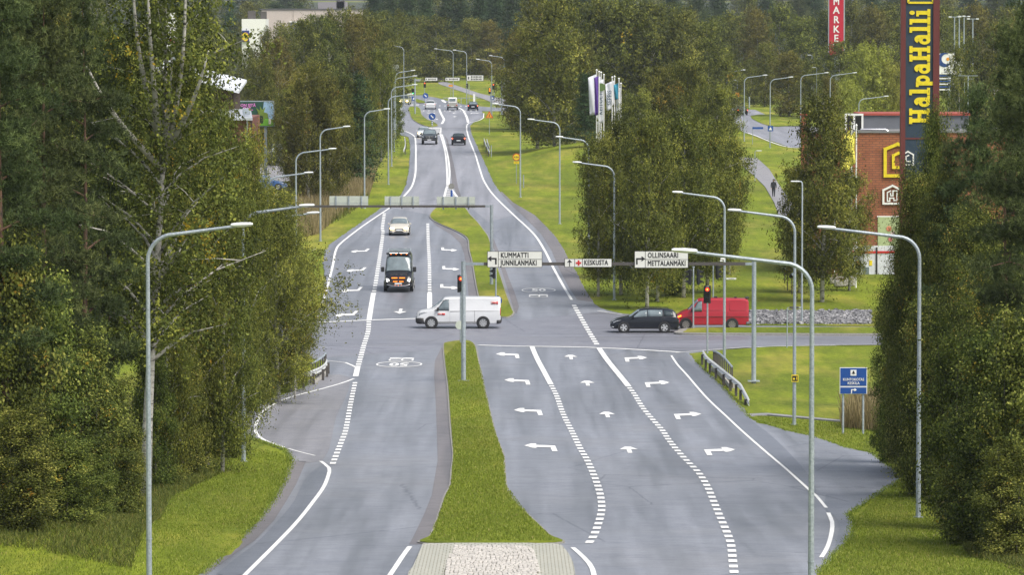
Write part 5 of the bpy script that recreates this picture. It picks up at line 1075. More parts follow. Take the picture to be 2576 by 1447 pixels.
for a in (0, 1):
    m = (lambda v: v) if a == 0 else (lambda v: 14-v)
    c.patch('side_window', [(5.15,m(4.12)),(6.85,m(4.12)),(6.1,m(4.98)),(5.15,m(5.0))], GLASSL, n=6, m=2); c.patch('side_window', [(4.1,m(4.12)),(5.06,m(4.12)),(5.06,m(5.0)),(4.1,m(5.0))], GLASSL, n=4, m=2); c.patch('side_window', [(2.6,m(4.15)),(4.0,m(4.12)),(4.0,m(5.0)),(3.0,m(4.95))], GLASS, n=4, m=2)
    c.patch('headlight', [(8.4,m(3.1)),(9.8,m(2.75)),(9.7,m(3.9)),(8.9,m(4.0))], HEADO, n=4, m=2); c.patch('tail_light', [(.1,m(3.1)),(1.15,m(3.2)),(1.25,m(4.3)),(.1,m(4.3))], TAILR, n=3, m=2); c.patch('fog_light', [(9.6,m(1.1)),(10.4,m(1.1)),(10.4,m(1.6)),(9.6,m(1.6))], HEADO, n=2, m=1)
    c.patch('door_handle', [(3.85,m(3.3)),(4.05,m(3.3)),(4.05,m(3.5)),(3.85,m(3.5))], CHROME, n=1, m=1); c.patch('door_seam', [(4.08,m(1.1)),(4.11,m(1.1)),(4.11,m(3.9)),(4.08,m(3.9))], TRIMB, .006, n=1, m=4); c.patch('sill', [(2.6,m(.6)),(8.2,m(.6)),(8.2,m(1.1)),(2.6,m(1.1))], TRIMB, .01, n=6, m=1)
c.wheels((1.30,-1.23), .325, .21, .872); c.mirrors(.75, .98, .86, BLK); c.plate(2.15, .42); c.plate(-2.15, .70); c.box('grille', (2.06,0,.60), (.1,.8,.12), TRIMB)
MB().tube([(-1.5,.52,1.475),(-1.4,.52,1.515),(.1,.52,1.525),(.2,.52,1.475)], .016, 6).tube([(-1.5,-.52,1.475),(-1.4,-.52,1.515),(.1,-.52,1.525),(.2,-.52,1.475)], .016, 6).build('roof_rail', TRIMB, c.t, True)
# white van ------------------------------------------------------------------
WV = paint('white', (.60, .61, .63), .3)
st = [(-2.65,.34,1.10,1.88,.90,.92,.72),(-2.58,.30,1.12,1.93,.93,.95,.76),(-2.3,.28,1.13,1.95,.95,.955,.78),(-1.0,.28,1.14,1.96,.955,.955,.78),(.45,.28,1.13,1.95,.955,.955,.78),(.85,.28,1.12,1.92,.955,.955,.76),(1.72,.28,1.12,1.28,.95,.93,.78),(1.95,.28,1.06,1.18,.95,.90,.76),(2.42,.28,.98,1.08,.93,.86,.72),(2.60,.30,.86,.96,.87,.80,.66),(2.66,.38,.70,.80,.80,.74,.58)]
c = Car('delivery_van', 'white panel van with a black bumper crossing the junction to the left', 'van', 1154, 825, PI, st, WV)
c.patch('windscreen', [(5.1,5.2),(5.96,4.6),(5.96,9.4),(5.1,8.8)], GLASSL)
for a in (0, 1):
    m = (lambda v: v) if a == 0 else (lambda v: 14-v)
    sw = c.patch('side_window', [(4.40,m(4.05)),(5.72,m(4.05)),(5.12,m(4.95)),(4.40,m(5.0))], GLASSL, n=6, m=3)
    c.patch('window_frame', [(4.36,m(3.95)),(5.82,m(3.95)),(5.14,m(5.06)),(4.36,m(5.1))], TRIMB, .006, n=6, m=3)
    c.patch('headlight', [(7.0,m(3.0)),(8.4,m(2.7)),(8.3,m(4.0)),(7.5,m(4.2))], HEADO, n=4, m=2); c.patch('tail_light', [(.05,m(2.4)),(.5,m(2.4)),(.5,m(4.3)),(.05,m(4.3))], TAILR, n=2, m=3)
    c.patch('bumper_corner', [(7.35,m(.2)),(9.95,m(.2)),(9.95,m(2.5)),(7.55,m(2.15))], TRIMB, .02, n=8, m=4); c.patch('rear_bumper_side', [(.02,m(.3)),(1.7,m(.3)),(1.6,m(1.6)),(.02,m(1.6))], TRIMB, .02, n=3, m=2); c.patch('sill', [(2.3,m(.7)),(6.0,m(.7)),(5.7,m(1.25)),(2.5,m(1.25))], TRIMB, .01, n=6, m=1)
    c.patch('side_crease', [(.2,m(3.0)),(4.2,m(2.9)),(4.2,m(3.05)),(.2,m(3.12))], plain('seam', (.3,.3,.31), .6), .005, n=8, m=1); c.patch('roof_gutter', [(.1,m(5.05)),(5.0,m(5.05)),(5.0,m(5.15)),(.1,m(5.15))], plain('seam', (.3,.3,.31), .6), .005, n=8, m=1)
    for u in (2.98, 4.25, 5.72): c.patch('door_seam', [(u,m(1.2)),(u+.02,m(1.2)),(u+.02,m(4)),(u,m(4))], plain('seam', (.3,.3,.31), .6), .006, n=1, m=4)
    c.patch('door_handle', [(4.36,m(3.0)),(4.62,m(3.0)),(4.62,m(3.22)),(4.36,m(3.22))], TRIMB, n=1, m=1)
    for (u0, u1, v0, v1) in ((5.0, 5.55, 2.45, 2.75), (1.35, 2.2, 4.55, 4.85)):
        q = c.patch('company_label', [(u0,m(v0)),(u1,m(v0)),(u1,m(v1)),(u0,m(v1))], plain('pale_label', (.75,.5,.48), .5), .012, n=2, m=1); c.patch('label_block', [(u0,m(v0+.03)),(u0+(u1-u0)*.42,m(v0+.03)),(u0+(u1-u0)*.42,m(v1-.03)),(u0,m(v1-.03))], REDP, .02, n=2, m=1, parent=q); c.patch('label_text', [(u0+(u1-u0)*.5,m(v0+.1)),(u1-(u1-u0)*.08,m(v0+.1)),(u1-(u1-u0)*.08,m(v1-.1)),(u0+(u1-u0)*.5,m(v1-.1))], REDP, .02, n=2, m=1, parent=q)
c.box('front_bumper', (2.60,0,.50), (.22,1.5,.36), TRIMB, .06); c.box('grille', (2.58,0,.80), (.14,.62,.20), TRIMB, .03); c.box('rear_bumper', (-2.62,0,.48), (.2,1.8,.24), TRIMB, .05); c.plate(2.73,.50); c.mirrors(1.30,1.22,.95,TRIMB,(.14,.22,.24)); c.wheels((1.72,-1.55), .36, .22, .958, plain('alloy_grey', (.45,.46,.47), .35, .5), 8)
# red van --------------------------------------------------------------------
RV = paint('red', (.36, .014, .028), .35)
st = [(-2.40,.36,1.12,1.80,.82,.83,.66),(-2.34,.32,1.14,1.92,.84,.85,.70),(-2.15,.30,1.15,1.95,.86,.86,.72),(-.9,.30,1.16,1.97,.86,.86,.72),(.45,.30,1.15,1.96,.86,.86,.72),(.72,.30,1.14,1.93,.86,.86,.70),(1.42,.30,1.14,1.26,.86,.84,.72),(1.62,.30,1.08,1.19,.86,.82,.70),(2.10,.32,.86,.95,.84,.78,.62),(2.32,.36,.70,.76,.78,.72,.56),(2.40,.44,.60,.64,.72,.68,.5)]
c = Car('panel_van', 'red windowless panel van waiting behind the black estate car', 'van', 1786, 829, PI, st, RV)
c.patch('windscreen', [(5.1,5.2),(5.96,4.6),(5.96,9.4),(5.1,8.8)], GLASSL); SEAM = plain('red_seam', (.16,.01,.015), .6)
for a in (0, 1):
    m = (lambda v: v) if a == 0 else (lambda v: 14-v)
    c.patch('window_frame', [(4.30,m(3.95)),(5.84,m(3.95)),(5.14,m(5.06)),(4.30,m(5.1))], TRIMB, .006, n=6, m=3); c.patch('side_window', [(4.36,m(4.08)),(5.70,m(4.08)),(5.12,m(4.92)),(4.36,m(4.96))], GLASSL, n=6, m=3)
    for (u0, u1) in ((3.1,4.1),(1.9,2.9)) if 0 else ((3.0,4.05),(1.75,2.75)):
        for (q0, q1, q2, q3) in ((u0,u1,4.08,4.12),(u0,u1,5.0,5.04)): c.patch('pressed_panel', [(q0,m(q2)),(q1,m(q2)),(q1,m(q3)),(q0,m(q3))], SEAM, .005, n=3, m=1)
        for q in (u0, u1): c.patch('pressed_panel', [(q,m(4.08)),(q+.02,m(4.08)),(q+.02,m(5.02)),(q,m(5.02))], SEAM, .005, n=1, m=3)
    for u in (4.2, 5.9, 2.85): c.patch('door_seam', [(u,m(1.0)),(u+.02,m(1.0)),(u+.02,m(4)),(u,m(4))], SEAM, .006, n=1, m=4)
    c.patch('side_moulding', [(.1,m(2.3)),(7.6,m(2.3)),(7.6,m(2.42)),(.1,m(2.42))], SEAM, .012, n=12, m=1)
    c.patch('headlight', [(7.6,m(3.1)),(8.9,m(3.0)),(8.9,m(3.9)),(7.9,m(4.0))], HEADO, n=3, m=2); c.patch('indicator', [(7.4,m(2.7)),(8.6,m(2.6)),(8.6,m(3.0)),(7.5,m(3.1))], AMBL, n=3, m=1); c.patch('tail_light', [(.02,m(2.6)),(.4,m(2.6)),(.4,m(3.8)),(.02,m(3.8))], TAILR, n=2, m=2)
    c.patch('bumper_corner', [(7.5,m(.3)),(9.9,m(.3)),(9.9,m(2.5)),(8.0,m(2.5))], plain('grey_trim', (.12,.12,.13), .6), .02, n=6, m=2); c.patch('rear_bumper_side', [(.02,m(.3)),(1.6,m(.3)),(1.5,m(1.5)),(.02,m(1.5))], plain('grey_trim', (.12,.12,.13)), .02, n=3, m=2)
c.box('front_bumper', (2.36,0,.52), (.2,1.4,.3), plain('grey_trim', (.12,.12,.13)), .05); c.box('rear_bumper', (-2.40,0,.45), (.2,1.6,.24), plain('grey_trim', (.12,.12,.13)), .05); c.plate(2.47,.5); c.mirrors(1.15,1.25,.86,TRIMB,(.12,.2,.22)); c.wheels((1.55,-1.35), .35, .2, .865, STEELR, 8)
c.box('roof_beacon', (.35,.3,2.02), (.10,.10,.12), AMBL); c.box('roof_vent', (-.35,0,2.02), (.22,.22,.10), TRIMB); c.box('roof_vent', (-1.6,0,2.01), (.16,.16,.08), TRIMB); MB().box((-2.33,0,1.99),(.22,1.3,.05),bev=.02).build('rear_spoiler', TRIMB, c.t, True)
# black minibus-like van coming toward the viewer ---------------------------------
st = [(-3.0,.38,1.35,2.50,.93,.95,.76),(-2.9,.34,1.37,2.60,.96,.98,.80),(-2.4,.32,1.38,2.64,.99,.995,.82),(0,.32,1.38,2.66,.995,.995,.82),(1.05,.32,1.36,2.62,.995,.995,.81),(1.45,.32,1.32,2.50,.995,.99,.79),(2.12,.32,1.28,1.42,.99,.95,.82),(2.32,.32,1.22,1.32,.985,.93,.80),(2.78,.34,1.02,1.12,.95,.88,.72),(2.94,.36,.84,.92,.90,.82,.66),(3.0,.44,.68,.76,.84,.78,.6)]
c = Car('camper_van', 'tall black van with amber warning lights coming down the oncoming lane', 'van', 1004.5, 729, -PI/2, st, paint('night', (.010, .012, .018), .22))
c.patch('windscreen', [(5.12,5.1),(5.97,4.5),(5.97,9.5),(5.12,8.9)], GLASSL, n=8, m=8)
for a in (0, 1):
    m = (lambda v: v) if a == 0 else (lambda v: 14-v)
    c.patch('side_window', [(4.4,m(4.1)),(5.7,m(4.1)),(5.1,m(4.9)),(4.4,m(4.95))], GLASS, n=5, m=2); c.patch('headlight', [(8.3,m(3.2)),(9.8,m(2.9)),(9.75,m(5.2)),(8.9,m(4.9))], glow('headlight_soft', (1, .97, .92), 2.2), n=4, m=3)
    c.patch('side_window', [(1.6,m(4.1)),(4.0,m(4.1)),(4.0,m(4.9)),(1.6,m(4.9))], GLASS, n=5, m=2); c.patch('tail_light', [(.02,m(2.4)),(.4,m(2.4)),(.4,m(4)),(.02,m(4))], TAILR, n=2, m=2)
c.box('front_bumper', (2.98,0,.52), (.16,1.55,.30), TRIMB, .06); c.box('grille', (2.99,0,.88), (.08,1.1,.34), TRIMB, .05); c.plate(3.08,.58)
for yy in (-.27,.27): c.box('warning_light', (3.05,yy,.98), (.03,.40,.06), AMBL, .01); c.box('warning_light', (3.08,yy*.8,.73), (.03,.30,.05), AMBL, .01)
for yy in (-.22, 0, .22): c.box('bumper_light', (3.08,yy,.44), (.03,.06,.06), glow('orange_spot', (1,.2,.03), 3), .01)
MB().tube([(3.02,-.8,.52),(3.12,-.5,.44),(3.14,0,.42),(3.12,.5,.44),(3.02,.8,.52)], .03, 8).build('bull_bar', CHROME, c.t, True)
rk = MB(); rk.box((1.45,0,2.62),(.25,1.75,.14),bev=.04).build('light_bar', TRIMB, c.t, True)
for yy in (-.35,.35): c.box('light_strip', (1.585,yy,2.66), (.02,.6,.04), glow('white_strip', (1,1,1), 1.2), .005)
for yy in (-.55,-.18,.18,.55): c.box('roof_marker', (1.585,yy,2.58), (.03,.07,.05), AMBL, .01)
rr = MB()
for k in range(7): rr.box((-2.2+k*.5,0,2.80),(.05,1.55,.04))
for yy in (-.78,.78): rr.box((-.7,yy,2.78),(3.4,.05,.07))
for q in (-2.2,-.7,.8):
    for yy in (-.7,.7): rr.box((q,yy,2.70),(.06,.06,.14))
rr.build('roof_rack', GALV, c.t); c.mirrors(1.80,1.52,1.0,TRIMB,(.16,.24,.36)); c.wheels((2.05,-1.75), .37, .24, .99)
# beige sedan coming toward the viewer
sedan('sedan_car', 'beige sedan with its headlights on behind the black van', 1005.5, 590, -PI/2, paint('beige', (.55,.52,.46), .3), 4.4, .86, 1.47, lights=HEADL, glass=GLASSL)
sedan('sedan_car', 'silver car with its headlights on behind the dark pickup', 1066, 345, -PI/2, paint('silver', (.58,.61,.66), .25), 4.4, .87, 1.45, lights=HEADL, glass=GLASSL)
sedan('hatchback_car', 'dark hatchback driving away up the right carriageway', 1154, 364, PI/2, BLK, 4.5, .90, 1.55, hatch=True, tail=TAILON, suv=.6)
sedan('hatchback_car', 'white hatchback waiting in the left lane at the far lights', 1083, 274, PI/2, WV, 4.4, .90, 1.5, hatch=True)
sedan('sedan_car', 'black sedan waiting in the right lane at the far lights', 1190, 277, PI/2, BLK, 4.5, .87, 1.45, tail=TAILON, glass=GLASSL)
sedan('hatchback_car', 'dark car with red tail lights on the right side road', 1862, 289, PI/2 + .15, BLK, 4.4, .88, 1.45, hatch=True, tail=TAILON, glass=GLASSL)
c = sedan('suv_car', 'green and yellow car with bright headlights at the far left junction arm', 1019, 263, -PI/2 - .1, paint('olive', (.30,.30,.14), .3), 4.6, .92, 1.7, hatch=True, lights=HEADL, suv=1)
sedan('sedan_car', 'silver car half hidden by leaves at the far left slip road', 1000, 285, -PI/2, paint('silver', (.58,.61,.66)), 4.4, .87, 1.45, glass=GLASSL)
g = 'cars parked on the left behind the birches'
sedan('parked_car', 'silver car parked highest on the left behind the birches', 694, 392, -PI/2, paint('silver', (.58,.61,.66)), group=g, glass=GLASSL); sedan('parked_car', 'dark car parked below the silver one on the left', 692, 415, -PI/2, BLK, group=g, glass=GLASSL, hatch=True); sedan('parked_car', 'blue and white car parked left of the lamp arm', 668, 478, 0, paint('blue', (.05,.12,.30)), group=g, glass=GLASSL, hatch=True); sedan('parked_car', 'white car parked beside the blue one on the left', 650, 470, 0, WV, group=g, glass=GLASS)
# dark pickup -----------------------------------------------------------------
h = 2.9; DP = paint('dark_blue', (.02, .026, .036), .25)
st = [(-h,.55,1.15,1.20,.94,.96,.90),(-h+.1,.50,1.20,1.26,.97,.98,.92),(-1.2,.50,1.22,1.28,.98,.98,.92),(-1.1,.48,1.22,1.86,.98,.97,.70),(-.4,.48,1.20,1.92,.98,.97,.72),(.35,.48,1.20,1.89,.98,.97,.71),(1.05,.48,1.20,1.30,.98,.96,.82),(1.3,.48,1.16,1.26,.98,.96,.82),(h-.3,.50,1.10,1.20,.97,.93,.74),(h-.05,.52,1.00,1.10,.93,.88,.66),(h,.58,.90,.98,.88,.84,.6)]
c = Car('pickup_truck', 'big dark pickup truck with a chrome grille frame coming down the road', 'pickup', 1081, 362, -PI/2, st, DP)
c.patch('windscreen', [(5.1,5.2),(5.96,4.6),(5.96,9.4),(5.1,8.8)], GLASSL)
for a in (0, 1):
    m = (lambda v: v) if a == 0 else (lambda v: 14-v)
    c.patch('side_window', [(3.3,m(4.1)),(5.7,m(4.1)),(5.1,m(4.95)),(3.3,m(4.95))], GLASS, n=6, m=2); c.patch('headlight', [(8.2,m(3.2)),(9.7,m(3.0)),(9.7,m(4.5)),(8.3,m(4.5))], HEADO, n=3, m=2)
gr = c.box('grille', (h+.02,0,.92), (.08,1.0,.36), TRIMB, .05); c.box('grille_frame', (h+.06,0,1.11), (.06,1.1,.06), CHROME, .02); c.box('grille_frame', (h+.06,0,.72), (.06,1.0,.05), CHROME, .02); c.box('grille_bar', (h+.065,0,.92), (.05,.07,.36), CHROME, .01); c.box('grille_bar', (h+.065,0,.92), (.05,1.0,.05), CHROME, .01)
c.box('front_bumper', (h+.02,0,.60), (.2,1.8,.24), TRIMB, .05); c.plate(h+.13,.60); c.mirrors(.75,1.35,1.0,TRIMB,(.12,.30,.22)); c.wheels((1.95,-1.85), .42, .26, .97)
# grey and beige pickup with a camper hood, seen from behind
st = [(-2.5,.45,1.05,1.90,.82,.84,.66),(-2.42,.40,1.08,1.98,.86,.88,.70),(-2.0,.40,1.10,2.02,.88,.88,.72),(-.3,.40,1.10,2.02,.88,.88,.72),(-.1,.40,1.08,1.80,.88,.88,.64),(.5,.40,1.06,1.74,.88,.88,.62),(1.2,.40,1.04,1.14,.88,.86,.76),(2.3,.42,.92,1.02,.84,.80,.68),(2.5,.46,.80,.86,.78,.74,.6)]
c = Car('camper_pickup', 'pale pickup with a tall white camper hood waiting at the far lights', 'pickup', 1138.5, 276, PI/2, st, paint('stone', (.36,.36,.32), .4))
MB().box((-1.4,0,1.62),(2.3,1.5,1.0),bev=.12).build('camper_hood', WHITE, c.t, True); c.box('rear_window', (-2.58,0,1.72), (.04,1.05,.46), GLASSL, .02)
for yy in (-.72,.72): c.box('tail_light', (-2.52,yy,.82), (.08,.22,.16), TAILR)
c.box('rear_bumper', (-2.55,0,.46), (.2,1.7,.2), TRIMB); c.plate(-2.66,.6); c.wheels((1.5,-1.4), .36, .22, .875, STEELR); c.mirrors(.9,1.2,.88,TRIMB)
# ------------------------------------------------------------------ buildings, big signs, flags
def m_brick(name, a, b, mortar, W=.9, Hh=.30):
    m, nt, bs = newmat(name); tc = nt.nodes.new('ShaderNodeTexCoord'); sp = nt.nodes.new('ShaderNodeSeparateXYZ'); cb = nt.nodes.new('ShaderNodeCombineXYZ')
    nt.links.new(tc.outputs['Object'], sp.inputs[0]); ad = nt.nodes.new('ShaderNodeMath'); ad.operation = 'ADD'; nt.links.new(sp.outputs[0], ad.inputs[0]); nt.links.new(sp.outputs[1], ad.inputs[1])
    nt.links.new(ad.outputs[0], cb.inputs[0]); nt.links.new(sp.outputs[2], cb.inputs[1])
    br = nt.nodes.new('ShaderNodeTexBrick'); br.inputs['Scale'].default_value = 1; br.inputs['Brick Width'].default_value = W; br.inputs['Row Height'].default_value = Hh; br.inputs['Mortar Size'].default_value = .035
    br.inputs['Color1'].default_value = (*a, 1); br.inputs['Color2'].default_value = (*b, 1); br.inputs['Mortar'].default_value = (*mortar, 1); nt.links.new(cb.outputs[0], br.inputs['Vector'])
    nt.links.new(mixc(nt, br.outputs[0], ramp(nt, noise(nt, 1.5, 4), [(.3, (.85,.85,.85)), (.7, (1.15,1.15,1.15))]), 1.0, 'MULTIPLY'), bs.inputs['Base Color']); bs.inputs['Roughness'].default_value = .85; return m
BRICK = m_brick('orange_brick', (.38, .135, .06), (.31, .10, .048), (.20, .085, .05), .5, .17); BRICK2 = m_brick('red_brick', (.30, .060, .035), (.24, .05, .03), (.20, .09, .07), .3, .09)
def wall_box(nm, l, r, tp, yb, depth_, mat, parent, o, bot=-.5, yoff=0):
    a, b = onp(l, tp, yb), onp(r, tp, yb); return MB().box(((a.x+b.x)/2-o.x, depth_/2+yoff, (a.z-o.z+bot)/2), (b.x-a.x, depth_, a.z-o.z-bot)).build(nm, mat, parent)
# brick store --------------------------------------------------------------
yb = 352.0; a = onp(2160, 700, yb); o = Vector((a.x, yb, prof(yb))); t = thing('store_building', 'orange brick store with a grey upper storey behind the tall blue sign', 'store', o)
wall_box('wall', 2042, 2560, 334, yb, 12, BRICK, t, o)
cap = onp(2042, 333, yb); cr_ = onp(2560, 333, yb); MB().box(((cap.x+cr_.x)/2-o.x, 6, cap.z-o.z+.04), (cr_.x-cap.x+.2, 12.2, .14)).build('roof', plain('flat_roof', (.20,.20,.20), .9), t)
UP = plain('grey_cladding', (.14,.15,.17), .7, var=.1, scale=1.5); REDT = plain('red_trim', (.36,.07,.045), .6)
zr = onp(2160, 334, yb).z - o.z; yu = yb + 6; l_, r_ = onp(2166, 290, yu), onp(2436, 290, yu); up = MB().box(((l_.x+r_.x)/2-o.x, 6+3, (zr+.12+l_.z-o.z)/2), (r_.x-l_.x, 5.8, l_.z-o.z-zr-.12)).build('upper_storey', UP, t); MB().box(((l_.x+r_.x)/2-o.x, 9, l_.z-o.z+.08), (r_.x-l_.x+.3, 6.1, .16)).build('red_coping', REDT, up)
p_ = onp(2022, 289, yb); MB().box((p_.x-o.x, -.2, (zr+p_.z-o.z)/2-3), (.42,.5,(p_.z-o.z-zr)+6)).build('brick_pillar', BRICK, t); MB().box((p_.x-o.x, -.2, p_.z-o.z+.05), (.6,.7,.1)).build('pillar_cap', REDT, t)
f0, f1 = onp(2130, 291, yb), onp(2172, 291, yb); zt = f0.z-o.z; cf = MB(); 
for X in (f0.x, (f0.x+f1.x)/2, f1.x): cf.box((X-o.x, 1.0, (zr+.15+zt)/2), (.14,.14,zt-zr-.15))
cf.box(((f0.x+f1.x)/2-o.x, 1.0, zt+.07), (f1.x-f0.x+.14,.16,.14)); cf.build('entrance_frame', WHITE, t); MB().box(((f0.x+f1.x)/2-o.x, 1.3, (zr+.15+zt)/2), (f1.x-f0.x,.1,zt-zr-.2)).build('dark_glazing', INT, t)
q0, q1 = onp(2166, 326, yb), onp(2236, 326, yb); MB().tube([(q0.x-o.x,.6,q0.z-o.z),(q1.x-o.x-.2,.6,q0.z-o.z),(q1.x-o.x,.6,q0.z-o.z-.15)], .09, 8).build('roof_duct', CHROME, t, True)
def on_wall(nm, poly_px, mat, y=-.05, th=.08, parent=None):
    pts = [onp(px, py, yb) for px, py in poly_px]; return MB().prism([(p.x-o.x, p.z-o.z) for p in pts], Matrix.Translation((0, y, 0)), th).build(nm, mat, parent or t)
def stroke(poly, w, closed=False):     # outline polygons of a polyline
    out = []; n = len(poly); rg = range(n if closed else n-1)
    for i in rg:
        a, b = Vector(poly[i]), Vector(poly[(i+1) % n]); d = (b-a).normalized(); q = Vector((-d.y, d.x))*w/2; e = d*w*.45; out.append([tuple(a-e+q), tuple(b+e+q), tuple(b+e-q), tuple(a-e-q)])
    return out
LOGOY = plain('logo_yellow', (.80,.62,.02), .5)
def logo(segs, nm, mat, y=-.1, th=.10):
    m = MB()
    for i, sg in enumerate(segs): pts = [onp(px, py, yb) for px, py in sg]; m.prism([(p.x-o.x, p.z-o.z) for p in pts], Matrix.Translation((0, y-.004*(i % 3), 0)), th)
    return m.build(nm, mat, t)
logo(stroke([(2226.5,442),(2226.5,375),(2258,362),(2290,375),(2290,442)], 8, True) + stroke([(2272,388),(2260,385),(2247,391),(2247,421),(2272,421)], 7), 'yellow_emblem', LOGOY)
logo(stroke([(2222,512),(2222,478),(2245,467),(2268,478),(2268,512)], 5, True) + stroke([(2240,486),(2240,492),(2246,492),(2246,480),(2256,480),(2256,504),(2248,504),(2248,498),(2238,498),(2238,506),(2232,506),(2232,484),(2240,480)], 3) + stroke([(2276,482),(2264,508)], 4) + stroke([(2284,486),(2278,508)], 3), 'white_emblem', WHITE)
ps = on_wall('poster', [(2208,645),(2262,645),(2262,546),(2208,546)], plain('poster_green', (.42,.50,.26), .6)); on_wall('poster_frame', [(2206,546),(2264,546),(2264,543),(2206,543)], WHITE)
for (bx, by_, rr_, cc) in ((2236,575,7,(.7,.25,.15)),(2246,586,6,(.7,.55,.5)),(2240,602,6,(.6,.2,.2))): on_wall('poster_flower', [(bx+rr_*math.cos(k), by_+rr_*math.sin(k)) for k in [i*.785 for i in range(8)]], plain('flower%d' % bx, cc), -.11, .03, ps)
on_wall('shop_front', [(2130,712),(2250,712),(2250,618),(2130,618)], plain('shop_white', (.66,.68,.72), .5), -.06, .1); on_wall('red_band', [(2130,637),(2250,637),(2250,631.5),(2130,631.5)], REDP, -.13, .06); on_wall('dark_post', [(2203,712),(2207,712),(2207,622),(2203,622)], INT, -.14, .06)
on_wall('window_picture', [(2158+8*math.cos(k), 662+8*math.sin(k)) for k in [i*.523 for i in range(12)]], INK, -.12, .04); on_wall('window_figure', [(2154,668),(2162,668),(2161,658),(2155,658)], REDP, -.15, .03); on_wall('window_sticker', [(2186,668),(2194,668),(2194,655),(2186,655)], LOGOY, -.13, .03); on_wall('shop_door', [(2170,712),(2186,712),(2186,672),(2170,672)], GLASSL, -.13, .04)
on_wall('yellow_banner', [(2112,500),(2126,500),(2128,440),(2116,440)], LOGOY, -.4, .05); on_wall('yellow_banner', [(2114,560),(2124,560),(2126,515),(2114,515)], LOGOY, -.4, .05); on_wall('white_downpipe', [(2098,700),(2101,700),(2101,470),(2098,470)], WHITE, -.15, .1)
# yellow flags before the store
for k, px in enumerate((2142, 2154)):
    y_ = 338 - k*2; zb_ = prof(y_); x_ = onp(px, 400, y_).x; H = onp(px, 312 + k*4, y_).z - zb_; f_ = thing('flag_pole', ['white flag pole with a yellow flag, left of the pair at the store', 'white flag pole with a yellow flag, right of the pair at the store'][k], 'flag pole', (x_, y_, zb_), 0, 'flag poles at the store')
    MB().tube([(0,0,0),(0,0,H)], [.07,.05], 8).tube([(0,0,H),(0,0,H+.15)], [.09,.02], 8).build('pole', WHITE, f_, True); v, ff = [], []
    for i in range(7):
        for j in range(9): v.append((-.1-i*.12+.04*math.sin(j), .10*math.sin(i*1.3+j*.6), H-.4-j*.28-i*.13))
    for i in range(6):
        for j in range(8): ff.append((i*9+j, i*9+j+1, (i+1)*9+j+1, (i+1)*9+j))
    q = MB().add(v, ff).build('flag', plain('flag_yellow', (.72,.66,.10), .7), f_, True); q.modifiers.new('t', 'SOLIDIFY').thickness = .02
# tall blue sign --------------------------------------------------------------
yb = 308.0; a = onp(2311, 700, yb); o = Vector((a.x, yb, prof(yb))); t = thing('sign_tower', 'tall dark blue sign tower with yellow vertical lettering and red brown edges', 'sign tower', o); s = S(a.x, yb, 12)
TOP = 24.5; W = 97/s; zb_ = onp(2311, 447, yb).z - o.z; NAVY = plain('navy_panel', (.022,.042,.070), .5, var=.12, scale=3); POSTR = plain('red_brown', (.125,.024,.022), .5, var=.1)
for sg, ww, zlow in ((-1, 12/s, 0), (1, 16/s, 0)): MB().box((sg*(W/2-ww/2), 0, TOP/2), (ww, .7, TOP)).build('post', POSTR, t)
pn = MB().box((-.05, 0, (zb_+TOP)/2), (W-26/s, .46, TOP-zb_)).build('panel', NAVY, t); zc = onp(2311, 348, yb).z - o.z; MB().box((-.05, -.02, zc), (W-24/s, .5, 4/s)).build('crossbar', POSTR, t)
# slab letters drawn as strokes, read upward; unit: cap height 1
def arc(cx, cy, rx, ry, a0, a1, w, n=10):
    out = []
    for i in range(n):
        p, q = a0+(a1-a0)*i/n, a0+(a1-a0)*(i+1)/n; out.append([(cx+(rx+w/2)*math.cos(p), cy+(ry+w/2)*math.sin(p)), (cx+(rx+w/2)*math.cos(q), cy+(ry+w/2)*math.sin(q)), (cx+(rx-w/2)*math.cos(q), cy+(ry-w/2)*math.sin(q)), (cx+(rx-w/2)*math.cos(p), cy+(ry-w/2)*math.sin(p))])
    return out
def R(x0, y0, x1, y1): return [[(x0,y0),(x1,y0),(x1,y1),(x0,y1)]]
GL = {'H': (1.02, R(.12,0,.36,1)+R(.66,0,.90,1)+R(.36,.41,.66,.59)+R(.02,0,.46,.15)+R(.56,0,1.0,.15)+R(.02,.85,.46,1)+R(.56,.85,1.0,1)),
      'a': (.72, arc(.30,.27,.19,.19,0,2*math.pi,.18,16)+R(.40,.0,.62,.50)+arc(.36,.50,.16,.16,0,math.pi*.85,.20,8)+R(.50,0,.74,.13)),
      'l': (.46, R(.11,0,.35,1)+R(.0,.87,.2,1)+R(.0,0,.46,.14)), 'i': (.46, R(.11,0,.35,.68)+R(.0,.55,.2,.68)+R(.0,0,.46,.14)+[circ(.23,.88,.13,12)]),
      'p': (.76, R(.10,-.30,.34,.68)+R(0,-.32,.44,-.18)+R(0,.55,.2,.68)+arc(.44,.34,.20,.24,-math.pi*.95,math.pi*.95,.19,18))}
cap = 52/s; z_ = onp(2311, 312, yb).z - o.z; zend = onp(2311, 20, yb).z - o.z; tot = sum(GL[ch][0]+.05 for ch in 'HalpaHalli'); k_ = (zend - z_)/tot; xbase = onp(2338, 300, yb).x - o.x; LY = plain('letter_yellow', (.78,.62,.015), .45)
for ch in 'HalpaHalli':
    wd, segs = GL[ch]; m = MB(); lay = 0
    for i, sg in enumerate(segs):
        if not (len(sg) == 4 and sg[0][0] != sg[3][0] and sg[0][1] != sg[1][1]): lay += 1
        m.prism([(xbase - v*cap, z_ + u*k_) for u, v in sg], Matrix.Translation((0, -.27-.003*lay, 0)), .06)
    m.build('letter', LY, pn); z_ += (wd+.05)*k_
m = MB(); a0 = onp(2278, 6, yb).z-o.z; m.box((.02,-.27,a0),(62/s,.06,5/s)); 
for X in (-31/s, 31/s): m.box((X+.02,-.27,a0+.5),(5/s,.06,1.0))
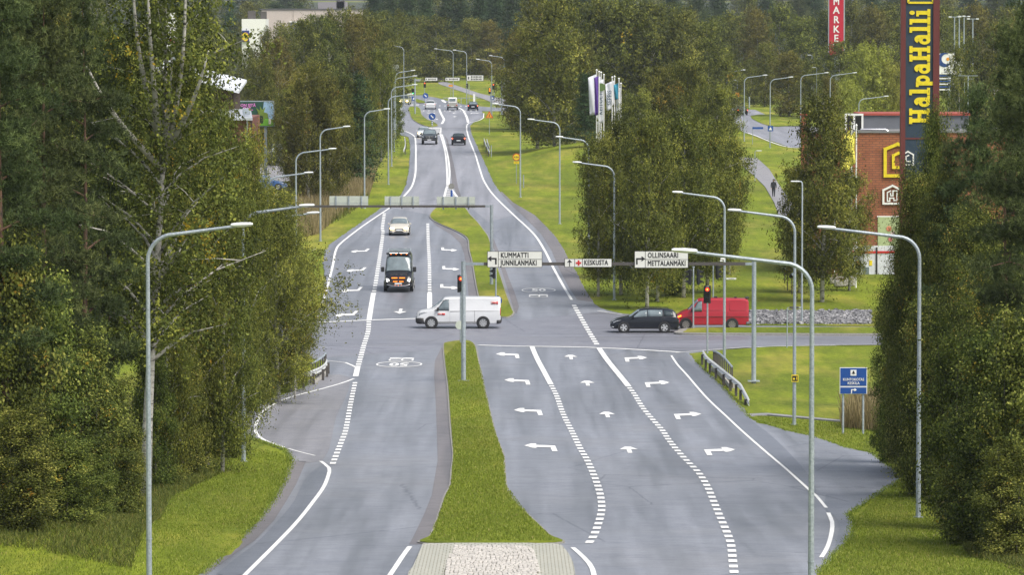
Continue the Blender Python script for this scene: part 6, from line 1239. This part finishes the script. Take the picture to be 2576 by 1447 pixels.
m.box((.02,-.273,a0+1.1),(62/s,.06,4/s)); m.build('yellow_frame', LY, pn)
pa = onp(2283, 398, yb); m = MB()
for i, sg in enumerate(stroke([(-.35,-.42),(-.35,.25),(0,.45),(.35,.25),(.35,-.42)], .09, True)+stroke([(.05,.2),(-.12,.12),(-.12,-.2),(.15,-.2)], .08)): m.prism([(x+pa.x-o.x, z+pa.z-o.z) for x, z in sg], Matrix.Translation((0,-.27-.003*(i % 4),0)), .06)
m.build('white_emblem', WHITE, pn)
# red market sign --------------------------------------------------------------
yb = 790.0; a = onp(2103, 300, yb); o = Vector((a.x, yb, prof(yb))); t = thing('market_sign', 'tall red sign with white stacked letters above the far trees', 'sign tower', o); s = S(a.x, yb, 20); zb_ = onp(2103, 137, yb).z-o.z; zt = zb_ + 200/s; RW = 39/s
MB().tube([(0,0,0),(0,0,zb_)], .35, 12).build('pole', GALV, t, True); pn = MB().box((0,0,(zb_+zt)/2),(RW-3/s,.5,zt-zb_)).build('panel', plain('market_red', (.50,.01,.035), .45, var=.08), t); MB().box((RW/2,.02,(zb_+zt)/2),(3/s,.55,zt-zb_)).box((-RW/2,.02,(zb_+zt)/2),(2/s,.55,zt-zb_)).build('side_edge', GALV, t)
for ch, py in (('M',4),('A',26),('R',50),('K',74),('E',97),('T',120)): text_obj('letter', ch, 25/s, WHITE, pn, Matrix.Translation((-1/s,-.27,onp(2103,py,yb).z-o.z)), .03, .06, .82 if ch == 'M' else .95)
# flags ------------------------------------------------------------------------
y_ = 500.0; FW = plain('flag_white', (.70,.72,.78), .75, var=.06); FP = plain('flag_purple', (.10,.04,.28), .75); FT = plain('flag_teal', (.02,.22,.34), .75, var=.5, scale=3)
fl = [(1501,178,FW,'white flag, the tallest and leftmost of the row',100,26,None),(1507,182,FP,'narrow purple flag second from the left in the row',98,14,None),(1512,184,FW,'white flag third in the row with dark lettering',104,14,None),(1519,190,FW,'wide white flag with a green emblem in the middle of the row',110,24,'KEITOLY'),(1540,196,FW,'white flag with dark vertical lettering right of the wide one',70,20,'SEPPIS'),(1546,194,FW,'plain white flag behind the lettered one',60,14,None),(1557,200,FT,'white and teal flag at the right of the row',40,15,None),(1562,212,FW,'lower white flag at the right end of the row',60,15,None)]
for k, (px, py, mt, lab, ln_, wd, tx) in enumerate(fl):
    yy = y_ + (k % 3)*1.5 - k*1.2 - (5 if k == 1 else 0); zb_ = prof(yy) + .2; a = onp(px, py, yy); s = S(a.x, yy, 8); H = a.z - zb_; f_ = thing('flag_pole', lab, 'flag', (a.x, yy, zb_), 0, 'tall flags on white poles')
    MB().tube([(0,0,-.6),(0,0,H*.5),(0,0,H)], [.085,.07,.05], 8).tube([(0,0,H),(0,0,H+.08),(0,0,H+.2)], [.05,.12,.03], 8).build('pole', WHITE, f_, True)
    v, ff = [], []; nI, nJ = 8, 14; Lf = ln_/s; Wf = wd/s*.78
    for i in range(nI):
        for j in range(nJ):
            u, w_ = i/(nI-1), j/(nJ-1); v.append((-.07 - u*Wf*(1-.25*w_), .16*math.sin(u*5+w_*4+k)*u, H-.35-w_*Lf-u*Wf*.45*(1-.5*w_)))
    for i in range(nI-1):
        for j in range(nJ-1): ff.append((i*nJ+j, i*nJ+j+1, (i+1)*nJ+j+1, (i+1)*nJ+j))
    q = MB().add(v, ff).build('flag', mt, f_, True); q.modifiers.new('t', 'SOLIDIFY').thickness = .02
    if tx: text_obj('lettering', tx, .62, plain('ink_blue', (.03,.08,.12), .6), f_, Matrix.Translation((-Wf*.42,-.22,H-.55-Lf*.52)) @ Matrix.Rotation(-math.pi/2, 4, 'Y'), .01, .01, .95)
    if k == 3: MB().prism(circ(-Wf*.35, H-1.2, .42, 16), Matrix.Translation((0,-.2,0)), .02).build('emblem', plain('emblem_green', (.12,.20,.06), .6), f_)
# pale sign with a dark blue crescent, right of the tower
yb = 620.0; a = onp(2388, 240, yb); o = Vector((a.x, yb, prof(yb))); s = S(a.x, yb, 9); t = thing('crescent_sign', 'white sign board with a dark blue crescent right of the tall sign', 'sign', o); zt = onp(2388,134,yb).z-o.z; zl = onp(2388,186,yb).z-o.z
p = MB().box((0,0,(zt+zl)/2),(66/s,.3,zt-zl)).build('panel', WHITE, t); MB().tube([(0,.1,0),(0,.1,zl)], .2, 8).build('pole', GALV, t); cz = onp(2388,150,yb).z-o.z; cx = -13/s
m = [( cx+.95*math.cos(a_), cz+.95*math.sin(a_)) for a_ in [math.pi*.35+i*(math.pi*1.45)/14 for i in range(15)]] + [(cx+.28+.66*math.cos(a_), cz+.12+.66*math.sin(a_)) for a_ in [math.pi*1.75-i*(math.pi*1.35)/12 for i in range(13)]]
MB().prism(m, Matrix.Translation((0,-.17,0)), .04).build('crescent', plain('navy_ink', (.01,.05,.20), .5), p); MB().prism(circ(cx+.45,cz+.1,.22,12), Matrix.Translation((0,-.17,0)), .04).build('orange_dot', ORA, p); text_obj('lettering','SIR', .75, plain('grey_ink',(.12,.14,.18),.6), p, Matrix.Translation((cx+.4,-.17,onp(2388,178,yb).z-o.z)), .02)
for k in range(6): zz = onp(2388,190+k*7,yb).z-o.z; MB().box((-.2,0,zz),(50/s,.2,3/s)).build('slat', WHITE if k % 2 else BLUE, t)
# left brick buildings ------------------------------------------------------------
yb = 452.0; a = onp(600, 420, yb); o = Vector((a.x, yb, prof(yb))); t = thing('brick_building', 'red brick building with a pale metal roof behind the big birch', 'building', o)
METR = plain('pale_metal_roof', (.55,.58,.62), .35, .3, .15, 2); DPST = plain('dark_brown', (.06,.035,.03), .6)
wall_box('wall', 520, 631, 297, yb, 16, BRICK2, t, o); l_, r_ = onp(515,296,yb), onp(637,296,yb)
q = MB().add([(l_.x-o.x,-1.2,l_.z-o.z),(r_.x-o.x,-1.2,l_.z-o.z),(r_.x-o.x-.9,12,l_.z-o.z+.6),(l_.x-o.x,12,l_.z-o.z+.6),(l_.x-o.x,-1.2,l_.z-o.z-.22),(r_.x-o.x,-1.2,l_.z-o.z-.22),(r_.x-o.x-.9,12,l_.z-o.z+.35),(l_.x-o.x,12,l_.z-o.z+.35)], [(0,1,2,3),(4,7,6,5),(0,4,5,1),(1,5,6,2),(2,6,7,3),(3,7,4,0)]).build('roof', METR, t)
for px in (622, 633): x_ = onp(px,300,yb).x-o.x; MB().box((x_,-.15,(l_.z-o.z-.3)/2),(.16,.16,l_.z-o.z-.3)).build('downpipe', METR if px == 622 else DPST, t)
MB().box((onp(617,281,yb).x-o.x, 2.0, onp(617,281,yb).z-o.z),(.7,.7,.6),bev=.05).build('roof_unit', GALV, t)
l_, r_ = onp(430,228,yb+14), onp(587,228,yb+14); u_ = MB().box(((l_.x+r_.x)/2-o.x, 20, (l_.z-o.z)/2), (r_.x-l_.x, 11, l_.z-o.z)).build('tall_block', plain('brown_wall', (.07,.04,.03), .8, var=.2), t)
v = [(l_.x-o.x-1.5,13,l_.z-o.z+2.2),(r_.x-o.x+.6,13,l_.z-o.z),(r_.x-o.x+.6,27,l_.z-o.z+.9),(l_.x-o.x-1.5,27,l_.z-o.z+3.0)]; MB().add(v+[(x_,y_2,z_2-.25) for x_,y_2,z_2 in v], [(0,1,2,3),(4,7,6,5),(0,4,5,1),(1,5,6,2),(2,6,7,3),(3,7,4,0)]).build('tall_roof', plain('white_roof', (.74,.76,.80), .4, .1, .12, 2), u_)
# billboard --------------------------------------------------------------------
yb = 500.0; a = onp(645, 420, yb); o = Vector((a.x, yb, prof(yb))); s = S(a.x, yb, 8); t = thing('billboard', 'dark green billboard with pink lettering and a bright picture on the left', 'billboard', o); zt = onp(645,253,yb).z-o.z; zl = onp(645,318,yb).z-o.z; l_, r_ = onp(590,280,yb).x-o.x, onp(690,280,yb).x-o.x
fr = MB().box(((l_+r_)/2,0,(zt+zl)/2),(r_-l_,.3,zt-zl)).build('frame', GALV, t)
for px in (640, 668): MB().box((onp(px,300,yb).x-o.x,.1,zl/2-.1),(.3,.2,zl+.2)).build('leg', GALV, t)
def bb(nm, pts, col, y): q = [onp(px,py,yb) for px,py in pts]; return MB().prism([(p.x-o.x,p.z-o.z) for p in q], Matrix.Translation((0,y,0)), .02).build(nm, plain('bb_'+nm, col, .5, var=.25, scale=2), fr)
bb('dark_field', [(592,316),(688,316),(688,255.5),(592,255.5)], (.015,.07,.045), -.165); bb('sky_picture', [(660,290),(688,302),(688,256),(664,256)], (.30,.45,.62), -.19); bb('lawn_picture', [(634,316),(688,316),(688,300),(660,296),(634,302)], (.16,.42,.03), -.20); bb('plant_picture', [(650,306),(662,308),(668,296),(676,298),(672,284),(664,282),(668,268),(660,276),(654,266),(654,278),(644,270),(650,284),(652,292)], (.16,.24,.03), -.215); bb('dark_picture', [(653,310),(662,310),(662,292),(655,290)], (.015,.03,.01), -.23); bb('white_picture', [(676,312),(682,312),(682,298),(676,298)], (.6,.58,.5), -.23)
text_obj('lettering','ON SITÄ',.42,plain('pink_ink',(.75,.25,.65),.5),fr,Matrix.Translation((onp(624,265,yb).x-o.x,-.19,onp(624,265,yb).z-o.z)),.01,.02); text_obj('lettering','OIS-',.62,plain('pink_ink',(.75,.25,.65)),fr,Matrix.Translation((onp(623,275,yb).x-o.x,-.19,onp(623,275,yb).z-o.z)),.01,.02)
# far small billboard
x, y, z = at(990, 262); s = S(x,y,z+4); t = thing('billboard', 'small pale billboard beyond the far left lamps', 'billboard', (x,y,z)); a, b = onp(979,162,y), onp(1003,178,y); MB().box(((a.x+b.x)/2-x,0,(a.z+b.z)/2-z),(b.x-a.x,.4,a.z-b.z)).build('panel', SIGNBACK, t); MB().box(((a.x+b.x)/2-x,.1,(b.z-z)/2),(.3,.3,b.z-z)).build('pole', DARKST, t)
# cream building, far left of the skyline ------------------------------------------
yb = 1180.0; a = onp(760, 200, yb); o = Vector((a.x, yb, prof(yb))); CREAM = plain('cream_wall', (.60,.52,.46), .8, var=.05, scale=.2); t = thing('cream_building', 'large cream flat roofed building behind the left trees', 'building', o)
wall_box('wall', 658, 905, 24, yb, 30, CREAM, t, o); c0, c1 = onp(656,23.5,yb), onp(907,23.5,yb); MB().box(((c0.x+c1.x)/2-o.x,15,c0.z-o.z+.1),(c1.x-c0.x,30.4,.3)).build('roof', plain('roof_edge', (.12,.12,.12), .8), t)
g0, g1 = onp(731,56,yb), onp(830,95,yb); MB().box(((g0.x+g1.x)/2-o.x,-.1,(g0.z+g1.z)/2-o.z),(g1.x-g0.x,.3,g0.z-g1.z)).build('grey_door', plain('grey_door', (.26,.27,.32), .6), t); MB().box(((g0.x+g1.x)/2-o.x,-.3,g0.z-o.z+.15),(g1.x-g0.x+.6,.6,.3)).build('door_canopy', WHITE, t)
x_ = onp(738,50,yb).x-o.x; MB().box((x_,-.06,c0.z-o.z-1.6),(.12,.1,3)).build('wall_joint', plain('joint', (.4,.35,.3), .8), t)
o = Vector((onp(616,90,1080).x, 1080, prof(1080))); yb = 1080.0; t = thing('shop_building', 'white shop block with a blue and yellow round sign on the left skyline', 'shop', o)
wall_box('wall', 608, 668, 47, yb, 14, WHITE, t, o); MB().box((0,-.2,0),(.1,.1,.1)).build('fixing', WHITE, t)
for l,r_2,tp in ((622,640,26),(654,668,28)): a, b = onp(l,tp,yb), onp(r_2,47,yb); MB().box(((a.x+b.x)/2-o.x,4,(a.z+b.z)/2-o.z),(b.x-a.x,3,a.z-b.z)).build('chimney', DARKST, t)
a, b = onp(609,76,yb), onp(627,104,yb); sg = MB().box(((a.x+b.x)/2-o.x,-.3,(a.z+b.z)/2-o.z),(b.x-a.x,.5,a.z-b.z)).build('sign_panel', plain('deep_blue', (.01,.03,.20), .5), t); cx, cz = onp(617.5,92,yb).x-o.x, onp(617.5,92,yb).z-o.z
MB().prism(circ(cx,cz,.82,20,1.05), Matrix.Translation((0,-.6,0)), .1).build('red_ring', REDP, sg); MB().prism(circ(cx,cz,.75,20,.98), Matrix.Translation((0,-.66,0)), .1).build('yellow_disc', LY, sg); text_obj('lettering','L DL',.55,BLUE,sg,Matrix.Translation((cx,-.73,cz)),.02,.02); MB().prism([(-.05,-.22),(.05,-.22),(.12,.12),(0,.12)],Matrix.Translation((cx-.08,-.74,cz)),.05).build('red_letter', REDP, sg)
t = thing('grey_building', 'grey building peeping over the cream one on the skyline', 'building', (onp(835,60,1330).x, 1330, prof(1330))); o = Vector(t.location); wall_box('wall', 800, 870, 4, 1330.0, 15, plain('grey_wall', (.30,.28,.30), .8), t, o); wall_box('roof_box', 846, 866, 0, 1329.0, 6, DARKST, t, o)
# white sign among the big birch limbs
yb = 560.0; o = Vector((onp(436,90,yb).x, yb, prof(yb))); t = thing('white_sign_tower', 'white sign tower with a red mark seen through the big birch', 'sign tower', o); a, b = onp(419,30,yb), onp(445,118,yb); p = MB().box(((a.x+b.x)/2-o.x,0,(a.z+b.z)/2-o.z),(b.x-a.x,.5,a.z-b.z)).build('panel', WHITE, t); MB().box((0,.1,(b.z-o.z)/2),(.5,.3,b.z-o.z)).build('pole', GALV, t); q0 = onp(432,100,yb); MB().prism([(-.35,-.4),(.35,-.3),(.3,.0),(.42,.35),(.1,.1),(-.3,.0)], Matrix.Translation((q0.x-o.x,-.27,q0.z-o.z)), .04).build('red_mark', REDP, p)
# ------------------------------------------------------------------ small things on the lawn
for k, (px, by, ty) in enumerate([(1974, 713, 677), (1981, 731, 684), (1992, 742, 692)]):
    x, y, z = at(px, by); H = onp(px, ty, y).z - z; t = thing('lawn_spotlight', ['farthest spotlight of the three on the lawn', 'middle spotlight of the three on the lawn', 'nearest spotlight of the three on the lawn'][k], 'spotlight', (x, y, z), 0, 'spotlights on the lawn')
    MB().tube([(0,0,0),(0,0,H-.15)], .035, 8).build('stem', DARKST, t, True); MB().tube([(-.12,.1,H-.18),(0,0,H-.02),(.06,-.08,H+.03)], [.10,.17,.13], 10).build('lamp_head', BLACK, t, True); MB().tube([(.06,-.08,H+.05),(.075,-.10,H+.055)], .12, 10).build('lens', GLASSL, t)
for k, (px, py, w_, h_) in enumerate([(2098,709,.55,.40),(2113,716,.75,.42),(2132,715,1.0,.62),(2108,707,.6,.45)]):
    x, y, z = at(px, py+4); t = thing('stone_planter', ['small pale stone planter at the left end of the group', 'long pale stone planter in the front of the group', 'biggest pale stone planter at the right of the group', 'pale stone planter at the back of the group'][k], 'planter', (x,y,z), 0, 'pale stone planters before the store'); MB().box((0,0,h_/2),(w_,.7,h_),bev=.04).build('planter_box', CONC, t); f_ = MB()
    for q in range(30): f_.add([(random.uniform(-w_/2.2,w_/2.2)+dx, random.uniform(-.25,.25), h_+random.uniform(0,.16)+dz) for dx,dz in ((0,0),(.05,.02),(.02,.07))], [(0,1,2)])
    f_.build('plants', plain('planter_plants', (.30,.24,.16), .8, var=.7, scale=9), t, fixn=False)
# loose rock bank: too many stones to count
rk = MB(); random.seed(5)
for i in range(2200):
    x0, y0 = G(random.uniform(1878, 2190), random.uniform(795.5, 817)); r_ = random.uniform(.05,.16); z0 = prof(y0) + .30*max(0, (y0 - G(2000,818)[1])/ (G(2000,795)[1]-G(2000,818)[1])) + random.uniform(-.03,.10)
    pts = []; 
    for (a, b, c_) in ((1,1,1),(1,1,-1),(1,-1,1),(1,-1,-1),(-1,1,1),(-1,1,-1),(-1,-1,1),(-1,-1,-1)): pts.append(Vector((a*random.uniform(.5,1), b*random.uniform(.5,1), c_*random.uniform(.4,.8)))*r_)
    M = Matrix.Rotation(random.uniform(0,6.28),4,'Z') @ Matrix.Rotation(random.uniform(-.8,.8),4,'X'); rk.add([M @ p + Vector((x0,y0,z0)) for p in pts], [(0,1,3,2),(4,6,7,5),(0,4,5,1),(2,3,7,6),(0,2,6,4),(1,5,7,3)])
m, nt, bs = newmat('rock'); nt.links.new(ramp(nt, noise(nt, 3.5, 2, .9), [(.3,(.07,.07,.08)),(.5,(.20,.20,.21)),(.7,(.42,.41,.42))]), bs.inputs['Base Color']); bs.inputs['Roughness'].default_value = .8
tag(rk.build('rock_bank', m, fixn=False), 'bank of loose grey and white crushed rock along the cross street', 'rocks', kind='stuff')
# walking man -------------------------------------------------------------------------
x, y, z = at(1946, 496); CLO = plain('dark_clothes', (.018,.020,.026), .85, var=.3, scale=8); SKIN = plain('skin', (.45,.28,.20), .6, var=.05)
def skin_body(name, verts, edges, radii, mat, parent, root=0, sub=2):
    me = bpy.data.meshes.new(name); me.from_pydata(verts, edges, []); ob = link(name, me, mat, parent); ob.modifiers.new('s','SKIN'); 
    sv = me.skin_vertices[0].data
    for i, r_ in enumerate(radii): sv[i].radius = (r_, r_*.85) if not isinstance(r_, tuple) else r_
    sv[root].use_root = True; ob.modifiers['s'].use_smooth_shade = True; ob.modifiers.new('u','SUBSURF').levels = sub; ob.modifiers['u'].render_levels = sub; return ob
t = thing('person', 'man in dark clothes and a flat cap walking on the path', 'person', (x, y, z + .02))
V = [(0,0,.95),(0,0,1.15),(0,.02,1.40),(0,.0,1.52),(0,-.02,1.60),(0,-.03,1.70),(.19,.01,1.42),(.25,.04,1.15),(.25,-.06,.92),(-.19,.01,1.42),(-.25,-.02,1.15),(-.24,-.12,.93),(.09,0,.88),(.09,-.10,.50),(.07,-.14,.10),(.07,-.27,.05),(-.09,0,.88),(-.08,.04,.50),(-.07,.16,.12),(-.07,.06,.04)]
E = [(0,1),(1,2),(2,3),(3,4),(4,5),(2,6),(6,7),(7,8),(2,9),(9,10),(10,11),(0,12),(12,13),(13,14),(14,15),(0,16),(16,17),(17,18),(18,19)]
RD = [(.17,.12),(.18,.13),(.19,.13),(.06,.06),(.085,.10),(.085,.09),(.085,.085),(.065,.065),(.045,.045),(.085,.085),(.065,.065),(.045,.045),(.11,.11),(.075,.075),(.05,.05),(.045,.04),(.11,.11),(.075,.075),(.05,.05),(.045,.04)]
b = skin_body('body', V, E, RD, CLO, t)
hd = MB(); n = 12; v, f = [], []
for i in range(9):
    a_ = math.pi*i/8
    for k in range(n): q = 2*math.pi*k/n; v.append((.082*math.sin(a_)*math.cos(q), -.03+.098*math.sin(a_)*math.sin(q)-(.02 if math.sin(q) < -.95 and i == 5 else 0), 1.665-.125*-math.cos(a_)*-1))
for i in range(8):
    for k in range(n): f.append((i*n+k, i*n+(k+1)%n, (i+1)*n+(k+1)%n, (i+1)*n+k))
hd.add(v, f).build('face', SKIN, t, True); MB().tube([(0,-.02,1.70),(0,-.01,1.76),(0,0,1.80)], [.105,.11,.06], 12).box((0,-.12,1.715),(.14,.10,.02)).build('cap', CLO, t, True)
for sx, hx, hy in ((1,.25,-.08),(-1,-.24,-.14)):
    pm = MB().tube([(hx,hy,.92),(hx,hy-.01,.86),(hx,hy-.02,.83)], [.028,.038,.034], 8)
    for q in range(4): pm.tube([(hx-.006*sx,hy-.035+.017*q,.84),(hx-.008*sx,hy-.04+.017*q,.79-.004*(q % 2)),(hx-.018*sx,hy-.038+.017*q,.755+.006*abs(q-1.5))], [.010,.009,.006], 5)
    pm.tube([(hx,hy-.04,.88),(hx-.01*sx,hy-.065,.84),(hx-.015*sx,hy-.068,.81)], [.011,.010,.007], 5); pm.build('hand', SKIN, t, True)
# ------------------------------------------------------------------ light haze in the air
hz = MB().box((0, 1790, 20), (2200, 3600, 62)).build('haze', None); m = bpy.data.materials.new('haze'); m.use_nodes = True; nt = m.node_tree; nt.nodes.remove(nt.nodes['Principled BSDF'])
pv = nt.nodes.new('ShaderNodeVolumePrincipled'); pv.inputs['Color'].default_value = (.82,.90,1,1); pv.inputs['Density'].default_value = .00006; nt.links.new(pv.outputs[0], nt.nodes['Material Output'].inputs['Volume']); hz.data.materials.append(m); tag(hz, 'thin pale haze over the whole scene', 'haze', kind='stuff')
